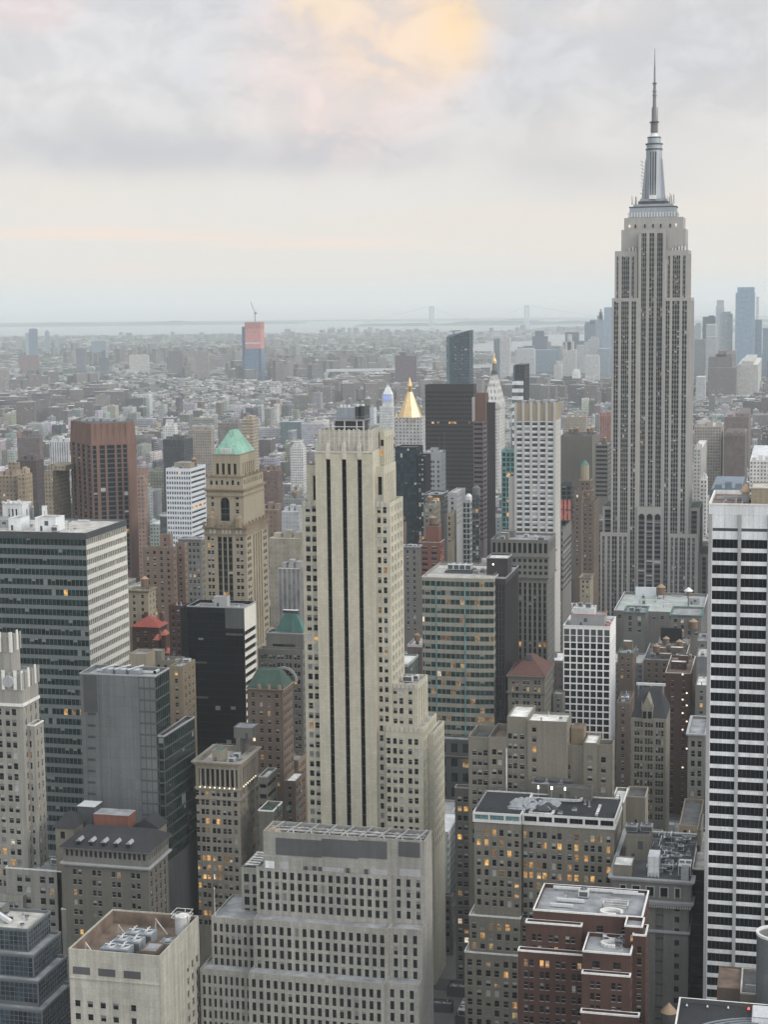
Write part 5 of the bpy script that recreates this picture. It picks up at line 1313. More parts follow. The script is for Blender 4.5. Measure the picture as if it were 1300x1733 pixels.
def cornice_hvac():
    b = B('corniced_stone_building', 'grey stone building with bracketed cornice and a jumble of plant on its roof, lower right', 'office building', vb=1733)
    Y = 522.0; m = b.fit(1036, 1171, 1494, Y, depth=48); x0, x1, y0, y1, _, zt = m
    za = ZV(1100, 1522, Y); W = x1-x0
    cu = CU(1036, 1171, [(1051, 1059.5), (1071.5, 1083.5), (1095.5, 1107.5), (1119, 1131), (1144, 1151.5)])
    b.tier((x0, x1, y0, y1, za, zt), S(fh=40, wh=3.0, top=2.2, rec=.3, lit=0, blind=.0, cu=cu, sty='plain'), S(fh=40, wh=3, top=2.2, bay=6, ww=2), 'grey_stone', 'roof_tar', par=1.2)
    fr = MB()
    for a, c in cu:
        xa, xb = x0+a*W, x0+c*W; z0 = zt-5.2
        fr.box(xa-.35, xa-.004, Y-.2, Y-.004, z0-.3, z0+3.3, 'grey_light', bottom=True); fr.box(xb+.004, xb+.35, Y-.2, Y-.004, z0-.3, z0+3.3, 'grey_light', bottom=True); fr.box(xa, xb, Y-.2, Y-.004, z0+3.0, z0+3.3, 'grey_light', bottom=True)
    b.part('window_surround', fr)
    fh = FH(1140, 1620, Y, 19.6)
    st = S(fh=fh, wh=fh*.86, top=2, strip=True, sp='metal_dark', rec=1.2, lit=0, blind=0, sty='plain', glass='glass_black', cu=CU(1036, 1171, [(1052, 1068), (1091, 1107)]))
    xc = x0+W*(1131-1036)/135
    b.face((x0+.8, Y+.8), (1, 0), xc-x0-.8, 0, za-.003, st.cp(cu=[(.12, .3), (.48, .64), (.78, .92)]), 'grey_stone')
    b.face((xc, Y+.8), (1, 0), x1-.8-xc, 0, za-.003, S(fh=fh, wh=fh*.5, top=1.6, rec=.3, lit=.0, blind=.1, cu=[(.34, .56)], sty='mull'), 'grey_stone')
    b.tier((x0+.8, x1-.8, y0+1.9, y1-.8, 0, za-.006), None, S(fh=fh, wh=fh*.5, bay=5, ww=1.4), 'grey_stone', 'roof_tar', par=.1)
    b.cornice((x0, x1, y0, y1), zt-.7, 'grey_light', out=1.1, h=1.2, steps=3); b.cornice((x0, x1, y0, y1), za-1.6, 'grey_light', out=.9, h=1.5, steps=3)
    b.ledge((x0+.8, x1-.8, y0+.8, y1), ZV(1140, 1581, Y), 'grey_light', .5, .8)
    br = MB()
    for i in range(34): x = x0+W*(i+.5)/34; br.box(x-.22, x+.22, Y-.85, Y-.36, za-2.3, za-1.62, 'grey_light', bottom=True)
    b.part('bracket', br)
    zr = zt-1.2
    def seat(ua, ub, va, vb, dy, d): 
        z0 = zr; xa = solve_x(ua, Y+dy, zr+2); xb = solve_x(ub, Y+dy, zr+2); return xa, xb, Y+dy, Y+dy+d, z0, ZV((ua+ub)/2, va, Y+dy)
    def ventbox(name, q, k, rk): b.add(name, lambda mb: mb.box(q[0], q[1], q[2], q[3], q[4], q[5], k, top=rk))
    q = seat(1038, 1070, 1466, 1484, 2, 9); b.bulkhead(q[0], q[1], q[2], q[3], q[4], q[5]-q[4], 'tan_brick', 'roof_white', door=False)
    q = seat(1097, 1116, 1462, 1481, 7, 7); q = q[:5]+(q[4]+6.5,); ventbox('air_handler', q, 'white_panel', 'white_panel')
    b.add('air_handler_legs', lambda mb: [mb.box(q[0]+i*1.1, q[0]+i*1.1+.35, q[2]-.8, q[2]-.01, zr, zr+1.4, 'white_panel') for i in range(4)])
    q = seat(1060, 1100, 1424, 1470, 22, 12); b.bulkhead(q[0], q[1], q[2], q[3], zr, 8.2, 'tan_brick', 'roof_tar'); zz = zr+8.2
    b.airunit((q[0]+q[1])/2-2.4, q[2]+5, zz, 4, 4, 2.2, 'metal_grey', 1); b.airunit((q[0]+q[1])/2+2.4, q[2]+6, zz, 4, 4, 2.2, 'metal_grey', 1)
    q = seat(1153, 1166, 1471, 1489, 2, 4); ventbox('parapet_block', q, 'grey_light', 'roof_grey')
    q = seat(1150, 1168, 1440, 1470, 8, 12); b.airunit((q[0]+q[1])/2, q[2]+4, zr, 4, 7, 3.6, 'metal_light', 2)
    b.clutter((x0+10, x1, y0+6, y1, 0, 0), 42, 30, z=zr, kinds='aaddpff', mg=1.5)
    rnd = random.Random(9)
    for i in range(60):      # pipe runs over the roof
        mb = MB(); x, y = rnd.uniform(x0+10, x1-3), rnd.uniform(y0+8, y1-3); l = rnd.uniform(2, 7); z = zr+rnd.uniform(.8, 3.4)
        if rnd.random() < .5: mb.bar((x, y, z), (min(x1-1, x+l), y, z), .22, rnd.choice(('metal_grey', 'metal_light', 'metal_dark')))
        else: mb.bar((x, y, z), (x, min(y1-1, y+l), z), .22, rnd.choice(('metal_grey', 'metal_light', 'metal_dark')))
        mb.bar((x, y, zr), (x, y, z), .14, 'metal_dark')
        b.part('pipe', mb)
cornice_hvac()

def dark_slot():
    b = B('dark_narrow_building', 'narrow navy-black sheer building squeezed beside the white striped tower', 'building', vb=1690)
    m = b.fit(1172.8, 1194.5, 1471.5, 528, depth=42)
    b.tier(m, S(fh=3.6, bay=2.2, ww=2.1, wh=3.3, mx=.1, top=.5, rec=.06, sty='plain', lit=0, blind=0, glass='glass_black', reveal=False), None, 'black_panel', 'roof_pale', par=.9, cop='roof_pale')
    z = m[5]-.9; b.bulkhead(m[0]+.3, m[1]-2.5, 548, 566, z, 7, 'tan_brick', 'roof_tar')
dark_slot()

def near_roof():
    b = B('flat_roofed_block', 'dark flat roof with white edging and curved grooves, bottom right corner', 'building', vb=1733)
    Zr = 74.0
    x0, y1 = ground(1151, 1695, Zr); Y0 = 395.0
    xr = x0+60
    m = (x0, xr, Y0, y1, 0, Zr+1.0); b.tier(m, None, None, 'charcoal', 'slate', par=1.0, cop='white_trim')
    mb = MB()
    for k in range(5):     # curved sheet-metal channels
        r = 22-k*1.6; cx, cyy = x0+24, y1-26
        pts = [(cx-r*math.cos(t/14*math.pi/2), cyy+r*math.sin(t/14*math.pi/2)*.85) for t in range(15)]+[(cx+34, cyy+r*.85)]
        for p, q in zip(pts, pts[1:]): mb.bar((*p, Zr+.35), (*q, Zr+.35), .35, 'metal_blue')
    b.part('curved_channel', mb)
    def seat(ua, ub, v, h, d, k, name, rk):
        xa, ya = ground(ua, v, Zr); xb = solve_x(ub, ya, Zr); b.add(name, lambda mb: (mb.box(xa, xb, ya, ya+d, Zr, Zr+h, k, top=rk), mb.box(xa+.2, xb-.2, ya+.2, ya+d-.2, Zr+h+.003, Zr+h+.3, 'metal_grey', top=rk)))
    seat(1273, 1335, 1733, 1.6, 8, 'white_panel', 'skylight', 'metal_light')
    for i in range(5):
        x, y = ground(1163+i*35, 1705+i*2, Zr); b.add('roof_light', lambda mb: (mb.cyl(x, y, Zr, Zr+.5, .35, .35, 'metal_dark', 10), mb.cyl(x, y, Zr+.503, Zr+1.0, .3, .12, 'lamp_red' if i == 3 else 'metal_light', 10)))
near_roof()
def near_tank():
    b = B('storage_vessel', 'tall grey cylindrical vessel with white rim cut by the right edge', 'tank', vb=1733)
    Y = 452.0; x0, zt = wx(1281, 1590, Y); r = 5.2; c = (x0+r, Y+r)
    b.setroot((c[0], c[1], 0))
    def shell(mb):
        n = 36
        for i in range(n):
            t, u = 2*math.pi*i/n, 2*math.pi*(i+1)/n
            P = lambda a, q, z: (c[0]+q*math.cos(a), c[1]+q*math.sin(a), z)
            mb.poly([P(t, r, 40), P(u, r, 40), P(u, r, zt), P(t, r, zt)], 'grey_panel'); mb.poly([P(u, r-.35, zt-5), P(t, r-.35, zt-5), P(t, r-.35, zt), P(u, r-.35, zt)], 'metal_grey')
            mb.poly([P(t, r-.35, zt-5), P(u, r-.35, zt-5), (c[0], c[1], zt-4.2)], 'wood_cone')
    b.add('shell', shell)
    def rim(mb):
        n = 36
        for i in range(n):
            t, u = 2*math.pi*i/n, 2*math.pi*(i+1)/n; P = lambda a, z: (c[0]+(r-.15)*math.cos(a), c[1]+(r-.15)*math.sin(a), z); mb.bar(P(t, zt+.2), P(u, zt+.2), .7, 'white_trim')
    b.add('rim', rim)
    b.hulls.append(([(c[0]-r, c[1]-r), (c[0]+r, c[1]-r), (c[0]+r, c[1]+r), (c[0]-r, c[1]+r)], 0, zt))
near_tank()
def near_right2():
    b = B('tarred_roof_building', 'brown brick block with tarred roof below the striped tower, beside the grey vessel', 'building', vb=1733)
    m = b.fit(1254, 1340, 1688, 462, depth=18); b.tier(m, None, None, 'tan_brick', 'roof_tar', par=.6, cop='roof_pale'); b.clutter(m, 3, 4, kinds='pfd', mg=1)
    m2 = b.fit(1214, 1254, 1690, 466, depth=16); z = ZV(1230, 1672, 466); b.tier((m2[0], m[0]-.004, m2[2], m2[3], 0, z), None, None, 'brown_brick', 'roof_brown', par=.4)
near_right2()
def near_cone():
    b = B('water_tank', 'round wooden water tank with conical roof at the bottom right beside the white-edged roof', 'water tank', vb=1733)
    Y = 450.0; xc, zt = wx(1133, 1712, Y)
    r = (solve_x(1148, Y, zt)-solve_x(1119, Y, zt))/2; b.setroot((xc, Y, 0))
    b.add('drum', lambda mb: mb.cyl(xc, Y, zt-9, zt, r*.94, r*.94, 'charcoal', 24)); b.add('conical_roof', lambda mb: mb.cyl(xc, Y, zt+.003, ZV(1133, 1697, Y), r, .1, 'wood_cone', 24))
    b.add('support_frame', lambda mb: [mb.box(xc+sx*r*.6-.3, xc+sx*r*.6+.3, Y+sy*r*.6-.3, Y+sy*r*.6+.3, 0, zt-9.003, 'metal_dark') for sx in (-1, 1) for sy in (-1, 1)])
    b.hulls.append(([(xc-r, Y-r), (xc+r, Y-r), (xc+r, Y+r), (xc-r, Y+r)], 0, zt))
near_cone()
# ================================================================== the tallest tower with its mast
def spire_tower():
    b = B('art_deco_skyscraper', 'tallest grey stone skyscraper with stepped shoulders and antenna spire against the sky', 'skyscraper', vb=1022)
    Y = 1272.0; fh = FH(1100, 650, Y, 8.35); zm = ZV(1100, 1045, Y)
    st = S(fh=fh, wh=fh*.60, top=2.5, strip=True, sp='esb_spandrel', rec=.5, lit=.006, blind=.12, sty='plain', glass='glass', zmin=zm, bk='blind', lk='lit_soft')
    def Xs(u, v, YY=Y): return wx(u, v, YY)[0]
    zA = ZV(1100, 504, Y); zB = ZV(1100, 424, Y+3); zC = ZV(1107, 368, Y+7)
    xa = [Xs(1036.3, 504), Xs(1082, 504), Xs(1125, 504), Xs(1170.5, 504)]
    D = 42.0
    mid = Y+3.2
    b.setroot(((xa[1]+xa[2])/2, Y, 0))
    left = [(1039.6, 1047.5), (1052, 1065), (1069.5, 1077.6)]; cen = [(1084, 1093.6), (1098.4, 1106.9), (1111.5, 1121)]; right = [(1127.5, 1134.5), (1138.5, 1151), (1155.6, 1163.8)]
    k = 'esb_stone'
    def fine(xl, xr, prs):
        out = []
        for a, c in prs:
            n = max(2, round((c-a)/3.7)); w = (c-a)/n
            out += [(a+w*(i+.08), a+w*(i+.92)) for i in range(n)]
        return CU(xl, xr, out)
    sd = st.cp(cu=even(7, .55, .04))
    b.tier((xa[0], xa[1], Y, Y+D, 0, zA), st.cp(cu=fine(1036.3, 1082, left)), None, k, 'roof_pale', left=sd)
    b.tier((xa[2], xa[3], Y, Y+D, 0, zA), st.cp(cu=fine(1125, 1170.5, right)), sd, k, 'roof_pale', left=None)
    # upper shoulders
    xb = [Xs(1041.3, 424, Y+3), Xs(1080, 424, Y+3), Xs(1128, 424, Y+3), Xs(1166, 424, Y+3)]
    up = st.cp(top=4)
    b.tier((xb[0], xb[1], Y+3, Y+D-2, zA-1, zB), up.cp(cu=fine(1041.3, 1080, [(1044.5, 1047.5), (1053, 1066), (1070, 1074)])), None, k, 'roof_tar', left=sd)
    b.tier((xb[2], xb[3], Y+3, Y+D-2, zA-1, zB), up.cp(cu=fine(1128, 1166, [(1131, 1135), (1139.5, 1152.5), (1156.5, 1161.5)])), sd, k, 'roof_tar', left=None)
    xc = [Xs(1057, 368, Y+7), Xs(1157, 368, Y+7)]
    b.face((xa[1], mid), (1, 0), xa[2]-xa[1], 0, zC-9, st.cp(cu=fine(1082, 1125, cen), lit=.015), k)
    b.tier((xc[0], xc[1], Y+7, Y+D-5, zB-6, zC), None, None, k, 'roof_grey', par=1.4)
    b.tier((xc[0]-1.9, xc[1]+1.9, Y+6, Y+D-4, zB-6, ZV(1107, 388, Y+6)), S(fh=90, wh=20, top=7, strip=True, sp='esb_spandrel', rec=.9, sty='plain', lit=0, blind=0, cu=[(.06, .10), (.18, .235), (.315, .385), (.43, .50), (.545, .615), (.70, .765), (.86, .89)]), None, k, 'roof_grey', par=.3)
    z7 = ZV(1107, 383, Y+7)
    b.each('window', (1065, 1075, 1091, 1105, 1118, 1134, 1144), lambda mb, u: mb.box(Xs(u, 383)-.6, Xs(u, 383)+.6, Y+5.93, Y+5.996, z7-1, z7+1.6, 'lit_white' if u in (1065, 1144) else 'glass', bottom=True))
    # fins that edge the middle bay
    b.each('pier', (1083.0, 1124.2), lambda mb, u: mb.box(Xs(u, 504)-1.0, Xs(u, 504)+1.0, Y+.2, mid-.006, 0, zC-12, k))
    # thirtieth-floor and lower setbacks
    z3, z2, z1 = ZV(1100, 858, Y+5), ZV(1040, 902, Y-4), ZV(1000, 935, Y+3)
    l3 = (Xs(1020.5, 858, Y+5), xa[0]-.004, Y+5, Y+D+6, 0, z3); b.tier(l3, st.cp(cu=[(.25, .92)]), None, k, 'copper_dark')
    r3 = (xa[3]+.004, Xs(1185.5, 858, Y+5), Y+5, Y+D+6, 0, z3); b.tier(r3, st.cp(cu=[(.2, .72)]), st, k, 'copper_dark')
    l2 = (Xs(1016.5, 902, Y-4), Xs(1064.5, 902, Y-4), Y-4, Y-.004, 0, z2); b.tier(l2, st.cp(cu=fine(1016.5, 1064.5, [(1020, 1024), (1029, 1033), (1036, 1045), (1048.5, 1053), (1056, 1061.5)])), st, k, 'roof_tar')
    r2 = (Xs(1131.5, 902, Y-4), Xs(1183, 902, Y-4), Y-4, Y-.004, 0, z2); b.tier(r2, st.cp(cu=fine(1131.5, 1183, [(1136, 1140), (1143, 1148), (1151, 1161), (1164.5, 1169), (1172.5, 1177)])), st, k, 'roof_tar')
    l1 = (Xs(991, 935, Y+8), l3[0]-.004, Y+8, Y+D+12, 0, z1); b.tier(l1, st.cp(cu=[(.15, .45), (.55, .95)]), None, k, 'copper_dark')
    r1 = (r3[1]+.004, Xs(1209, 940, Y+8), Y+8, Y+D+12, 0, z1); b.tier(r1, st.cp(cu=[(.2, .45), (.6, .9)]), st, k, 'copper_dark')
    # middle block with three arches
    za = ZV(1100, 858, Y-1.5); xm = [Xs(1079, 860, Y-1.5), Xs(1121.5, 860, Y-1.5)]
    b.tier((xm[0], xm[1], Y-1.5, mid-.01, 0, za), st.cp(cu=[(.06, .30), (.38, .62), (.70, .94)], top=7.5), None, k, 'roof_tar', par=.2)
    ar = MB(); W = xm[1]-xm[0]
    for a, c in ((.06, .30), (.38, .62), (.70, .94)):
        xl, xr = xm[0]+a*W, xm[0]+c*W; cx, r = (xl+xr)/2, (xr-xl)/2; z0 = za-7.6
        pts = [(cx-r*math.cos(t*math.pi/10), z0+r*1.1*math.sin(t*math.pi/10)) for t in range(11)]
        ar.poly([(p, Y-1.53, z) for p, z in pts], 'glass')
    b.part('arched_window', ar)
    # observation deck and mast
    xm_, yc = Xs(1107, 350, Y+20), Y+20
    Z = lambda v: ZV(1107, v, yc); sx = lambda px: px*(Xs(1110, 350, yc)-Xs(1100, 350, yc))/10
    def boxp(mb, hw, v0, v1, kk, hd=None): mb.box(xm_-sx(hw), xm_+sx(hw), yc-sx(hd or hw*.72), yc+sx(hd or hw*.72), Z(v1), Z(v0)-.003, kk)
    b.add('observation_deck', lambda mb: (boxp(mb, 41.5, 361, 369, 'metal_blue', 22), [mb.box(xm_-sx(41)+i*2.1, xm_-sx(41)+i*2.1+.9, yc-sx(22)-.4, yc-sx(22)-.01, Z(368), Z(360), 'metal_light') for i in range(17)], boxp(mb, 39, 352, 361, 'metal_blue', 20), boxp(mb, 40, 350, 352, 'metal_dark', 20.5), boxp(mb, 33, 346, 350, 'metal_blue', 18), boxp(mb, 25, 341, 346, 'metal_dark', 16), boxp(mb, 22, 337, 341, 'metal_blue', 15)))
    def mast(mb):
        n = 4
        zb, zt = Z(338), Z(254); r0, r1 = sx(16), sx(13.4)
        mb.cyl(xm_, yc, zb, zt, r0, r1, 'metal_blue', 16)
        # four flaring aluminium wings
        for ax in (0, 1):
            w0, w1, h = sx(20), sx(14.2), sx(2.8)
            if ax == 0: mb.prism([(xm_-w0, yc-h*2.2), (xm_+w0, yc-h*2.2), (xm_+w0, yc+h*2.2), (xm_-w0, yc+h*2.2)], zb, Z(270), 'metal_blue', None, False, [(xm_-w1, yc-h*2.2), (xm_+w1, yc-h*2.2), (xm_+w1, yc+h*2.2), (xm_-w1, yc+h*2.2)])
            else: mb.prism([(xm_-h*2.2, yc-w0), (xm_+h*2.2, yc-w0), (xm_+h*2.2, yc+w0), (xm_-h*2.2, yc+w0)], zb, Z(262), 'metal_light', None, False, [(xm_-h*2.2, yc-w1), (xm_+h*2.2, yc-w1), (xm_+h*2.2, yc+w1), (xm_-h*2.2, yc+w1)])
        for i in range(5):
            x = xm_+(i-2)*sx(2.1); mb.box(x-.38, x+.38, yc-sx(18.8)-.3, yc-sx(12), zb+2, Z(258), 'metal_dark' if i % 2 == 0 else 'metal_blue')
    b.add('mast', mast)
    b.add('mast_crown', lambda mb: (mb.cyl(xm_, yc, Z(254), Z(252), sx(14.5), sx(14.5), 'metal_dark', 24), mb.cyl(xm_, yc, Z(252)+.01, Z(245), sx(13), sx(13), 'metal_blue', 24), mb.cyl(xm_, yc, Z(245)+.01, Z(243), sx(14.8), sx(14.8), 'metal_dark', 24), mb.cyl(xm_, yc, Z(243)+.01, Z(234), sx(11), sx(11), 'metal_blue', 24), mb.cyl(xm_, yc, Z(234)+.01, Z(232), sx(11.6), sx(11.6), 'metal_dark', 24), mb.cyl(xm_, yc, Z(232)+.01, Z(225), sx(8.5), sx(5.0), 'metal_light', 24)))
    def ant(mb):
        mb.cyl(xm_, yc, Z(225)+.01, Z(208), sx(6.0), sx(5.2), 'antenna', 10)
        for v in (222, 218, 214, 211): mb.cyl(xm_, yc, Z(v), Z(v-1.1), sx(6.9), sx(6.9), 'antenna', 12)
        mb.cyl(xm_, yc, Z(208)+.01, Z(206), sx(8), sx(8), 'metal_dark', 14)
        mb.cyl(xm_, yc, Z(206)+.01, Z(181), sx(3.9), sx(3.5), 'antenna', 8)
        for dx in (-3.9, 5.0): mb.cyl(xm_+sx(dx), yc, Z(206)+.02, Z(182), .35, .25, 'antenna', 6)
        mb.cyl(xm_, yc, Z(181)+.01, Z(142), sx(3.0), sx(2.3), 'antenna', 8)
        for v in (162, 155): mb.cyl(xm_, yc, Z(v), Z(v-1), sx(4.4), sx(4.4), 'antenna', 10)
        mb.cyl(xm_, yc, Z(142)+.01, Z(140.6), sx(4), sx(4), 'metal_dark', 10)
        mb.cyl(xm_, yc, Z(140.6)+.01, Z(112), sx(1.7), sx(1.3), 'antenna', 6); mb.cyl(xm_, yc, Z(112)+.01, Z(82), sx(1.0), sx(.4), 'antenna', 6)
    b.add('antenna', ant)
    rnd = random.Random(3); mb = MB()
    for i in range(26):
        t = rnd.choice((-1, 1)); x = xm_+t*sx(rnd.uniform(17, 36)); y = yc-rnd.uniform(4, 8); z = Z(346); mb.bar((x, y, z), (x+rnd.uniform(-.5, .5), y, z+rnd.uniform(3, 8)), .3, 'antenna')
    for i in range(10): z = Z(330-i*6); mb.bar((xm_-sx(17), yc-3, z), (xm_-sx(17)-rnd.uniform(1, 2.4), yc-4, z+1.6), .35, 'antenna')
    b.part('small_antennas', mb)
    def dish(mb):
        for u in (1066, 1072, 1077, 1139, 1144, 1150, 1155, 1160):
            x = Xs(u, 421, Y+5); mb.cyl(x, Y+4.6, zB+.02, zB+rnd.uniform(1.4, 3.2), .55, .55, rnd.choice(('white_trim', 'metal_light')), 8); mb.bar((x+1.6, Y+5, zB), (x+1.6, Y+5, zB+rnd.uniform(2, 5)), .3, 'antenna')
    b.add('dish', dish)
    b.hulls.append(([(xm_-8, yc-8), (xm_+8, yc-8), (xm_+8, yc+8), (xm_-8, yc+8)], zC, Z(225)))
spire_tower()

# ================================================================== simple mid-distance buildings: real window openings
def mid(name, label, xl, xr, v, xb, Y, wall, roof, spec, vb, cat='office building', side=None, clut=0, kinds='abtpf', cop=None, depth=None, cor=None, par=1.0, walls=None):
    b = B(name, label, cat, vb=vb, own=100 if Y < 900 else 60)
    m = b.fit(xl, xr, v, Y, xb=xb, depth=depth)
    sp = spec.cp(zmin=ZV((xl+xr)/2, vb+12, Y)) if spec else None
    sd = (side or spec)
    sd = sd.cp(zmin=ZV((xl+xr)/2, vb+12, Y)) if sd else None
    b.tier(m, sp, sd, walls or wall, roof, par=par, cop=cop)
    if clut: b.clutter(m, int(xl+v), clut, z=m[5]-par, kinds=kinds, wk=wall, mg=1.2)
    if cor: b.cornice(m[:4], m[5]-.8, cor, .8, 1.0)
    return b, m
P3 = S(fh=3.3, bay=3.0, ww=1.3, wh=1.7, rec=.3, lit=.05, blind=.35, top=2)
OF = S(fh=3.7, bay=2.6, ww=1.4, wh=2.0, rec=.3, lit=.05, blind=.3, top=2.5)
def small():
    b, m = mid('red_roofed_building', 'dark maroon brick building with a bright red hipped roof', 223, 268, 1062, 282, 760, 'maroon_brick', 'roof_tar', P3.cp(bay=4), 1130, 'building')
    mb = MB(); mb.hip(m[0]-.8, m[1]+.8, m[2]-.8, m[3]+.8, m[5]+.05, ZV(255, 1043, 766), 'red_tile', .12, .2); b.part('red_roof', mb)
    b.add('chimney', lambda mb: [mb.box(m[0]+dx, m[0]+dx+1.6, m[3]-3, m[3]-1, m[5], m[5]+5.5, 'maroon_brick') for dx in (3, (m[1]-m[0])*.8)])
    for u, v, w in ((269, 1077, 6), (281, 1069, 5), (283, 1099, 10)):
        x, z = wx(u, v, 756); b.add('turret', lambda mb: (mb.box(x-w*.2, x+w*.2, 752, 757, 0, z-1, 'maroon_brick'), mb.hip(x-w*.28, x+w*.28, 751.4, 757.6, z-1+.003, z+1.3, 'red_orange', .2, .2)))
    mid('stone_penthouse_block', 'small tan stone block with dark doorway just under the red roof', 218, 247, 1107, 262, 640, 'tan_stone', 'roof_grey', None, 1126, 'building')
    mid('stone_penthouse_block', 'low tan brick block stepping down beside the grey panel slab', 247, 300, 1118, 312, 650, 'tan_brick', 'roof_tar', P3, 1160, 'building', clut=3)
    mid('grey_infill_building', 'shadowed brown brick building between green glass and black glass blocks', 286, 309, 1128, 330, 640, 'tan_trim', 'roof_grey', P3.cp(bay=4.5), 1250, 'building', clut=2)
    # brick block with dark green mansard
    b, m = mid('mansard_brick_building', 'brown brick building under a dark green mansard roof', 418, 478, 1167, 495, 652, 'brown_brick', 'roof_tar', P3.cp(fh=3.7, bay=3.4, wh=1.8, lit=.10), 1330, 'building', side=P3.cp(fh=3.7, bay=2.6, ww=1.2, wh=2.0))
    mb = MB(); mb.hip(m[0]-.3, m[1]+.1, m[2]+.3, m[3], m[5]+.05, ZV(450, 1131, 660), 'copper_dark', .62, .25); b.part('mansard_roof', mb)
    b.cornice(m[:4], m[5]-.5, 'tan_trim', .7, .5)
    b.add('dormer', lambda mb: [mb.cyl(m[0]+(m[1]-m[0])*f, m[2]-.2, m[5]-.2, m[5]+1.8, .9, .7, 'tan_trim', 8) for f in (.35, .62, .92)])
    mid('brown_wing', 'brown brick wing with pale roof edge right of the green mansard', 480, 500, 1322, 517, 640, 'brown_brick', 'roof_white', P3.cp(lit=.1), 1400, 'building', depth=26)
    mid('brown_annex', 'brown stone annex with tall side windows behind the mansard building', 486, 505, 1287, 518, 672, 'tan_trim', 'roof_grey', P3.cp(fh=3.6), 1330, 'building', side=P3.cp(fh=3.6, bay=2.4, wh=2.3))
    # balconied building
    b, m = mid('terraced_building', 'grey banded building with a rounded roof terrace beside the corniced tan building', 437, 452, 1315, 468, 600, 'grey_brick', 'roof_white', S(fh=4.2, cu=[(.05, .95)], wh=1.9, top=2.6, rec=.5, sty='plain', lit=0), 1400, 'building', side=S(fh=4.2, cu=[(.03, .97)], wh=1.9, top=2.6, rec=.5, sty='plain', lit=0), cop='grey_light')
    m2 = b.fit(437, 462, 1373, 588, xb=484); b.tier((m2[0], m2[1], 588, 599.9, 0, m2[5]), None, OF, 'grey_brick', 'copper_dark', cop='white_trim', par=.9)
    b.add('planter', lambda mb: [mb.cyl(m2[0]+3+i*3.4, 592+i, m2[5]-.9, m2[5]+.4, 1.2, .6, 'copper_dark', 8) for i in range(4)])
    # post-modern block with copper pyramid
    b, m = mid('copper_pyramid_building', 'grey granite office building topped by a truncated teal copper pyramid', 450, 513, 1073, 522, 720, 'grey_stone', 'roof_grey', S(fh=8, cu=[(.16, .78)], wh=5.0, top=5, rec=.8, sty='mull3', lit=0, glass='glass_blue'), 1150, side=OF, cop='grey_light')
    mb = MB(); xa, xb2 = m[0]+(m[1]-m[0])*.22, m[1]-.4; mb.hip(xa, xb2, 722, m[3]-1, m[5]+.3, ZV(488, 1034, 730), 'copper_teal', .42, .42); b.part('copper_pyramid', mb)
    zt = ZV(488, 1034, 730); b.add('roof_crown', lambda mb: mb.box((xa+xb2)/2-3.6, (xa+xb2)/2+3.6, 722+(m[3]-723)*.33, 722+(m[3]-723)*.67, zt, zt+1.5, 'metal_dark', top='roof_white'))
    lo = b.fit(436, 512, 1098, 714, depth=6); b.tier((lo[0], lo[1], 714, 719.9, 0, ZV(450, 1098, 714)), OF.cp(bay=4, pair=.4, ww=1.2), OF, 'grey_stone', 'roof_grey')
    xr, zr = wx(480, 1152, 713.5); b.add('arch', lambda mb: [mb.bar((xr+6*math.cos(t*math.pi/10), 713.5, zr+6*math.sin(t*math.pi/10)), (xr+6*math.cos((t+1)*math.pi/10), 713.5, zr+6*math.sin((t+1)*math.pi/10)), 1.0, 'grey_light') for t in range(10)])
    # left, behind the banded block
    mid('rose_brick_apartments', 'tall rose brick apartment house with regular small windows left of the green roofed tower', 241, 292, 927, 298, 850, 'rose_brick', 'roof_grey', P3.cp(bay=4.1, ww=1.4), 1045, 'apartment building', clut=5, kinds='tpb')
    mid('rose_brick_penthouse', 'narrow rose brick penthouse stack above the apartment house', 270, 287, 905, 292, 868, 'rose_brick', 'roof_white', P3.cp(bay=3), 935, 'apartment building')
    mid('rose_brick_wing', 'slim rose brick wing right of the rose apartment house', 296, 312, 919, 316, 862, 'rose_brick', 'roof_tar', P3.cp(bay=3), 1045, 'apartment building')
    mid('grey_corniced_building', 'grey stone building with double cornice, between rose wing and green roofed tower', 301, 340, 912, 347, 935, 'grey_stone', 'roof_grey', OF.cp(bay=2.6, wh=1.9), 1040, 'office building', cor='grey_light', clut=5, kinds='apbd')
    mid('cream_stone_building', 'cream stone building with crumbling stepped parapet behind the banded block', 216, 250, 1000, 263, 770, 'tan_stone', 'roof_grey', P3.cp(bay=3.4), 1060, 'building', cor='tan_trim', clut=4, kinds='tb')
    mid('dark_maroon_block', 'dark maroon block with white chimney pots beside the red roof', 285, 308, 1025, 318, 740, 'maroon_brick', 'roof_tar', P3, 1110, 'building', clut=5, kinds='bpt')
    b, m = mid('white_gridded_office', 'white gridded office block with square windows left of the green roofed tower', 280, 322, 793, 347.5, 1100, 'silver', 'roof_grey', S(fh=FH(300, 850, 1100, 8.45), cu=even(10, .62, .01), wh=2.0, top=2.2, rec=.35, lit=.01, blind=.08, sty='plain', glass='glass_blue'), 912, side=S(fh=FH(300, 850, 1100, 8.45), cu=[(.02, .98)], wh=1.6, top=2.2, rec=.4, sty='plain', glass='glass_mid'))
    b.bulkhead(m[0]+4, m[0]+16, m[2]+6, m[2]+20, m[5]-1, 4, 'tan_stone'); b.clutter(m, 9, 9, kinds='apfd'); b.tank(m[1]-3, m[2]+16, m[5]-1)
    b, m = mid('white_classical_building', 'white building with dark vertical window slits and ornate top, upper left', 3, 37, 853, 52, 724, 'white_panel', 'roof_white', S(fh=60, wh=7, top=2.4, rec=.6, cu=[(.28, .37), (.46, .55), (.64, .73)], sty='plain', glass='glass_black', lit=0), 885, 'building', side=S(fh=60, wh=6, top=3, bay=5, ww=1.2), cop='white_trim')
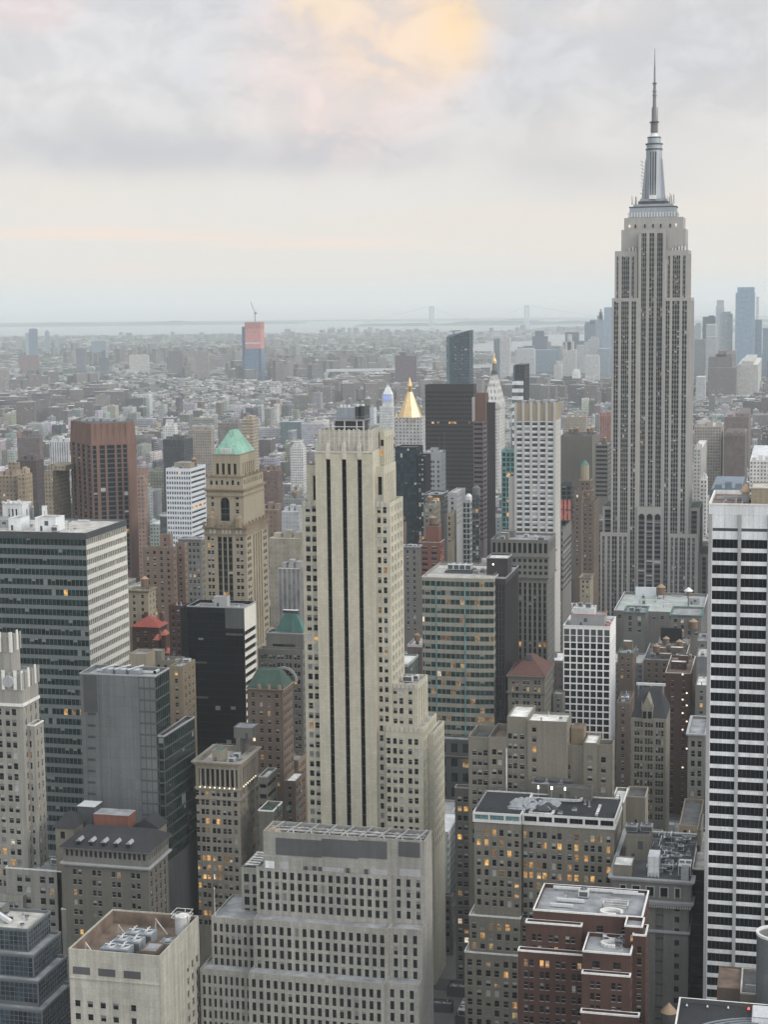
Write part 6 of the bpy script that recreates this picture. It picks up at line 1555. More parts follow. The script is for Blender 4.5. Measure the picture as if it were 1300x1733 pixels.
    b.add('dome', lambda mb: mb.hip(m[1]+1, m[1]+7, m[2]+4, m[2]+12, 0, m[5]+.4, 'charcoal', .4, .4)); b.add('ornament', lambda mb: [mb.box(m[0]+i*2.6, m[0]+i*2.6+1.5, m[2]-.4, m[2]-.01, m[5]+.25, m[5]+1.2+(i % 2)*.8, 'white_trim') for i in range(4)])
    b2, m2 = mid('white_ornate_penthouse', 'white ornate penthouse with arched gable right of the window slit building', 52, 70, 859, 79, 734, 'white_panel', 'roof_pale', S(fh=9, wh=3, top=2, bay=4, ww=1.3, rec=.4), 890, 'building', cop='white_trim')
    # middle right
    b, m = mid('navy_glass_tower', 'dark navy glass tower in front of the gold pyramid tower', 669, 705, 757, 716, 1252, 'black_panel', 'roof_tar', S(fh=3.7, bay=1.8, ww=1.6, wh=3.1, mx=.3, top=1, rec=.12, lit=.008, blind=.03, sty='plain', glass='glass_navy', reveal=False), 905, 'skyscraper')
    t = b.fit(705, 716, 772, 1254, depth=20); b.tier((m[1]+.004, t[1]+1.4, 1254, 1276, 0, t[5]), S(fh=3.7, bay=1.8, ww=1.6, wh=3.1, sty='plain', glass='glass_navy', reveal=False, rec=.12, zmin=60), None, 'black_panel', 'roof_tar')
    b, m = mid('pale_windowed_tower', 'pale grey flat-topped tower with paired windows and two thin roof masts', 716, 745.5, 765, 754.5, 1330, 'grey_light', 'roof_white', S(fh=3.9, cu=[(.10, .18), (.20, .28), (.44, .52), (.56, .64), (.82, .92)], wh=2.0, rec=.35, lit=.01, blind=.1, top=7, sty='plain'), 838)
    b.add('roof_mast', lambda mb: [mb.cyl(m[1]-2+dx, m[2]+6, m[5]-1, m[5]+12+dx, .35, .25, 'metal_dark', 6) for dx in (0, 4)])
    b.bulkhead(m[0]+5, m[1]-4, m[2]+5, m[2]+12, m[5]-1, 3.4, 'grey_light')
    mid('dark_grey_office', 'dark grey flat-roofed office under the pale windowed tower', 717, 747, 837, 759, 1180, 'charcoal', 'roof_grey', OF.cp(bay=6, ww=4.6), 870, clut=4, kinds='apf', cop='grey_light')
    b, m = mid('pale_boxy_office', 'pale grey boxy office block with blind north wall right of the dark grey office', 758, 773, 834, 788, 1150, 'grey_light', 'roof_pale', OF.cp(bay=6, ww=1.4), 885, side=OF.cp(bay=3, wh=1.6))
    mid('tan_stepped_office', 'tan office with slanting terraces under the dark grey office', 717, 734, 855, 746, 1120, 'tan_brick', 'roof_grey', OF, 905, clut=3)
    mid('tan_ribbed_office', 'small tan ribbed office below the pale boxy office', 757, 764, 868, 772, 1090, 'tan_stone', 'roof_tar', OF.cp(strip=True), 910)
    b, m = mid('teal_glass_sliver', 'slim teal glass tower with white rooftop sphere', 783, 796, 846, 802, 1100, 'grey_light', 'roof_grey', S(fh=3.5, bay=2.2, ww=1.8, wh=2.6, mx=.2, rec=.2, sty='plain', glass='glass_teal', blind=.1), 945)
    b.add('roof_sphere', lambda mb: (mb.cyl(m[0]+3.5, m[2]+4, m[5]-1, m[5]+2, 2.3, 2.3, 'metal_light', 14), mb.cyl(m[0]+3.5, m[2]+4, m[5]+2.003, m[5]+3.6, 2.3, 1.0, 'metal_light', 14)))
    b, m = mid('grey_glass_sliver', 'slim grey glass tower with rounded stair top beside the teal sliver', 799, 811, 838, 813, 1085, 'charcoal', 'roof_grey', S(fh=3.5, bay=2.2, ww=1.8, wh=2.4, mx=.2, rec=.2, sty='plain', glass='glass_blue', lit=.03), 945)
    b.add('stair_top', lambda mb: (mb.cyl((m[0]+m[1])/2, m[2]+3.5, m[5]-1, m[5]+4.4, 2.7, 2.7, 'grey_panel', 16), mb.cyl((m[0]+m[1])/2, m[2]+3.5, m[5]+4.403, m[5]+6, 2.7, .9, 'grey_panel', 16)))
    b, m = mid('red_brick_building', 'red brick building with a taller brick stack and water tank', 709, 745, 918, 752, 1050, 'red_brick', 'roof_grey', OF.cp(bay=5, ww=3.6, wh=1.8), 965, 'building', cop='grey_light')
    t = b.fit(721, 739, 891, 1056, depth=12); b.tier((t[0], t[1]+1.2, 1056, 1066, m[5]-2, t[5]), None, None, 'red_brick', 'roof_tar', cop='tan_brick'); b.tank((t[0]+t[1])/2, 1061, t[5]-1.1, 2.4, 4, 2)
    mid('ornate_grey_building', 'weathered grey stone building with columned top behind the central tower', 682, 709, 925, 713, 1010, 'grey_stone', 'roof_pale', OF.cp(bay=3.2, ww=1.3), 1060, 'building', cor='grey_light', clut=3)
    mid('pink_brick_sliver', 'pinkish brick sliver peeping out beside the central tower', 676, 686, 884, 688, 1100, 'rose_brick', 'roof_tar', None, 915, 'building')
    mid('teal_glass_block', 'pale teal glass block between brown slab and silver tower', 849, 872, 761, 876, 1160, 'glass_pale', 'roof_grey', S(fh=3.5, bay=3, ww=2.2, wh=2.6, mx=.3, rec=.2, sty='plain', glass='glass_teal', blind=.1, reveal=False), 900)
    # brown slabs behind
    R = S(fh=3.9, cu=[(.06, .94)], wh=1.9, top=1.5, rec=.4, sty='plain', glass='glass_bronze', lit=.005, blind=.1)
    mid('dark_brown_slab', 'very broad dark brown glass slab right of the gold pyramid', 719.5, 802, 651, 807, 1500, 'dark_brown', 'roof_tar', S(fh=3.9, bay=2.6, ww=2.3, wh=1.9, mx=.3, top=6, rec=.25, sty='plain', glass='glass_bronze', lit=.012, blind=.0, reveal=False, lk='lit'), 845, 'skyscraper')
    b, m = mid('louvred_brown_tower', 'brown tower with pale grey louvre bands and a brick stair shaft', 801, 818, 713, 824, 1350, 'purple_brown', 'roof_tar', R, 905, 'skyscraper')
    t = b.fit(804, 822, 666, 1358, depth=14); b.tier(t[:4]+(m[5]-2, t[5]), None, None, 'bronze_brick', 'roof_grey')
    b.add('pale_band', lambda mb: mb.box(t[0]-2.4, t[0]-.01, 1358, 1362, m[5]-1, t[5]-3, 'pale_pier'))
    mid('plain_brown_shaft', 'sheer plain dark brown shaft left of the gold domed campanile', 824, 838, 681, 838.8, 1330, 'dark_brown', 'roof_tar', None, 925, 'skyscraper', depth=24)
    # right of the pier building
    b, m = mid('stepped_brown_tower', 'stepped brown art deco tower with domed top beside the tallest skyscraper', 976, 1006, 850, 1015, 1215, 'brown_brick', 'roof_tar', P3.cp(bay=3.2, wh=1.5, lit=.02), 960, 'skyscraper')
    for (xl, xr, v, dy) in ((978, 1002, 830, 5), (981, 1000, 813, 9)):
        t = b.fit(xl, xr, v, 1215+dy, depth=22-dy); b.tier(t[:4]+(m[5]-3, t[5]), P3.cp(bay=3), P3, 'brown_brick', 'roof_tar', cop='tan_stone')
    xq, zq = wx(990.5, 812, 1230); b.add('domed_turret', lambda mb: (mb.cyl(xq, 1230, zq-4, ZV(990, 787, 1230), 3.2, 3.2, 'tan_stone', 12), mb.cyl(xq, 1230, ZV(990, 787, 1230)+.003, ZV(990, 779, 1230), 3.2, .6, 'copper_teal', 12)))
    mid('brown_brick_twin', 'brown brick apartment tower left of the stepped deco tower', 970, 985, 833, 989, 1205, 'brown_brick', 'roof_tar', P3.cp(bay=3.4, lit=.06, lk='lit_white'), 950, 'apartment building')
    b, m = mid('netted_scaffold_building', 'building wrapped in red netting and dark scaffolding behind the pier building', 949, 969, 818, 972, 1165, 'metal_dark', 'roof_tar', S(fh=3.5, bay=3, ww=2.6, wh=2.4, sty='plain', glass='glass_black', rec=.3), 885, 'construction site')
    z0, z1 = ZV(960, 880, 1165), ZV(960, 845, 1165); b.add('red_netting', lambda mb: [mb.box(m[0]+i*2.7, m[0]+i*2.7+1.9, 1163.6, 1164.4, z0, z1, 'red_net') for i in range(3)]); b.add('scaffold', lambda mb: [mb.box(m[0]-.2, m[1]+.2, 1163.2, 1164.9, z, z+.5, 'metal_dark', bottom=True) for z in (z0-.6, (z0+z1)/2, z1+.05)])
    mid('striped_grey_block', 'grey ribbon-windowed block beside the pier building', 950, 953, 897, 968, 1045, 'grey_stone', 'roof_tar', R, 995, side=S(fh=3.6, cu=[(.02, .98)], wh=1.7, top=8, rec=.4, sty='plain', glass='glass'))
    mid('columned_block', 'broad grey block with tall columns far behind the stepped deco tower', 948, 1003, 738, 1012, 1560, 'grey_brick', 'roof_tar', S(fh=60, bay=5, ww=2.6, wh=40, top=12, rec=.8, sty='plain', lit=0), 815, clut=6, kinds='bt')
    mid('grey_banded_block', 'grey banded block just left of the tallest skyscraper', 1008, 1030, 752, 1037, 1500, 'grey_stone', 'roof_grey', R, 835, clut=3, kinds='bt')
    b, m = mid('tan_penthouse', 'tan rooftop penthouse box at the foot of the tallest skyscraper', 982, 1000, 978, 1005, 1150, 'tan_stone', 'roof_tar', P3, 1005, 'building', cor='tan_trim')
    # red tiled hall
    b, m = mid('rust_roofed_hall', 'brown brick hall with rust red hipped roof and arched lit windows', 860, 922, 1145, 936, 806, 'grey_brick', 'roof_tar', S(fh=FH(890, 1170, 806, 11.8), bay=4.6, ww=1.3, pair=.5, wh=2.1, rec=.4, lit=.1, top=2.2, lk='lit_soft'), 1215, 'building', side=S(fh=3.8, bay=4, ww=1.4, wh=2))
    b.cornice(m[:4], m[5]-.8, 'grey_brick', .9, .8); b.cornice(m[:4], m[5]-9, 'grey_brick', .8, .8)
    mb = MB(); mb.hip(m[0]-.5, m[1]+.5, m[2]-.5, m[3]+.5, m[5]+.02, ZV(898, 1110, 816), 'rust_tile', .08, .2); b.part('rust_roof', mb)
    b.add('lookout', lambda mb: mb.box((m[0]+m[1])/2-1.4, (m[0]+m[1])/2+1.4, 814, 817, ZV(898, 1116, 816), ZV(898, 1107, 816), 'metal_dark'))
    mid('grey_lowrise', 'low grey block between rust roofed hall and white gridded tower', 937, 953, 1175, 957, 830, 'grey_stone', 'roof_grey', P3.cp(bay=4), 1240, 'building', clut=2)
    # gothic gable
    b, m = mid('gabled_gothic_building', 'tan gothic building with carved central gable and slate roofs', 1069, 1128, 1217, 1135, 745, 'tan_brick', 'roof_tar', S(fh=FH(1100, 1270, 745, 14.2), cu=[(.10, .16), (.18, .24), (.27, .33), (.40, .46), (.48, .54), (.56, .62), (.71, .77), (.79, .85), (.87, .93)], wh=2.6, top=1.6, rec=.4, lit=.04, blind=.3, lk='lit_soft'), 1385, 'building', side=S(fh=3.9, bay=4, ww=1.2, wh=2.2), depth=32, walls=None)
    W = m[1]-m[0]; zt = m[5]
    b.add('slate_roof', lambda mb: mb.hip(m[0]-.2, m[1]+.2, m[2]+.4, m[3], zt+.02, ZV(1100, 1165, 757), 'slate', .55, .12))
    def gable(mb):
        x = (m[0]+m[1])/2-.6; w = W*.15; zg = ZV(1100, 1180, 744)
        mb.box(x-w, x+w, m[2]-.5, m[2]+9, zt-2, zt+4.5, 'tan_brick'); mb.prism([(x-w-.2, m[2]-.6), (x+w+.2, m[2]-.6), (x+w+.2, m[2]+10), (x-w-.2, m[2]+10)], zt+4.503, zg, 'tan_brick', None, True, [(x-.15, m[2]-.6), (x+.15, m[2]-.6), (x+.15, m[2]+10), (x-.15, m[2]+10)])
        for s in (-1, 1): mb.cyl(x+s*w, m[2]-.3, zt+4, zt+8, .5, .1, 'tan_brick', 8)
        mb.box(x-2, x-.3, m[2]-.56, m[2]-.503, zt, zt+3.2, 'glass', bottom=True); mb.box(x+.3, x+2, m[2]-.56, m[2]-.503, zt, zt+3.2, 'glass', bottom=True)
    b.add('gable', gable)
    xa, za = wx(1078, 1157, 760); xb = wx(1127, 1157, 760)[0]; b.add('ridge_beam', lambda mb: (mb.box(xa, xb, 759.6, 760.8, za-.6, za+.5, 'metal_light', bottom=True), [mb.box(x-.3, x+.3, 759.9, 760.5, za-14, za-.603, 'metal_grey') for x in (xa+1, (xa+xb)/2, xb-1)]))
    # right cluster by the tallest tower
    b, m = mid('pale_green_roofed_store', 'wide low store with pale green roof and white parapet below the tallest skyscraper', 1040, 1190, 1037, 1199, 1095, 'grey_stone', 'roof_mint', OF.cp(bay=5.5, ww=1.8, wh=2.2, top=3), 1042, 'building', depth=58, cop='white_panel', par=1.6)
    b.add('roof_wall', lambda mb: mb.box(m[0]+8, m[1]-34, m[3]-6, m[3]-4, m[5]-1.6, m[5]+4.5, 'silver'))
    b.tank(m[0]+26, m[3]-14, m[5]-1.6, 3.2, 5, 3); b.bulkhead(m[0]+60, m[0]+68, m[2]+22, m[2]+30, m[5]-1.6, 8, 'brown_brick'); b.clutter(m, 77, 16, z=m[5]-1.6, kinds='abdpft', wk='grey_light')
    xu, zu = wx(1166, 1000, 1125); b.add('roof_parasol', lambda mb: (mb.cyl(xu, 1125, m[5]-1.6, zu, .3, .25, 'metal_dark', 8), mb.cyl(xu, 1125, zu+.003, zu+2.4, 3.2, .25, 'white_trim', 16)))
    b, m = mid('grey_ornate_block', 'grey stone block with broad arched windows and copper cornice below the pale green roof', 1057, 1093, 1037, 1098, 1050, 'grey_stone', 'roof_grey', OF.cp(bay=4.6, ww=2, wh=2.4), 1066, 'building', cor='copper_teal', clut=3)
    b, m = mid('grey_corniced_block', 'grey corniced block with round water tank on the right below the tallest skyscraper', 1136, 1188, 1042, 1192, 1040, 'grey_stone', 'roof_grey', OF.cp(bay=4.6, ww=1.8, wh=2.2), 1064, 'building', cor='copper_teal'); b.tank(m[0]+14, m[2]-6, m[5]-9, 2.8, 4.4, 2)
    b, m = mid('black_screen_building', 'dark brick building carrying a big black roof screen', 1112, 1166, 1092, 1170, 985, 'brown_brick', 'roof_grey', P3, 1104, 'building', clut=12, kinds='abtpf')
    xa, xb = solve_x(1118, 984, m[5]), solve_x(1154, 984, m[5]); b.add('roof_screen', lambda mb: (mb.box(xa, xb, 988, 990, m[5]+1.5, ZV(1130, 1063, 988), 'black_panel', bottom=True), [mb.box(x-.3, x+.3, 990.01, 990.5, m[5]-1, ZV(1130, 1064, 988), 'metal_dark') for x in (xa+1, (xa+xb)/2, xb-1)]))
    mid('brown_loft_row', 'row of dark brown lofts with scattered skylights under the black roof screen', 1090, 1160, 1118, 1168, 925, 'brown_brick', 'roof_tar', P3.cp(bay=4), 1150, 'building', clut=18, kinds='abtpdf', cop='grey_light')
    b, m = mid('dark_brick_loft', 'dark brick loft with a vertical string of lamps left of the striped tower', 1127, 1170, 1140, 1178, 848, 'maroon_brick', 'roof_brown', P3.cp(bay=5, lit=0, blind=.05), 1440, 'building', clut=4, cop='roof_pale')
    for k, v in enumerate((1138.5+4, 1174, 1185, 1195, 1208, 1222, 1236, 1268, 1300)):
        x, z = wx(1156+(k % 2)*7, v, 847.4); b.add('lamp', lambda mb: mb.box(x-.35, x+.35, 847.3, 847.98, z, z+.55, 'lamp', bottom=True))
    mid('teal_edged_loft', 'shadowy loft with teal gutter right of the white gridded tower', 1046, 1072, 1106, 1078, 900, 'brown_brick', 'roof_grey', P3, 1140, 'building', clut=7, kinds='abf', cop='copper_teal')
    mid('shadowed_loft', 'dark brick loft with small tanks left of the gabled gothic building', 1044, 1066, 1190, 1074, 800, 'brown_brick', 'roof_tar', P3, 1330, 'building', clut=5, kinds='tapf')
    mid('grey_setback_block', 'grey block with pale roof tucked left of the striped tower, upper', 1180, 1199, 1085, 1203, 905, 'grey_stone', 'roof_grey', P3, 1130, 'building', clut=2)
    mid('blue_grey_block', 'blue-grey plain block tucked beside the striped tower, middle', 1179, 1199, 1112, 1203, 840, 'grey_panel', 'roof_pale', None, 1160, 'building', clut=1)
    mid('white_roofed_lowrise', 'narrow grey building with white roof ledges beside the striped tower', 1178, 1198, 1160, 1202, 780, 'grey_stone', 'roof_white', P3, 1235, 'building', clut=2)
    b, m = mid('arched_stone_building', 'narrow carved stone building with arched windows hard against the striped tower', 1165, 1194, 1243, 1200, 700, 'grey_stone', 'roof_grey', S(fh=4.2, bay=3.2, ww=1.5, wh=2.6, rec=.5, top=3, lit=0, blind=.15), 1440, 'building', cor='grey_light')
    # lower middle
    b, m = mid('narrow_brick_offices', 'narrow tan brick building with lit windows between the central tower and the lit offices', 770, 797, 1334, 800, 606, 'grey_brick', 'roof_white', S(fh=FH(780, 1450, 606, 15.9), cu=[(.16, .42), (.55, .81)], wh=2.0, rec=.35, lit=.22, blind=.4, top=3.4), 1670, cop='grey_light', depth=30)
    mid('tan_bulkhead_block', 'square tan brick stair tower right of the lit offices', 1060, 1093, 1350, 1098, 610, 'tan_brick', 'roof_tar', S(fh=12, cu=[(.45, .56)], wh=2.4, top=8, lit=0), 1450, 'building', cop='tan_stone')
    mid('white_capped_block', 'tan block with flat white roof beside the stepped brick building', 1036, 1056, 1358, 1064, 600, 'tan_brick', 'roof_white', None, 1420, 'building', cop='white_trim')
    mid('brown_stair_block', 'brown block with dark roof next to the narrow black building', 1150, 1184, 1398, 1192, 640, 'tan_trim', 'roof_tar', P3, 1450, 'building')
    mid('low_grey_roof', 'low flat grey roof in the canyon right of the limestone slab', 729, 764, 1700, 768, 585, 'charcoal', 'roof_grey', None, 1733, 'building', depth=22, clut=2, kinds='pf')
    mid('low_grey_shed', 'long low shed with grey roof below the narrow brick offices', 756, 789, 1672, 794, 600, 'charcoal', 'roof_grey', None, 1700, 'building', depth=26, clut=2, kinds='pf')
    b, m = mid('low_tank_roof', 'dark low roof crowded with white cooling boxes at the bottom of the canyon', 770, 803, 1722, 806, 572, 'charcoal', 'roof_tar', None, 1733, 'building', depth=22)
    for i in range(4): b.airunit(m[0]+2.5+(i % 2)*4, m[2]+4+(i//2)*6, m[5]-1, 3.4, 4.6, 2.6, 'metal_light', 2)
    mid('white_penthouse_strip', 'flat white roof seen edge-on beside the narrow brick offices', 750, 765, 1517, 768, 640, 'grey_stone', 'roof_grey', P3, 1645, 'building', depth=30)
small()
# ================================================================== distant buildings: windows are part of the wall's pattern
def city_mat():
    m, nt, b = new_mat('city')
    at = N(nt, 'ShaderNodeAttribute', attribute_name='tint'); pa = N(nt, 'ShaderNodeAttribute', attribute_name='pat')
    uv = N(nt, 'ShaderNodeUVMap'); sp = N(nt, 'ShaderNodeSeparateXYZ'); L(nt, uv.outputs[0], sp.inputs[0])
    u, v = sp.outputs[0], sp.outputs[1]
    fu, fv = MATH(nt, 'FRACT', u), MATH(nt, 'FRACT', v)
    def band(x, a, c): return MATH(nt, 'MULTIPLY', MATH(nt, 'GREATER_THAN', x, a), MATH(nt, 'LESS_THAN', x, c))
    mu, mv = band(fu, .24, .74), band(fv, .28, .78)
    pat = pa.outputs['Fac']; sty = MATH(nt, 'FLOOR', pat); k = MATH(nt, 'FRACT', pat)
    isr = MATH(nt, 'COMPARE', sty, 1.0, .1); isv = MATH(nt, 'COMPARE', sty, 2.0, .1)
    mu2 = MATH(nt, 'MAXIMUM', mu, isr); mv2 = MATH(nt, 'MAXIMUM', mv, isv)
    mask = MATH(nt, 'MULTIPLY', MATH(nt, 'MULTIPLY', mu2, mv2), MATH(nt, 'GREATER_THAN', k, .01))
    cell = N(nt, 'ShaderNodeCombineXYZ'); L(nt, MATH(nt, 'FLOOR', u), cell.inputs[0]); L(nt, MATH(nt, 'FLOOR', v), cell.inputs[1])
    wn = N(nt, 'ShaderNodeTexWhiteNoise', noise_dimensions='3D'); L(nt, cell.outputs[0], wn.inputs[0])
    gl = N(nt, 'ShaderNodeVectorMath', operation='SCALE'); gl.inputs[0].default_value = (.05, .055, .062); L(nt, MAPR(nt, wn.outputs[0], 0, 1, .3, 2.4), gl.inputs['Scale'])
    geo = N(nt, 'ShaderNodeNewGeometry')
    n = N(nt, 'ShaderNodeTexNoise', Scale=0.12, Detail=4.0, Roughness=.65); L(nt, geo.outputs['Position'], n.inputs['Vector'])
    t2 = N(nt, 'ShaderNodeVectorMath', operation='SCALE'); L(nt, at.outputs['Color'], t2.inputs[0]); L(nt, MAPR(nt, n.outputs[0], .3, .7, .74, 1.22), t2.inputs['Scale'])
    mk = MATH(nt, 'MULTIPLY', mask, k)
    col = MIXC(nt, mk, t2.outputs[0], gl.outputs[0])
    L(nt, col, b.inputs['Base Color']); b.inputs['Roughness'].default_value = .7; b.inputs['Specular IOR Level'].default_value = .3
    L(nt, MAPR(nt, mk, 0, 1, .8, .35), b.inputs['Roughness'])
    lit = MATH(nt, 'MULTIPLY', MATH(nt, 'GREATER_THAN', wn.outputs[0], .988), mk)
    b.inputs['Emission Color'].default_value = (1, .66, .33, 1); L(nt, MATH(nt, 'MULTIPLY', lit, .9), b.inputs['Emission Strength'])
    MATS['city'] = m
city_mat()
class TB:
    def __init__(s): s.v = []; s.f = []; s.uv = []; s.tint = []; s.pat = []
    def q(s, pts, tint, uv=None, pat=0.0):
        i = len(s.v); s.v.extend(pts); s.f.append(tuple(range(i, i+len(pts))))
        s.uv.append(uv or [(0, 0)]*len(pts)); s.tint.append(tint); s.pat.append(pat)
    def prism(s, pl, z0, z1, tint, roof=None, bay=3.2, fh=3.5, pat=.8, top=None, u0=0.0):
        n = len(pl); tp = top or pl
        for i in range(n):
            p, q_ = pl[i], pl[(i+1) % n]; a, c = tp[i], tp[(i+1) % n]
            w = math.hypot(q_[0]-p[0], q_[1]-p[1])/bay; h = (z1-z0)/fh
            k = u0+i*17; v0 = -.2
            s.q([(*p, z0), (*q_, z0), (*c, z1), (*a, z1)], tint, [(k, v0+u0), (k+w, v0+u0), (k+w, v0+u0+h), (k, v0+u0+h)], pat)
        s.q([(*p, z1) for p in tp], roof or tint)
    def box(s, x0, x1, y0, y1, z0, z1, tint, roof=None, rot=0.0, **k):
        if rot:
            cx, cyy = (x0+x1)/2, (y0+y1)/2; co, si = math.cos(rot), math.sin(rot)
            pl = [(cx+(x-cx)*co-(y-cyy)*si, cyy+(x-cx)*si+(y-cyy)*co) for x, y in ((x0, y0), (x1, y0), (x1, y1), (x0, y1))]
        else: pl = [(x0, y0), (x1, y0), (x1, y1), (x0, y1)]
        s.prism(pl, z0, z1, tint, roof, **k); return pl
    def build(s, name, parent=None, org=None):
        ox, oy, oz = org or root_loc(parent)
        me = bpy.data.meshes.new(name); me.from_pydata([(a-ox, b-oy, c-oz) for a, b, c in s.v], [], s.f)
        me.materials.append(MATS['city'])
        uvl = me.uv_layers.new(name='UVMap'); uvl.data.foreach_set('uv', [c for f in s.uv for p in f for c in p])
        a = me.attributes.new('tint', 'FLOAT_COLOR', 'FACE'); a.data.foreach_set('color', [c for t in s.tint for c in (*t, 1)])
        a = me.attributes.new('pat', 'FLOAT', 'FACE'); a.data.foreach_set('value', s.pat)
        me.update()
        o = bpy.data.objects.new(name, me); sc.collection.objects.link(o)
        if parent is not None: o.parent = parent
        elif org: o.location = org
        return o
class Far(B):
    """a far building: empty at its base, walls, roof pieces"""
    def __init__(b, name, label, cat='skyscraper', vb=700, group=None):
        super().__init__(name, label, cat, group, vb, 0); b.tb = {}
    def t(b, part): return b.tb.setdefault(part, TB())
def far(name, label, xl, xr, v, xb, Y, tint, roof=None, vb=680, bay=3.2, fh=3.6, pat=.7, cat='skyscraper', plant=0, depth=None, tops=()):
    b = Far(name, label, cat, vb); d = b.fit(xl, xr, v, Y, xb=xb, depth=depth); b.setroot(((d[0]+d[1])/2, Y, 0))
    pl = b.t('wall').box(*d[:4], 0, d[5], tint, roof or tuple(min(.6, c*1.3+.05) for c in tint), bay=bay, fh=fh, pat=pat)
    b.hulls.append((pl, 0, d[5]))
    for (a, c, vv) in tops:
        Z = ZV((a+c)/2, vv, Y+4); xa, xc = solve_x(a, Y+4, Z), solve_x(c, Y+4, Z); b.t('crown').box(xa, xc, Y+4, max(Y+10, d[3]-4), d[5]+.01, Z, tint, roof, bay=bay, fh=fh, pat=pat)
    for i in range(plant):
        w = d[1]-d[0]; x = d[0]+w*(i+.35)/plant; b.t('roof_plant').box(x, x+w*.22, d[2]+3, d[2]+9, d[5]+.01, d[5]+3+(i*5 % 3), tuple(c*.9+.05 for c in tint), pat=0)
    return b, d
def landmarks():
    # -------- gold pyramid tower
    b = Far('gold_pyramid_tower', 'grey stone tower topped by a gleaming gold octagonal pyramid', 'skyscraper', vb=790); Y = 1900.0
    d = b.fit(668.5, 713.5, 707, Y, xb=725.5); b.setroot(((d[0]+d[1])/2, Y, 0)); st = (.40, .395, .385)
    pl = b.t('wall').box(*d[:4], 0, d[5], st, (.3, .3, .3), bay=4.2, fh=4.0, pat=.85); b.hulls.append((pl, 0, d[5]))
    lo = b.fit(660, 713.5, 762, Y-3, xb=728); b.t('base').box(*lo[:4], 0, lo[5], st, (.3, .3, .3), bay=4.2, fh=4, pat=.85)
    z0 = ZV(694, 705, Y+20); cx, cyy = solve_x(694.5, Y+20, z0), Y+19
    r = (solve_x(713.5, Y+20, z0)-solve_x(676.5, Y+20, z0))/2
    zt = ZV(695, 663, Y+20); s = math.cos(math.pi/8)
    b.add('gold_roof', lambda mb: mb.cyl(cx, cyy, d[5]+.02, zt, r/s, r*.24, 'gold', 8, ph=math.pi/8))
    b.add('gold_lantern', lambda mb: ([mb.bar((cx+r*.2*math.cos(a*math.pi/4), cyy+r*.2*math.sin(a*math.pi/4), zt), (cx+r*.2*math.cos(a*math.pi/4), cyy+r*.2*math.sin(a*math.pi/4), ZV(695, 653, Y+20)), .7, 'gold') for a in range(8)], mb.cyl(cx, cyy, zt+.003, ZV(695, 655, Y+20), r*.11, r*.11, 'metal_dark', 8), mb.cyl(cx, cyy, ZV(695, 653, Y+20)+.003, ZV(695, 638, Y+20), r*.24, .15, 'gold', 8)))
    b.add('gold_pinnacle', lambda mb: [mb.cyl(x, y, d[5]+.01, d[5]+6.5, 1.9, .1, 'gold', 4, ph=math.pi/4) for x in (d[0]+1.5, d[1]-1.5) for y in (d[2]+1.5,)]+[mb.cyl(d[1]-1.5, d[3]-2, d[5]+.01, d[5]+6.5, 1.9, .1, 'gold', 4, ph=math.pi/4)])
    zw = ZV(690, 714, Y); b.each('window', (.16, .34, .40, .46, .52, .58, .64, .70, .76), lambda mb, f: mb.box(d[0]+(d[1]-d[0])*f-.6, d[0]+(d[1]-d[0])*f+.6, Y-.05, Y-.004, zw, zw+2.6, 'lit_soft', bottom=True))
    # -------- campanile with gold cupola
    b = Far('campanile_tower', 'pale stone campanile with steep pyramid roof and gold cupola', 'skyscraper', vb=760); Y = 2100.0
    d = b.fit(819, 845, 682, Y, xb=855); b.setroot(((d[0]+d[1])/2, Y, 0)); st = (.50, .485, .46)
    pl = b.t('wall').box(*d[:4], 0, d[5], st, (.4, .4, .4), bay=4.5, fh=4.2, pat=.6); b.hulls.append((pl, 0, d[5]))
    cx, cyy = (d[0]+d[1])/2, (d[2]+d[3])/2; hx, hy = (d[1]-d[0])/2, (d[3]-d[2])/2; Z = lambda v: ZV(835, v, cyy)
    b.t('pyramid_roof').prism([(d[0], d[2]), (d[1], d[2]), (d[1], d[3]), (d[0], d[3])], d[5]+.02, Z(637), st, bay=4.5, fh=8, pat=.75, top=[(cx-hx*.36, cyy-hy*.36), (cx+hx*.36, cyy-hy*.36), (cx+hx*.36, cyy+hy*.36), (cx-hx*.36, cyy+hy*.36)])
    b.t('loggia').box(d[0]-1, d[1]+1, d[2]-1, d[3]+1, Z(690), Z(683), (.42, .41, .40), pat=0)
    k = hx*.40; b.add('colonnade', lambda mb: (mb.cyl(cx, cyy, Z(637)+.02, Z(634), k*1.25, k*1.25, 'grey_light', 12), [mb.cyl(cx+k*.9*math.cos(a*math.pi/4), cyy+k*.9*math.sin(a*math.pi/4), Z(634)+.003, Z(627), .6, .6, 'grey_stone', 6) for a in range(8)], mb.cyl(cx, cyy, Z(634)+.002, Z(627), k*.5, k*.5, 'metal_dark', 8), mb.cyl(cx, cyy, Z(627)+.005, Z(615), k*.72, k*.6, 'grey_stone', 10)))
    b.add('gold_cupola', lambda mb: (mb.cyl(cx, cyy, Z(615)+.003, Z(611), k*.78, k*.8, 'gold', 12), mb.cyl(cx, cyy, Z(611)+.003, Z(606), k*.8, k*.3, 'gold', 12), mb.cyl(cx, cyy, Z(606)+.003, Z(601), k*.25, k*.2, 'gold', 8), mb.cyl(cx, cyy, Z(601)+.003, Z(596), k*.26, .1, 'gold', 8)))
    # -------- slant topped glass tower
    b = Far('slant_topped_tower', 'dark blue glass tower with sharply slanted top behind the broad brown slab', 'skyscraper', vb=648); Y = 2250.0
    d = b.fit(761, 794.5, 559, Y, depth=28); b.setroot(((d[0]+d[1])/2, Y, 0)); zl = ZV(762, 571, Y); gl = (.035, .065, .085)
    xs = solve_x(755.5, Y+16, zl)
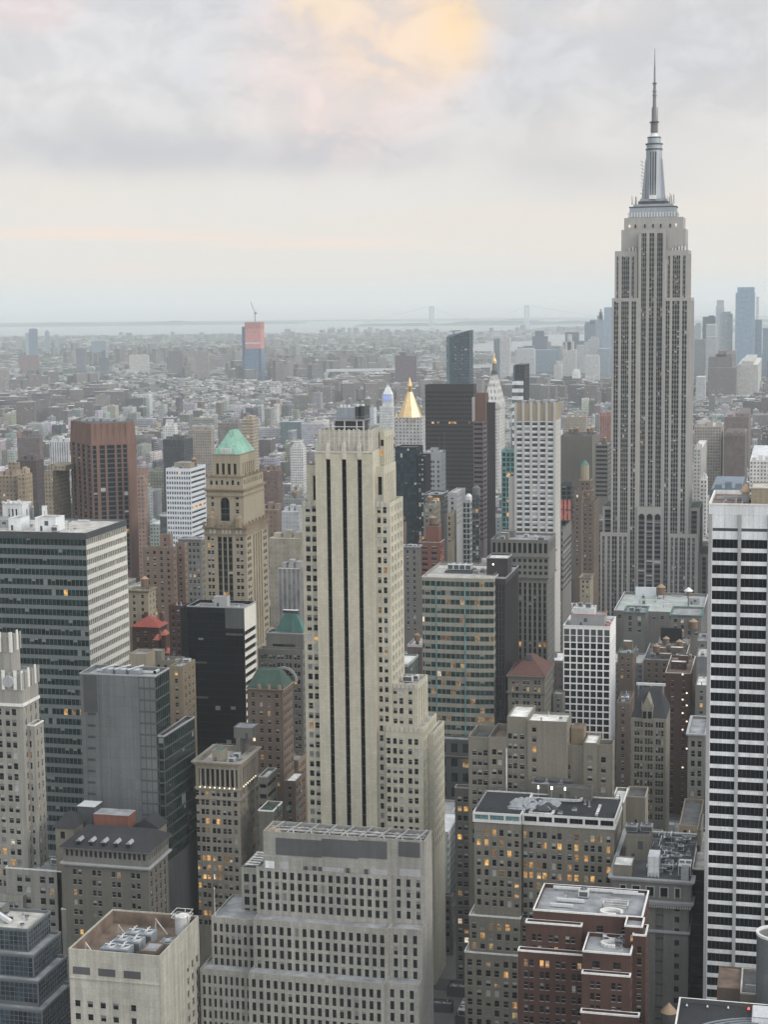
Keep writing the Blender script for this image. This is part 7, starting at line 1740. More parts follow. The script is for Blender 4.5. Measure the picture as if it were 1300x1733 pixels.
    tb = b.t('wall'); pl = [(d[0], Y), (d[1], Y), (d[1], d[3]), (xs, d[3]), (xs, Y+16)]; zt = [zl, d[5], d[5], zl+2, zl]
    for i in range(5):
        j = (i+1) % 5; w = math.hypot(pl[j][0]-pl[i][0], pl[j][1]-pl[i][1])/3.4
        tb.q([(*pl[i], 0), (*pl[j], 0), (*pl[j], zt[j]), (*pl[i], zt[i])], gl if i != 4 else (.14, .24, .29), [(i*9, 0), (i*9+w, 0), (i*9+w, zt[j]/3.8), (i*9, zt[i]/3.8)], 1.45)
    tb.q([(*p, z) for p, z in zip(pl, zt)], (.08, .12, .14)); b.hulls.append((pl, 0, zl))
    b.add('roof_crane', lambda mb: (mb.bar((d[0]+4, Y+10, zl+1), (d[0]+4, Y+10, zl+8), .8, 'metal_dark'), mb.bar((d[0]-2, Y+10, zl+8), (d[0]+13, Y+10, zl+9), .8, 'metal_dark')))
    b.each('window', [(d[0]+8+dx, ZV(775, v, Y)) for v in (588, 594, 601, 608, 616, 625, 634) for dx in ((0, 9) if v < 620 else (0, 6, 9))], lambda mb, t: mb.box(t[0]-.4, t[0]+.4, Y-.05, Y-.004, t[1], t[1]+.9, 'lit_white', bottom=True))
    # -------- black and white stacked tower
    b = Far('black_box_tower', 'slim tower of stacked black and white glass boxes near the gold cupola', 'skyscraper', vb=672); Y = 2150.0
    d = b.fit(872, 888, 617, Y, xb=896.5); b.setroot(((d[0]+d[1])/2, Y, 0)); z1 = ZV(880, 643, Y)
    b.t('upper_box').box(*d[:4], z1, d[5], (.012, .013, .016), (.1, .1, .1), bay=2.5, fh=4, pat=.4)
    b.t('lower_box').box(d[0]-3.4, d[1]-1.5, d[2]-2, d[3], 0, z1-.02, (.62, .66, .66), (.2, .2, .2), bay=3, fh=9.6, pat=1.97); b.t('side_box').box(d[0]-3, d[0]-.01, d[2]+4, d[3], z1, d[5]-1, (.13, .16, .22), pat=0); b.t('side_wall').box(d[1]-1.49, d[1]+.02, d[2]+1, d[3]-1, 0, z1-.05, (.014, .015, .018), pat=0)
    b.hulls.append(([(d[0], d[2]), (d[1], d[2]), (d[1], d[3]), (d[0], d[3])], 0, d[5]))
    # -------- clock tower with blue-lit lantern
    b = Far('lantern_clock_tower', 'white stone tower with setback lantern glowing blue, left of the gold pyramid', 'skyscraper', vb=725); Y = 2850.0
    d = b.fit(642, 664, 688, Y, xb=667); b.setroot(((d[0]+d[1])/2, Y, 0)); st = (.50, .505, .50)
    pl = b.t('wall').box(*d[:4], 0, d[5], st, bay=4.2, fh=4.6, pat=.55); b.hulls.append((pl, 0, d[5]))
    cx, cyy = (d[0]+d[1])/2+1, d[2]+13; w = d[1]-d[0]; Z = lambda v: ZV(653, v, cyy)
    b.t('lantern').box(cx-w*.37, cx+w*.37, cyy-w*.3, cyy+w*.3, d[5]+.01, Z(667), st, bay=4, fh=12, pat=.5)
    b.t('pyramid_roof').prism([(cx-w*.34, cyy-w*.3), (cx+w*.34, cyy-w*.3), (cx+w*.34, cyy+w*.3), (cx-w*.34, cyy+w*.3)], Z(667)+.01, Z(655), (.62, .64, .66), top=[(cx-w*.12, cyy-w*.1), (cx+w*.12, cyy-w*.1), (cx+w*.12, cyy+w*.1), (cx-w*.12, cyy+w*.1)], pat=0)
    b.t('finial').box(cx-w*.09, cx+w*.09, cyy-1.5, cyy+1.5, Z(655)+.01, Z(652), (.6, .6, .6), pat=0)
    plain('blue_light', (.1, .15, .4), .4, emit=(.18, .32, 1.0), es=1.2)
    b.each('window', (-.19, 0, .19), lambda mb, dx: mb.box(cx+dx*w-.9, cx+dx*w+.9, cyy-w*.3-.3, cyy-w*.3-.01, Z(678), Z(669), 'blue_light', bottom=True))
    # -------- mauve slab
    far('mauve_slab', 'windowless mauve brown slab standing on the far waterfront left of the slant topped tower', 668.5, 704.5, 602, 705.5, 4600, (.115, .085, .10), (.12, .1, .1), 645, pat=.12, tops=((677.5, 687, 596),))
    # -------- tower under construction with crane
    b = Far('unfinished_glass_tower', 'unfinished blue glass tower wrapped in red netting near its top', 'skyscraper', vb=640); Y = 5300.0
    d = b.fit(413.5, 440.5, 545, Y, depth=40); b.setroot(((d[0]+d[1])/2, Y, 0)); zn, z2 = ZV(425, 590, Y), ZV(425, 557, Y)
    b.t('glass_wall').box(*d[:4], 0, zn, (.10, .17, .26), bay=4, fh=4, pat=1.35); b.t('red_netting').box(d[0]+1.5, d[1]-.5, d[2]-.5, d[3], zn+.02, z2, (.47, .19, .17), pat=0); b.t('netted_top').box(d[0]+.5, d[1], d[2], d[3], z2+.02, d[5], (.38, .15, .13), (.3, .15, .1), bay=9, fh=9, pat=.35)
    b.t('hoist_shaft').box(solve_x(408.5, Y, 150), d[0]-.02, Y+5, Y+25, 0, ZV(411, 553, Y), (.07, .12, .20), bay=4, fh=4, pat=1.3); b.t('side_strip').box(d[1]-9, d[1]+.6, d[2]-1.2, d[2]-.02, 0, zn, (.05, .085, .14), bay=4, fh=4, pat=1.3)
    b.t('open_floors').box(d[0]+1.4, d[1]-.4, d[2]-.9, d[2]-.52, ZV(425, 582, Y), ZV(425, 579, Y), (.45, .42, .5), pat=0); b.t('open_floors').box(d[0]+1.4, d[1]-.4, d[2]-.9, d[2]-.52, ZV(425, 563, Y), ZV(425, 562, Y), (.3, .2, .25), pat=0)
    b.hulls.append(([(d[0], d[2]), (d[1], d[2]), (d[1], d[3]), (d[0], d[3])], 0, d[5]))
    c = Far('tower_crane', 'spindly tower crane with raised jib atop the red netted tower', 'crane', vb=545); x0 = solve_x(431.5, Y+20, d[5]); c.setroot((x0, Y+20, d[5]))
    zt = ZV(431, 531, Y+20)
    c.add('crane_mast', lambda mb: mb.box(x0-1.1, x0+1.1, Y+18.9, Y+21.1, d[5]+.02, zt, 'antenna')); xj, zj = wx(423.5, 510, Y+20); c.add('jib', lambda mb: (mb.bar((x0, Y+20, zt), (xj, Y+20, zj), .9, 'antenna'), mb.bar((x0+1, Y+20, zt+8), (xj, Y+20, zj), .6, 'metal_dark'))); c.add('cab', lambda mb: (mb.box(x0-1.5, x0+6, Y+17, Y+23, zt+.02, zt+4, 'metal_dark'), mb.bar((x0+2, Y+20, zt+4), (x0+1, Y+20, zt+9), .8, 'metal_dark')))
    # -------- downtown: distance haze is already mixed into these wall tints
    T = [  # xl, xr, v, xb, Y, tint, pat, tops, name, label
        (836, 845, 573, 846, 5600, (.08, .12, .15), 1.3, (), 'glass_office_tower', 'narrow teal glass tower joined to a pale ribbed slab, right of the slant topped tower'),
        (846.5, 863, 571, 865, 5600, (.42, .42, .42), 2.4, ((848, 858, 568),), 'ribbed_office_tower', 'pale vertically ribbed slab right of the narrow teal glass tower'),
        (901, 926, 569, 928, 6900, (.075, .095, .14), 1.2, ((906, 920, 560),), 'stepped_dark_tower', 'dark blue flat-topped tower with raised centre at the harbour edge'),
        (888, 903, 585, 905, 6700, (.12, .16, .22), 1.2, (), 'low_blue_block', 'low blue-grey block left of the dark flat-topped harbour tower'),
        (873, 904, 591, 907, 6000, (.40, .40, .41), .35, ((876, 902, 590),), 'broad_pale_tower', 'broad pale grey slab behind the black box tower'),
        (906, 947, 592, 950, 6200, (.16, .22, .28), 1.4, ((932, 947, 591),), 'broad_blue_tower', 'broad hazy blue office block under the dark harbour tower'),
        (957, 979, 562, 981, 6600, (.09, .11, .15), 1.2, (), 'flat_dark_tower', 'dark flat-topped tower behind a pale stepped one, left of the tallest skyscraper'),
        (953, 975, 592, 977, 5900, (.44, .43, .42), .4, ((958, 971, 578), (961, 967, 566)), 'pale_stepped_tower', 'pale stepped stone tower in front of the dark flat-topped tower'),
        (938, 950, 618, 952, 5300, (.42, .40, .38), .4, ((941, 948, 611),), 'pale_gabled_block', 'small pale stepped block below the broad hazy blue office block'),
        (978, 998, 577, 1000, 6500, (.10, .13, .17), 1.2, (), 'blue_slab', 'low dark blue slab in front of the ribbed downtown tower'),
        (976, 997, 584, 999, 6100, (.36, .37, .38), .4, ((989, 997, 579),), 'pale_office_block', 'pale office block below the ribbed downtown tower'),
        (990, 1008, 548, 1010, 6700, (.14, .18, .25), 2.5, ((991, 1007, 545), (999, 1008, 541)), 'ribbed_blue_tower', 'blue-grey vertically ribbed downtown tower left of the pointed one'),
        (1009, 1022, 541, 1023, 6500, (.22, .26, .32), .4, ((1011, 1021, 534), (1014, 1020, 528), (1016, 1018.5, 523)), 'pointed_stone_tower', 'hazy stepped downtown tower rising to a point'),
        (1023, 1037, 520, 1038, 6300, (.22, .30, .38), 1.3, (), 'tall_blue_slab', 'tall hazy blue slab touching the left side of the tallest skyscraper'),
        (996, 1013, 574, 1015, 5800, (.34, .35, .36), .4, ((1000, 1012, 570),), 'pale_stone_block', 'hazy pale stone block below the pointed downtown tower'),
        (991, 1014, 603, 1016, 5200, (.50, .50, .49), 2.55, ((992, 1013, 601),), 'white_ribbed_block', 'white vertically ribbed block with bright roof edge left of the tallest skyscraper'),
        (969, 981, 629, 983, 4600, (.60, .61, .61), .25, ((972, 980, 625),), 'white_sliver_tower', 'slim bright white tower on the near edge of downtown'),
        (1012, 1032, 590, 1036, 5700, (.20, .24, .29), .4, (), 'blue_grey_block', 'blue-grey block filling the gap left of the tallest skyscraper'),
        (1170, 1187, 551, 1188, 6600, (.26, .30, .34), .4, ((1178, 1187, 547),), 'grey_office_tower', 'small grey tower just right of the tallest skyscraper'),
        (1190, 1211, 536, 1212, 6400, (.055, .075, .11), 1.15, ((1200, 1209, 534),), 'dark_navy_tower', 'dark navy square tower right of the tallest skyscraper'),
        (1196, 1212, 549, 1214, 6000, (.40, .42, .43), 2.4, (), 'pale_ribbed_tower', 'pale ribbed tower with bright cap in front of the dark navy tower'),
        (1212.5, 1226, 518, 1227, 6300, (.36, .38, .42), .5, ((1214, 1225.5, 508),), 'crowned_pale_tower', 'slim pale tower with crowned top behind the jagged glass tower'),
        (1219, 1240, 531, 1241, 5700, (.38, .46, .50), 1.55, ((1221, 1237, 527.5),), 'jagged_glass_tower', 'light glass tower of jagged stacked floors, far right skyline'),
        (1246, 1278, 495, 1279.5, 5600, (.20, .29, .39), 2.35, ((1249, 1277, 486),), 'big_glass_tower', 'tallest blue glass tower of the far right downtown skyline'),
        (1279, 1290, 541, 1291, 5700, (.15, .20, .27), 1.3, (), 'dark_glass_slab', 'darker glass slab leaning against the big blue tower on its right'),
        (1281, 1285, 502, 1286, 7200, (.45, .47, .48), .2, (), 'faint_tower', 'faint pale tower peeping out behind the big blue glass tower'),
        (1292, 1306, 555, 1308, 5800, (.18, .25, .32), 1.3, (), 'blue_glass_tower', 'blue tower cut off by the right edge of the downtown skyline'),
        (1176, 1194, 574, 1195, 5100, (.16, .165, .18), .5, (), 'grey_brick_tower', 'grey brick tower below the small grey tower, right of the tallest skyscraper'),
        (1196, 1213, 570, 1214, 5400, (.30, .32, .33), .5, (), 'tall_pale_block', 'pale slab behind the massive brown stepped block'),
        (1200, 1240, 604, 1247, 4400, (.125, .105, .11), .55, ((1212, 1239, 600), (1216, 1230, 594)), 'massive_brown_block', 'massive brown stepped brick block below the jagged glass tower'),
        (1199, 1247, 622, 1249, 4380, (.125, .105, .11), .55, (), 'brown_block_base', 'wide lower shoulder of the massive brown stepped block'),
        (1179, 1194, 638, 1196, 4200, (.36, .37, .37), .5, (), 'pale_block', 'pale block left of the massive brown stepped block'),
        (1249, 1284, 617, 1290, 4700, (.42, .41, .38), .3, ((1256, 1276, 611),), 'pale_ornate_block', 'low pale ornate block at the foot of the big blue glass tower'),
        (1241, 1247, 593, 1248, 5500, (.20, .26, .32), 1.2, (), 'slim_blue_block', 'slim blue block between jagged glass tower and big blue tower'),
        # far side of the river, upper left
        (42, 47, 563, 48, 7600, (.30, .40, .46), 1.3, (), 'pale_glass_sliver', 'pale glass sliver on the left of the far dark blue tower'),
        (48, 62, 557, 63, 7600, (.12, .18, .26), 1.3, ((50, 60, 556),), 'blue_tower', 'dark blue tower tallest of the far left skyline'),
        (75, 82, 561, 83, 8000, (.22, .28, .33), 1.2, ((77, 80, 559),), 'slim_tower', 'slim hazy tower second from the left on the far skyline'),
        (92, 98, 569, 99, 8200, (.24, .29, .33), 1.2, (), 'thin_tower', 'thin hazy tower third from the left on the far skyline'),
        (30, 64, 601, 66, 6200, (.20, .135, .135), .3, (), 'red_block', 'broad reddish block below the far dark blue tower'),
        (218, 250, 601, 252, 6000, (.42, .41, .38), .25, ((220, 248, 600),), 'cream_block', 'broad cream slab with bright roof on the far shore'),
        (128, 143, 590, 145, 6200, (.13, .14, .17), .5, (), 'brown_tower', 'brown far tower right of the thin hazy towers'),
        (154, 178, 577, 180, 7000, (.20, .26, .30), .4, (), 'teal_block', 'hazy teal block with white roof line on the far shore'),
        (168, 182, 605, 183, 5600, (.12, .14, .17), .5, ((171, 177, 593),), 'dark_tower', 'hazy dark stepped tower left of the cream slab'),
        (284, 308, 594, 310, 5800, (.14, .12, .13), .5, (), 'mauve_pair', 'dim mauve block right of the cream slab on the far shore'),
        (330, 352, 594, 354, 5600, (.24, .21, .20), .5, (), 'twin_block', 'dim tan twin-fronted block left of the red netted tower'),
    ]
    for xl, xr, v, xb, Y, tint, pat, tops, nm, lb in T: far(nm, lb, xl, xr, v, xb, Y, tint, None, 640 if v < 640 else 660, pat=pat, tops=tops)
    # -------- mid distance, simple fronts
    M = [
        (28, 66, 741, 72, 1900, (.135, .11, .105), .55, ((38, 53, 729),), 'mauve_apartment_slab', 'broad mauve brown apartment slab in the upper left', 'apartment building'),
        (83, 114, 748, 117, 1800, (.50, .51, .52), 2.75, ((89, 113, 743),), 'white_slatted_block', 'white slatted block left of the bronze tower', 'office building'),
        (27, 60, 779, 73, 1350, (.075, .055, .055), .4, (), 'dark_mauve_tower', 'dark mauve apartment block under the mauve apartment slab', 'apartment building'),
        (-10, 24, 806, 33, 1150, (.24, .19, .135), .8, ((13, 27, 783),), 'tan_banded_block', 'tan balconied block on the left edge', 'apartment building'),
        (29, 41, 803, 54, 1140, (.29, .23, .155), .8, (), 'tan_corner_block', 'tan corner block right of the tan balconied one', 'apartment building'),
        (74, 88, 797, 117, 1260, (.28, .23, .165), .8, ((80, 110, 787),), 'cream_apartments', 'cream apartment house with notched front left of the bronze tower', 'apartment building'),
        (231, 242, 806, 249, 1250, (.27, .18, .14), .8, ((232, 246, 792),), 'pink_apartments', 'pinkish apartment tower just right of the bronze tower', 'apartment building'),
        (275, 310, 744, 326, 1750, (.04, .045, .05), .5, (), 'dark_slate_block', 'dark slate coloured block behind the white gridded office', 'office building'),
        (276, 296, 721, 300, 2300, (.58, .58, .56), .8, ((280, 291, 710),), 'white_stepped_apartments', 'white stepped apartment house behind the dark slate block', 'apartment building'),
        (318, 356, 729, 362, 1900, (.27, .235, .195), .7, ((322, 352, 723),), 'tan_loft_block', 'tan-grey flat block left of the green copper roof', 'office building'),
        (369, 402, 716, 408, 2000, (.19, .175, .165), .6, (), 'grey_mauve_block', 'grey mauve block behind the green copper roof', 'apartment building'),
        (408, 427, 711, 437, 1700, (.36, .30, .22), 1.6, ((416, 428, 704),), 'tan_balcony_tower', 'tan tower with ribbed balconies right of the green copper roof', 'apartment building'),
        (491, 512, 757, 518, 2100, (.58, .58, .56), .85, ((497, 509, 747),), 'white_apartment_house', 'white apartment house with stepped top left of the central tower', 'apartment building'),
        (440, 470, 797, 478, 1350, (.16, .11, .09), .8, ((455, 470, 790),), 'brown_zigzag_block', 'brown block with zigzag white balconies right of the tan tower', 'apartment building'),
        (436, 470, 863, 474, 1180, (.19, .135, .10), .85, (), 'brown_loft_tower', 'brown loft tower right of the tan stone tower', 'office building'),
        (476, 505, 866, 512, 1250, (.36, .37, .38), .25, (), 'blind_grey_block', 'plain pale grey block with windowless wall left of the central tower', 'building'),
        (455, 508, 912, 514, 1050, (.30, .27, .21), .2, (), 'tan_parapet_block', 'long low brown building with tan parapet left of the central tower', 'building'),
        (470, 506, 963, 512, 980, (.26, .255, .245), 2.6, ((474, 504, 957),), 'pedimented_building', 'grey classical building with pediment and columns', 'building'),
        (954, 992, 706, 996, 2300, (.30, .26, .21), .7, (), 'tan_warehouse', 'tan warehouse block left of the tallest skyscraper', 'office building'),
        (1016, 1034, 703, 1036, 2100, (.28, .13, .10), 2.6, ((1016, 1030, 699),), 'red_framed_building', 'red framed building with white columns touching the tallest skyscraper', 'building'),
        (1176, 1222, 722, 1226, 1900, (.30, .27, .235), .85, ((1180, 1200, 717),), 'tan_gridded_loft', 'tan gridded loft block right of the tallest skyscraper', 'office building'),
        (1226, 1262, 737, 1266, 1850, (.12, .09, .085), .5, ((1228, 1258, 735),), 'brown_flat_block', 'dark brown flat block right of the tan gridded loft', 'building'),
        (1227, 1268, 706, 1272, 2400, (.15, .11, .105), .7, ((1250, 1268, 700),), 'long_brown_block', 'long brown block with tan end, far right', 'building'),
        (1175, 1188, 760, 1197, 1500, (.42, .41, .38), .8, (), 'cream_corner_block', 'cream corner block at the right side of the tallest skyscraper', 'building'),
        (1186, 1196, 812, 1199, 1400, (.56, .555, .53), .9, (), 'white_window_tower', 'narrow white tower of square windows right of the tallest skyscraper', 'apartment building'),
        (1270, 1302, 781, 1306, 1500, (.58, .57, .54), .85, (), 'white_long_block', 'white gridded block behind the striped tower roof', 'office building'),
        (1204, 1256, 829, 1262, 1250, (.10, .13, .16), .3, (), 'dark_blue_shed', 'long dark blue roofed block behind the striped tower', 'building'),
    ]
    for xl, xr, v, xb, Y, tint, pat, tops, nm, lb, ct in M: far(nm, lb, xl, xr, v, xb, Y, tint, None, v+60, pat=pat, tops=tops, cat=ct, plant=3, bay=2.9, fh=3.3)
landmarks()
# ================================================================== what hides what (coarse), so that infill stays behind what the view shows
import numpy as np
GX, GY, GS = 325, 434, 4.0
def hull_mask(pl, z0, z1, vmax=None):
    pts = []
    for p in pl:
        for z in (z0, z1):
            q = proj(p[0], p[1], z)
            if q is None: return None
            pts.append((q[0]/GS, q[1]/GS))
    pts = sorted(set(pts))
    def half(ps):
        h = []
        for p in ps:
            while len(h) >= 2 and (h[-1][0]-h[-2][0])*(p[1]-h[-2][1])-(h[-1][1]-h[-2][1])*(p[0]-h[-2][0]) <= 0: h.pop()
            h.append(p)
        return h
    lo, hi = half(pts), half(pts[::-1]); H = lo[:-1]+hi[:-1]
    x0, x1 = max(0, int(min(p[0] for p in H))), min(GX-1, int(max(p[0] for p in H)))
    y0, y1 = max(0, int(min(p[1] for p in H))), min(GY-1, int(max(p[1] for p in H)))
    if vmax is not None: y1 = min(y1, int(vmax/GS))
    if x1 < x0 or y1 < y0: return None
    xs, ys = np.meshgrid(np.arange(x0, x1+1)+.5, np.arange(y0, y1+1)+.5)
    m = np.ones(xs.shape, bool)
    for i in range(len(H)):
        a, c = H[i], H[(i+1) % len(H)]
        m &= ((c[0]-a[0])*(ys-a[1])-(c[1]-a[1])*(xs-a[0])) >= -.35*math.hypot(c[0]-a[0], c[1]-a[1])
    return (slice(y0, y1+1), slice(x0, x1+1), m)
def dist_of(pl): return min(math.hypot(p[0], p[1]) for p in pl)
ZB = np.full((GY, GX), 1e9); ID = np.full((GY, GX), -1); HB = np.full((GY, GX), -1.0)
for i, b in enumerate(BLD):
    for pl, z0, z1 in b.hulls:
        r = hull_mask(pl, z0, z1)
        if r:
            d = dist_of(pl); z = ZB[r[0], r[1]]; w = r[2] & (d < z); z[w] = d; ID[r[0], r[1]][w] = i
        r = hull_mask(pl, z0, z1, b.vb)
        if r:
            h = HB[r[0], r[1]]; h[r[2]] = np.maximum(h[r[2]], dist_of(pl))
def seen(i, P, Nn):
    v = Vector((P[0], P[1], P[2]-CAMZ))
    if Nn.x*v.x+Nn.y*v.y >= 0: return 0
    q = proj(*P)
    if q is None or not (2 < q[0] < IW-2 and 2 < q[1] < IH-2): return 0
    if ID[int(q[1]/GS), int(q[0]/GS)] != i: return 0
    return -(Nn.x*v.x+Nn.y*v.y)/v.length**3

# ------------------------------------------------------------------ link the named buildings
VM = {}
def finish(i, b):
    R = b.root; org = tuple(R.location)
    for k, tb in getattr(b, 'tb', {}).items(): tb.build(k, R)
    for nm, mb in (('wall', b.wall), ('roof', b.roof), ('coping', b.cop)):
        if mb.f: mb.build(nm, R)
    for nm, mb, subs in b.extra:
        if not mb.f: continue
        o = mb.build(nm, R)
        for n2, m2 in subs: m2.build(n2, o)
    if not b.wins: return
    rank = []
    for j, w in enumerate(b.wins):
        s = seen(i, w[0], w[2])
        if s: rank.append((s*w[3]*w[4], j))
    rank.sort(reverse=True)
    px = F*max((w[4] for w in b.wins))/max(300.0, math.hypot(org[0], org[1]))
    n = b.own if px > 3.6 else 0
    pick = set(j for _, j in rank[:n])
    rest = MB()
    for j, (P, ang, Nn, w, h, rec, sty, gl, kind, frac, lk, bk) in enumerate(b.wins):
        if j in pick:
            key = (round(w, 2), round(h, 2), round(rec, 2), sty, gl, kind, frac, lk, bk)
            me = VM.get(key)
            if me is None:
                mb = MB()
                for q, k in pane(*key[:7], *key[7:]): mb.poly(q, k)
                me = VM[key] = mb.mesh('window')
            o = bpy.data.objects.new('window', me); sc.collection.objects.link(o); o.parent = R
            o.location = (P[0]-org[0], P[1]-org[1], P[2]-org[2]); o.rotation_euler = (0, 0, ang)
        else:
            c, s = math.cos(ang), math.sin(ang)
            for q, k in pane(w, h, rec, sty, gl, kind, frac, lk, bk):
                rest.poly([(P[0]+x*c-y*s, P[1]+x*s+y*c, P[2]+z) for x, y, z in q], k)
    if rest.f:
        o = rest.build('window' if n else 'glazing', R)
        if n: o['kind'] = 'stuff'
for i, b in enumerate(BLD): finish(i, b)

# ------------------------------------------------------------------ infill of the city: lots in street blocks
rnd = random.Random(20)
FOOT = []
for b in BLD:
    for pl, z0, z1 in b.hulls: FOOT.append((min(p[0] for p in pl)-1.5, max(p[0] for p in pl)+1.5, min(p[1] for p in pl)-1.5, max(p[1] for p in pl)+1.5))
FA = np.array(FOOT)
def clash(x0, x1, y0, y1): return bool(np.any((FA[:, 0] < x1) & (FA[:, 1] > x0) & (FA[:, 2] < y1) & (FA[:, 3] > y0)))
PAL = [((.215, .20, .175), 'tan'), ((.30, .285, .25), 'cream'), ((.135, .115, .105), 'brown brick'), ((.145, .095, .085), 'red brick'), ((.095, .085, .085), 'dark brown'), ((.22, .225, .235), 'grey'), ((.32, .33, .34), 'pale grey'), ((.50, .505, .50), 'white'), ((.07, .08, .092), 'charcoal'), ((.155, .14, .135), 'rose brown'), ((.10, .14, .155), 'teal glass')]
PW = [4, 4, 4, 2, 4, 6, 6, 4, 2, 2.5, .8]
ROOF = [((.66, .66, .64), 'white'), ((.28, .28, .28), 'grey'), ((.10, .10, .105), 'black'), ((.19, .15, .12), 'brown'), ((.40, .38, .35), 'pale')]
RW = [6, 5, 4, 1.2, 4]
SUM = []                                     # (dist, params)
AVE = [370, 95, -187, -325, -460, -590, -740, -960, -1180, -1400, -1640, -1900, -2200]
def inview(x, y, z, m=70):
    q = proj(x, y, z); return q is not None and -m < q[0] < IW+m and q[1] < IH+200
def height(x, y):
    t = rnd.random()
    if y < 900: h = rnd.uniform(28, 75)
    elif y < 1300: h = rnd.uniform(22, 62) if t < .8 else rnd.uniform(60, 95)
    elif y < 1900: h = rnd.uniform(16, 44) if t < .84 else rnd.uniform(45, 80)
    elif y < 2700: h = rnd.uniform(13, 28) if t < .88 else rnd.uniform(30, 62)
    else: h = rnd.uniform(11, 23) if t < .90 else rnd.uniform(26, 58)
    if x < -900 and 2300 < y < 2900 and t < .35: h = rnd.uniform(36, 44)
    return h
def place(x0, x1, y0, y1, h, col, roof, pat, det):
    pl = [(x0, y0), (x1, y0), (x1, y1), (x0, y1)]
    d = dist_of(pl)
    for _ in range(7):
        r = hull_mask(pl, 0, h+2)
        if r is None: break
        hb = HB[r[0], r[1]][r[2]]
        if np.any(hb > d+4): h *= .72
        else: break
        if h < 9: return
    SUM.append([d, pl, h, col, roof, pat, det])
y = 620.0
while y < 3700:
    dy = 60 if y < 2600 else 48
    for a, c in zip(AVE, AVE[1:]):
        xa, xb = c+15, a-15
        if not (inview(xa, y, 20) or inview(xb, y, 20) or inview((xa+xb)/2, y, 20)): continue
        for (ya, yb) in ((y, y+dy/2-1), (y+dy/2+1, y+dy)):
            x = xa
            while x < xb-5:
                w = rnd.uniform(7, 26) if rnd.random() < .75 else rnd.uniform(26, 55)
                if y > 1900: w *= .8
                w = min(w, xb-x)
                if xb-x-w < 6: w = xb-x
                if inview(x+w/2, ya, 20) and not clash(x, x+w, ya, yb) and rnd.random() < .95:
                    dpt = rnd.uniform(0, 5); fa, fb = (ya, yb-dpt) if ya == y else (ya+dpt, yb)
                    place(x+.06, x+w-.06, fa, fb, height(x, y), rnd.choices(PAL, PW)[0], rnd.choices(ROOF, RW)[0], rnd.choice((.8, .85, .9, .7, 1.8, .85)), rnd.random())
                x += w
    y += dy+19
# lower density grids further south and across the river
WATER_PX = [[(698, 622), (756, 617), (900, 611), (1010, 606), (1010, 634), (830, 637), (702, 640)],
            [(780, 584), (850, 578), (905, 574), (928, 566), (1000, 565), (1330, 560), (1330, 594), (1000, 597), (850, 598), (780, 601)],
            [(600, 623), (672, 619), (672, 623), (600, 626)], [(455, 613), (560, 604), (640, 600), (640, 603), (560, 608), (455, 616)]]
WPOLY = [[ground(u, v) for u, v in pl] for pl in WATER_PX]
def inpoly(x, y, pl):
    c = False
    for i in range(len(pl)):
        a, b_ = pl[i], pl[i-1]
        if (a[1] > y) != (b_[1] > y) and x < (b_[0]-a[0])*(y-a[1])/(b_[1]-a[1])+a[0]: c = not c
    return c
def wet(x, y): return any(inpoly(x, y, p) for p in WPOLY)
FAR = TB()
PROJ_T = [(.155, .125, .12), (.14, .125, .125), (.19, .16, .15), (.12, .12, .13), (.24, .22, .20)]
def scatter(n, d0, d1, s0, s1, h0, h1, ptower, th0, th1):
    k = 0
    while k < n:
        k += 1
        d = math.sqrt(rnd.uniform(d0*d0, d1*d1)); u = rnd.uniform(-40, 1340); r = ray(u, 700); t = d/math.hypot(r.x, r.y); x, y = r.x*t, r.y*t
        if wet(x, y): continue
        rot = (.35 if x < -900 else -.2)+.9*math.sin(x/1900.0)*math.cos(y/2300.0); s = rnd.uniform(s0, s1)
        col = rnd.choices(PAL, PW)[0][0]; h = rnd.uniform(h0, h1); w, dd = s, s*rnd.uniform(.5, 1.2)
        f = math.sin(x/310.0+1)*math.sin(y/420.0)+.4*math.sin(x/97.0)
        if f > .35 and rnd.random() < ptower*3: h = rnd.uniform(th0, th1); w, dd = rnd.uniform(22, 45), rnd.uniform(16, 26); col = rnd.choice(PROJ_T)
        elif f < -.75 and d > 4500: continue
        place2 = [(x-w/2, y-dd/2), (x+w/2, y-dd/2), (x+w/2, y+dd/2), (x-w/2, y+dd/2)]
        m = hull_mask(place2, 0, h)
        if m is not None:
            while h > 6 and np.any(HB[m[0], m[1]][m[2]] > d+8): h *= .75; m = hull_mask(place2, 0, h); 
            if h <= 6: continue
        rf = rnd.choices(ROOF, (2.2, 5, 5, 2, 4))[0][0]; col = tuple(c*.85 for c in col)
        FAR.box(x-w/2, x+w/2, y-dd/2, y+dd/2, 0, h, col, rf, rot=rot, bay=3.4, fh=3.4, pat=.8, u0=rnd.randint(0, 900))
        if d < 6000 and rnd.random() < .5: FAR.box(x-w*.2, x+w*.15, y-dd*.2, y+dd*.2, h+.01, h+rnd.uniform(2, 4), rnd.choice(((.5, .5, .5), (.25, .22, .2))), rf, rot=rot, pat=0)
scatter(5400, 3500, 5200, 9, 26, 10, 21, .10, 40, 66)
scatter(5400, 5200, 8000, 14, 40, 9, 20, .11, 36, 72)
scatter(6500, 8000, 14500, 22, 70, 8, 18, .05, 30, 60)

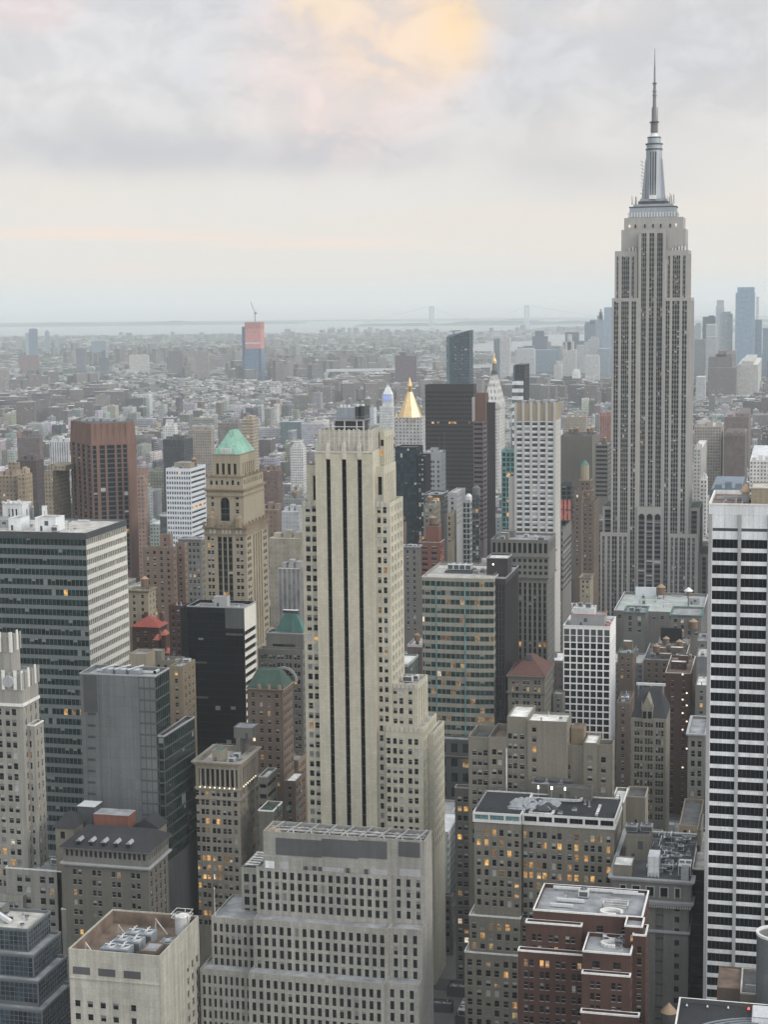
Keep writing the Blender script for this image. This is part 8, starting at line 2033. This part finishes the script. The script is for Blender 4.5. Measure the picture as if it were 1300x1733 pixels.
# ------------------------------------------------------------------ the largest infill buildings are things of their own
SUM.sort(key=lambda s: s[0])
cnt = {}
for i, s in enumerate(SUM):
    r = hull_mask(s[1], 0, s[2])
    if r is None: continue
    z = ZB[r[0], r[1]]; w = r[2] & (s[0] < z); z[w] = s[0]; ID[r[0], r[1]][w] = 10000+i
ids, ns = np.unique(ID, return_counts=True)
vis = {int(a)-10000: int(n) for a, n in zip(ids, ns) if a >= 10000}
order = sorted(vis, key=lambda k: -vis[k])
NOWN = max(0, 300-len(BLD))
OWN = set(order[:NOWN])
def noun(b): return b.name.replace('_', ' ')
MARK = []
for i, b in enumerate(BLD):
    ys, xs = np.nonzero(ID == i)
    if len(ys) > 25: MARK.append((float(xs.mean())*GS, float(ys.mean())*GS, float(ys.min())*GS, float(ys.max())*GS, noun(b), float(xs.min())*GS, float(xs.max())*GS))
nm_count = {}
for m in MARK: nm_count[m[4]] = nm_count.get(m[4], 0)+1
MARK = [m for m in MARK if nm_count[m[4]] == 1]
def describe(i, s, used):
    ys, xs = np.nonzero(ID == 10000+i); cx, cyy = xs.mean()*GS, ys.mean()*GS
    best = []
    for m in MARK:
        dx = max(m[5]-cx, 0, cx-m[6]); dyv = max(m[2]-cyy, 0, cyy-m[3]); best.append((math.hypot(dx, dyv), m))
    best.sort(key=lambda t: t[0])
    def rel(m):
        if cx < m[5]: return 'left of'
        if cx > m[6]: return 'right of'
        return 'beyond' if cyy < m[1] else 'below'
    h, w = s[2], s[1][1][0]-s[1][0][0]
    size = 'low' if h < 24 else ('mid-rise' if h < 48 else 'tall')
    wd = 'narrow ' if w < 13 else ('broad ' if w > 34 else '')
    base = '%s %s%s building' % (size, wd, s[3][1]); rf = ' with %s roof' % s[4][1]
    a, c = best[0][1], best[1][1]
    tries = ['%s%s %s the %s' % (base, rf, rel(a), a[4]), '%s%s %s the %s' % (base, rf, rel(c), c[4]), '%s%s between the %s and the %s' % (base, rf, a[4], c[4])]
    for e in best[2:5]: tries.append('%s%s %s the %s' % (base, rf, rel(e[1]), e[1][4]))
    for t in tries:
        if t not in used and len(t.split()) <= 16: return t
    return tries[0]
USED = {}
class Parts:
    def __init__(s): s.l = []; s.k = 'bulkhead'
    def box(s, *a, **k): t = TB(); t.box(*a, **k); s.l.append((s.k, t))
    def prism(s, *a, **k):
        if s.k != 'water_tank': s.k = 'water_tank'; s.l.append((s.k, TB()))
        s.l[-1][1].prism(*a, **k)
REST = TB()
def fillgeo(wall, roof, bulk, s, near):
    d, pl, h, col, rf, pat, det = s; x0, y0 = pl[0]; x1, y1 = pl[2]
    r2 = random.Random(int(x0*7+y0*13)); bay, fh = r2.uniform(2.4, 3.6), r2.uniform(3.2, 3.9); u0 = r2.randint(0, 99)
    w, dd = x1-x0, y1-y0
    c = tuple(v*r2.uniform(.88, 1.12) for v in col[0])
    blank = r2.random() < .5
    # street fronts carry windows, some side walls are blind
    for k in range(4):
        p, q = pl[k], pl[(k+1) % 4]; l = math.hypot(q[0]-p[0], q[1]-p[1])/bay
        pt = pat if k in (0, 2) or not blank else (.0 if w < 22 else pat)
        wall.q([(*p, 0), (*q, 0), (*q, h), (*p, h)], c, [(u0, -.3-h/fh % 1), (u0+l, -.3-h/fh % 1), (u0+l, h/fh-.3-h/fh % 1), (u0, h/fh-.3-h/fh % 1)], pt)
    t = .35; ph = .9
    o = [(x0-.05, y0-.05), (x1+.05, y0-.05), (x1+.05, y1+.05), (x0-.05, y1+.05)]; n = [(x0+t, y0+t), (x1-t, y0+t), (x1-t, y1-t), (x0+t, y1-t)]
    cc = tuple(min(.6, v*1.15+.03) for v in c) if r2.random() < .7 else (.5, .49, .46)
    for k in range(4):
        j = (k+1) % 4
        roof.q([(*o[k], h+ph), (*o[j], h+ph), (*n[j], h+ph), (*n[k], h+ph)], cc); roof.q([(*n[j], h), (*n[k], h), (*n[k], h+ph), (*n[j], h+ph)], c); wall.q([(*o[k], h-.6), (*o[j], h-.6), (*o[j], h+ph), (*o[k], h+ph)], cc)
    roof.q([(*p, h) for p in n], rf[0])
    if w > 8 and dd > 8:
        k = 1+(w > 18)+(w*dd > 700)
        for _ in range(k):
            bw, bd = r2.uniform(2.6, min(7, w*.4)), r2.uniform(2.6, min(6, dd*.4)); bx, by = r2.uniform(x0+1, x1-1-bw), r2.uniform(y0+1, y1-1-bd); bh = r2.uniform(2.4, 4.2)
            bulk.box(bx, bx+bw, by, by+bd, h+.01, h+bh, r2.choice((c, (.38, .37, .35), (.20, .2, .2), (.50, .5, .49))), r2.choices(ROOF, RW)[0][0], pat=0)
        if isinstance(bulk, Parts): bulk.k = 'roof_unit'
        for _ in range(r2.randint(1, 5)):
            bx, by, e = r2.uniform(x0+1, x1-2.6), r2.uniform(y0+1, y1-2.6), r2.uniform(.6, 1.5); bulk.box(bx, bx+e, by, by+e, h+.015, h+.015+r2.uniform(.6, 1.8), r2.choice(((.5, .5, .5), (.3, .3, .3), (.12, .12, .12))), pat=0)
        if h > 20 and det < .3 and d < 2400:
            tx, ty = r2.uniform(x0+3, x1-3), r2.uniform(y0+3, y1-3); r = 1.9
            pr = lambda rr: [(tx+rr*math.cos(a*math.pi/4), ty+rr*math.sin(a*math.pi/4)) for a in range(8)]
            bulk.prism(pr(r*.5), h+.02, h+2.4, (.05, .05, .05), pat=0); bulk.prism(pr(r), h+2.41, h+5.8, (.17, .11, .075), pat=0); bulk.prism(pr(r*1.08), h+5.81, h+7.2, (.24, .17, .11), pat=0, top=pr(.1))
for i, s in enumerate(SUM):
    if i in OWN:
        lb = describe(i, s, USED); grp = None
        pl = s[1]; loc = ((pl[0][0]+pl[1][0])/2, pl[0][1], 0)
        nm = s[3][1].replace(' ', '_')+'_building'
        e = bpy.data.objects.new(nm, None); sc.collection.objects.link(e); e.location = loc
        e['label'] = lb; e['category'] = 'building'; USED.setdefault(lb, []).append(e)
        wa, ro, bu = TB(), TB(), Parts(); fillgeo(wa, ro, bu, s, True)
        wa.build('wall', e); rf_ = ro.build('roof', e)
        for k, t in bu.l: t.build(k, rf_)
    else: fillgeo(REST, REST, REST, s, False)
for lb, es in USED.items():
    if len(es) > 1:
        for e in es: e['group'] = 'look-alike infill buildings'
o = REST.build('city_buildings'); tagit(o, 'dense mass of small flat-roofed city blocks filling the middle distance', 'buildings', None, 'stuff')
o = FAR.build('distant_buildings'); tagit(o, 'hazy carpet of far low buildings and housing towers reaching to the water', 'buildings', None, 'stuff')
# ================================================================== ground, water, trees, cars, bridges, haze
def ground_mat():
    m, nt, b = new_mat('ground')
    geo = N(nt, 'ShaderNodeNewGeometry'); p = geo.outputs['Position']
    n1 = N(nt, 'ShaderNodeTexNoise', Scale=0.0016, Detail=6.0, Roughness=.62); L(nt, p, n1.inputs['Vector'])
    n2 = N(nt, 'ShaderNodeTexNoise', Scale=0.012, Detail=5.0, Roughness=.7); L(nt, p, n2.inputs['Vector'])
    sp = N(nt, 'ShaderNodeSeparateXYZ'); L(nt, p, sp.inputs[0])
    far_ = MAPR(nt, sp.outputs[1], 3300, 4800, 0, 1, True)
    land = MIXC(nt, MAPR(nt, n2.outputs[0], .42, .6, 0, 1, True), (.045, .06, .04), (.13, .125, .115))
    land = MIXC(nt, MAPR(nt, n1.outputs[0], .45, .62, 0, 1, True), land, (.05, .065, .045))
    asph = MIXC(nt, n2.outputs[0], (.04, .04, .042), (.062, .061, .06))
    L(nt, MIXC(nt, far_, asph, land), b.inputs['Base Color']); b.inputs['Roughness'].default_value = .9
    MATS['ground'] = m
def water_mat():
    m, nt, b = new_mat('water')
    b.inputs['Base Color'].default_value = (.05, .065, .07, 1); b.inputs['Roughness'].default_value = .22; b.inputs['Specular IOR Level'].default_value = .6
    geo = N(nt, 'ShaderNodeNewGeometry'); n = N(nt, 'ShaderNodeTexNoise', Scale=.02, Detail=4.0); L(nt, geo.outputs['Position'], n.inputs['Vector'])
    bp = N(nt, 'ShaderNodeBump', Strength=.12, Distance=2.0); L(nt, n.outputs[0], bp.inputs['Height']); L(nt, bp.outputs[0], b.inputs['Normal'])
    MATS['water'] = m
ground_mat(); water_mat()
W_('pavement', (.12, .118, .112), .15, .0); plain('road_paint', (.65, .65, .62), .7); W_('leaf', (.045, .075, .03), .5, .0, fine=.5); W_('leaf_dark', (.028, .05, .028), .5, .0, fine=.5); W_('bark', (.09, .065, .045), .2, .2)
W_('wood_far', (.036, .056, .036), .45, .0, scale=.2); W_('hill', (.05, .065, .055), .3, .0, scale=.01)
def structure(name, mb):
    o = mb.build(name); o['kind'] = 'structure'; return o
mb = MB(); mb.poly([(-30000, -3000, 0), (12000, -3000, 0), (12000, 25500, 0), (-30000, 25500, 0)], 'ground'); structure('ground', mb)
for pl in WPOLY:
    mb = MB(); pts = [(x, y, .6) for x, y in pl]
    a = sum(pl[i-1][0]*pl[i][1]-pl[i][0]*pl[i-1][1] for i in range(len(pl)))
    mb.poly(pts if a > 0 else pts[::-1], 'water'); structure('water', mb)
mb = MB(); pts = [ground(u, v) for u, v in ((-60, 569), (140, 568), (330, 570), (450, 566), (640, 563), (790, 564), (830, 565), (930, 553), (1000, 552), (1360, 549))]
far_pts = [ground(u, v) for u, v in ((1360, 534.2), (650, 543.0), (-60, 552.2))]
mb.poly([(x, y, .62) for x, y in pts+far_pts], 'water'); structure('bay', mb)
# hills beyond the bay
mb = MB(); rnd2 = random.Random(8)
def ridge(u0, u1, v_base, hmax, seed):
    r = random.Random(seed); n = 40; prev = None
    for i in range(n+1):
        u = u0+(u1-u0)*i/n; x, y = ground(u, v_base-(u-u0)*.011); e = math.sin(math.pi*i/n)**.5
        h = hmax*e*(.6+.25*math.sin(i*.5+seed)+.15*math.sin(i*1.3)); k = 1.06
        cur = [(x, y, 0), (x*1.02, y*1.02, h), (x*k, y*k, h*.8), (x*1.1, y*1.1, 0)]
        if prev:
            for a in range(3): mb.poly([prev[a], cur[a], cur[a+1], prev[a+1]], 'hill')
        prev = cur
ridge(600, 1320, 553, 75, 1); ridge(-80, 520, 554.5, 60, 2); ridge(925, 1100, 562, 40, 3); ridge(780, 900, 579, 18, 4)
structure('hills', mb)
# pavements round the street blocks
mb = MB(); y = 620.0-79*3
while y < 3700:
    dy = 60 if y < 2600 else 48
    for a, c in zip(AVE, AVE[1:]):
        if y < 500 or inview(c, y, 0, 400) or inview(a, y, 0, 400): mb.box(c+11, a-11, y-4, y+dy+4, .0, .14, 'pavement')
    y += dy+19
structure('pavement', mb)
mb = MB()
for a in AVE[1:5]:
    for ln in (-3.6, 0, 3.6):
        y = 560.0
        while y < 1500: mb.poly([(a+ln-.08, y, .006), (a+ln+.08, y, .006), (a+ln+.08, y+3, .006), (a+ln-.08, y+3, .006)], 'road_paint'); y += 9
y = 620.0-79*2
while y < 1500:
    for a in AVE[1:4]:
        for k in range(9): mb.poly([(a-9+k*2.1, y-8.5, .007), (a-8.1+k*2.1, y-8.5, .007), (a-8.1+k*2.1, y-5.3, .007), (a-9+k*2.1, y-5.3, .007)], 'road_paint')
    y += 79
structure('road_marking', mb)
# ------------------------------------------------------------------ trees
def leafball(mb, cx, cyy, cz, rx, rz, n, s, k, r):
    for _ in range(n):
        while True:
            a, b_, c = r.uniform(-1, 1), r.uniform(-1, 1), r.uniform(-1, 1); q = a*a+b_*b_+c*c
            if .12 < q < 1: break
        p = Vector((cx+a*rx, cyy+b_*rx, cz+c*rz)); d = Vector((r.gauss(0, 1), r.gauss(0, 1), r.gauss(0, 1)+.8)).normalized(); e = d.orthogonal().normalized()*s*r.uniform(.6, 1.3); f = d.cross(e)*r.uniform(.6, 1)
        mb.poly([tuple(p+e), tuple(p+f), tuple(p-e), tuple(p-f)], k)
def tree_mesh(seed):
    r = random.Random(seed); tr, cr = MB(), MB(); h = r.uniform(11, 14)
    tr.cyl(0, 0, 0, h*.45, .38, .24, 'bark', 9)
    for i in range(7):
        a = i*2.4+r.random(); z = h*(.34+.05*i); l = r.uniform(2, 3.6); tr.bar((0, 0, z*.9), (l*math.cos(a), l*math.sin(a), z+l*.7), .18, 'bark')
        leafball(cr, l*math.cos(a)*.9, l*math.sin(a)*.9, z+l*.8, r.uniform(1.8, 2.7), r.uniform(1.3, 2.1), 110, .42, r.choice(('leaf', 'leaf', 'leaf_dark')), r)
    leafball(cr, 0, 0, h*.82, 2.6, 2.4, 160, .42, 'leaf', r)
    return tr.mesh('trunk'), cr.mesh('crown')
TM = [tree_mesh(k) for k in range(3)]
spots = []
for k, (u, v) in enumerate(((757, 1384), (766, 1378), (774, 1388), (761, 1398), (770, 1402), (756, 1413), (764, 1372))): spots.append(ground(u, v))
for k, (x, y) in enumerate(spots):
    e = bpy.data.objects.new('tree', None); sc.collection.objects.link(e); e.location = (x, y, .14); e.rotation_euler = (0, 0, k*1.7); e.scale = (1+.1*(k % 3),)*3
    tagit(e, 'dark green street tree among those bunched in the canyon right of the central tower', 'tree', 'trees bunched in the street canyon')
    for nm, me in zip(('trunk', 'crown'), TM[k % 3]):
        o = bpy.data.objects.new(nm, me); sc.collection.objects.link(o); o.parent = e
# far woods and park greenery
mb = MB(); r = random.Random(31)
def wood(u0, u1, v0, v1, n, rr, q, s):
    for _ in range(n):
        x, y = ground(r.uniform(u0, u1), r.uniform(v0, v1))
        if wet(x, y): continue
        if clash(x-3, x+3, y-3, y+3): continue
        k = r.uniform(.7, 1.3); leafball(mb, x, y, rr*.9*k, rr*k, rr*.8*k, q, s*k, 'wood_far', r)
wood(-20, 120, 742, 764, 420, 6.5, 16, 2.4); wood(500, 545, 735, 752, 110, 6, 14, 2.4); wood(0, 640, 690, 780, 260, 5, 12, 2.2); wood(1180, 1300, 650, 780, 60, 5, 12, 2.2)
wood(-20, 660, 600, 690, 1100, 6.5, 9, 3.2); wood(-20, 820, 572, 606, 1900, 12, 7, 7); wood(700, 1000, 640, 660, 60, 6, 9, 3)
o = mb.build('woods'); tagit(o, 'scattered dark green parks and street trees between the far buildings', 'trees', None, 'stuff')
# ------------------------------------------------------------------ cars in the canyon
def car_meshes():
    body, glass_, lights = MB(), MB(), MB()
    body.prism([(-.9, -2.2), (.9, -2.2), (.9, 2.2), (-.9, 2.2)], .32, .85, 'car_paint', None, True, [(-.86, -2.1), (.86, -2.1), (.86, 2.12), (-.86, 2.12)])
    body.prism([(-.78, -1.35), (.78, -1.35), (.78, 1.5), (-.78, 1.5)], .853, 1.42, 'car_paint', None, False, [(-.62, -.75), (.62, -.75), (.62, .95), (-.62, .95)])
    glass_.prism([(-.80, -1.2), (.80, -1.2), (.80, 1.35), (-.80, 1.35)], .90, 1.34, 'glass', 'glass', False, [(-.66, -.80), (.66, -.80), (.66, 1.0), (-.66, 1.0)])
    wh = MB(); n = 14
    pts = [(.32*math.cos(2*math.pi*i/n), .32+.32*math.sin(2*math.pi*i/n)) for i in range(n)]
    for i in range(n):
        a, c = pts[i], pts[(i+1) % n]; wh.poly([(-.11, *a), (-.11, *c), (.11, *c), (.11, *a)], 'metal_dark')
    wh.poly([(.11, *p) for p in pts], 'metal_grey'); wh.poly([(-.11, *p) for p in pts[::-1]], 'metal_grey')
    hl = MB(); hl.box(-.22, .22, -.05, .05, 0, .16, 'lamp', bottom=True)
    return body.mesh('body'), glass_.mesh('windows'), wh.mesh('wheel'), hl.mesh('headlight')
plain('car_paint', (.5, .5, .5), .3); cb_, cg, cw, ch = car_meshes()
def tinted(k, c):
    me = cb_.copy(); plain(k, c, .3); me.materials[0] = MATS[k]; return me
CB = [(tinted('car_yellow', (.75, .48, .05)), 'yellow'), (tinted('car_black', (.02, .02, .022)), 'black'), (tinted('car_white', (.75, .75, .75)), 'white'), (tinted('car_silver', (.38, .39, .40)), 'silver')]
def car(u, v, k, lab, face=0):
    x, y = ground(u, v); e = bpy.data.objects.new('parked_car', None); sc.collection.objects.link(e); e.location = (x, y, .008); e.rotation_euler = (0, 0, face)
    tagit(e, lab, 'car', 'cars on the canyon street')
    for nm, me, loc in (('body', CB[k][0], (0, 0, 0)), ('windows', cg, (0, 0, 0)), ('wheel', cw, (-.85, -1.35, 0)), ('wheel', cw, (.85, -1.35, 0)), ('wheel', cw, (-.85, 1.35, 0)), ('wheel', cw, (.85, 1.35, 0)), ('headlight', ch, (-.6, -2.24, .55)), ('headlight', ch, (.6, -2.24, .55))):
        o = bpy.data.objects.new(nm, me); sc.collection.objects.link(o); o.parent = e; o.location = loc
car(762, 1433, 2, 'white car in the street canyon right of the central tower, farthest up'); car(756, 1448, 1, 'black car in the street canyon right of the central tower'); car(758, 1472, 2, 'white car lower down the street canyon, by the pale low roof'); car(765, 1460, 0, 'yellow taxi in the street canyon right of the central tower')
# ------------------------------------------------------------------ suspension bridge across the bay mouth
def bridge():
    R = bpy.data.objects.new('suspension_bridge', None); sc.collection.objects.link(R)
    tagit(R, 'faint suspension bridge with two tall towers on the hazy horizon', 'bridge')
    Y = 16600.0; xa, z = wx(731, 535, Y); xb = wx(892, 533, Y)[0]; R.location = ((xa+xb)/2, Y, 0)
    H = 215.0
    for x in (xa, xb):
        mb = MB()
        for s in (-15, 15): mb.box(x+s-9, x+s+9, Y-12, Y+12, 0, H, 'far_grey')
        mb.box(x-5.9, x+5.9, Y-8, Y+8, H-18, H, 'far_grey'); mb.box(x-5.9, x+5.9, Y-8, Y+8, 66, 78, 'far_grey'); mb.build('tower', R)
    mb = MB(); mb.box(xa-700, xb+900, Y-14, Y+14, 66, 76, 'far_grey', bottom=True); mb.build('deck', R)
    mb = MB(); n = 24
    for y in (Y-12,):
        P = [(xa+(xb-xa)*i/n, y, 84+(H-84)*((2*i/n-1)**2)) for i in range(n+1)]
        for p, q in zip(P, P[1:]): mb.bar(p, q, 3.0, 'far_grey')
        mb.bar((xa-650, y, 72), (xa, y, H), 3.0, 'far_grey'); mb.bar((xb, y, H), (xb+850, y, 72), 3.0, 'far_grey')
    mb.build('cable', R)
    R2 = bpy.data.objects.new('river_bridge', None); sc.collection.objects.link(R2); tagit(R2, 'long low pale bridge deck crossing behind the lantern clock tower', 'bridge')
    x0, y0 = ground(552, 643); x1, y1 = ground(692, 641); R2.location = (x0, y0, 0)
    mb = MB(); P = [(x0+(x1-x0)*t, y0+(y1-y0)*t) for t in (0, .25, .5, .75, 1)]
    for p, q in zip(P, P[1:]): mb.bar((*p, 32), (*q, 32), 9, 'far_white')
    mb.build('deck', R2)
    mb = MB(); [mb.box(p[0]-5, p[0]+5, p[1]-5, p[1]+5, 0, 27, 'far_grey') for p in P]; mb.build('pier', R2)
bridge()
# ------------------------------------------------------------------ the air
HAZE_DENSITY = 0.000056
m = bpy.data.materials.new('haze'); m.use_nodes = True; nt = m.node_tree; nt.nodes.clear()
out = N(nt, 'ShaderNodeOutputMaterial'); pv = N(nt, 'ShaderNodeVolumePrincipled')
pv.inputs['Color'].default_value = (.885, .955, .97, 1); pv.inputs['Density'].default_value = HAZE_DENSITY; pv.inputs['Anisotropy'].default_value = 0.0
L(nt, pv.outputs[0], out.inputs['Volume']); MATS['haze'] = m
mb = MB(); mb.box(-32000, 14000, -4000, 27500, -1.2, 454, 'haze', bottom=True); o = mb.build('haze'); tagit(o, 'pale blue evening haze veiling the far city', 'haze', None, 'stuff')
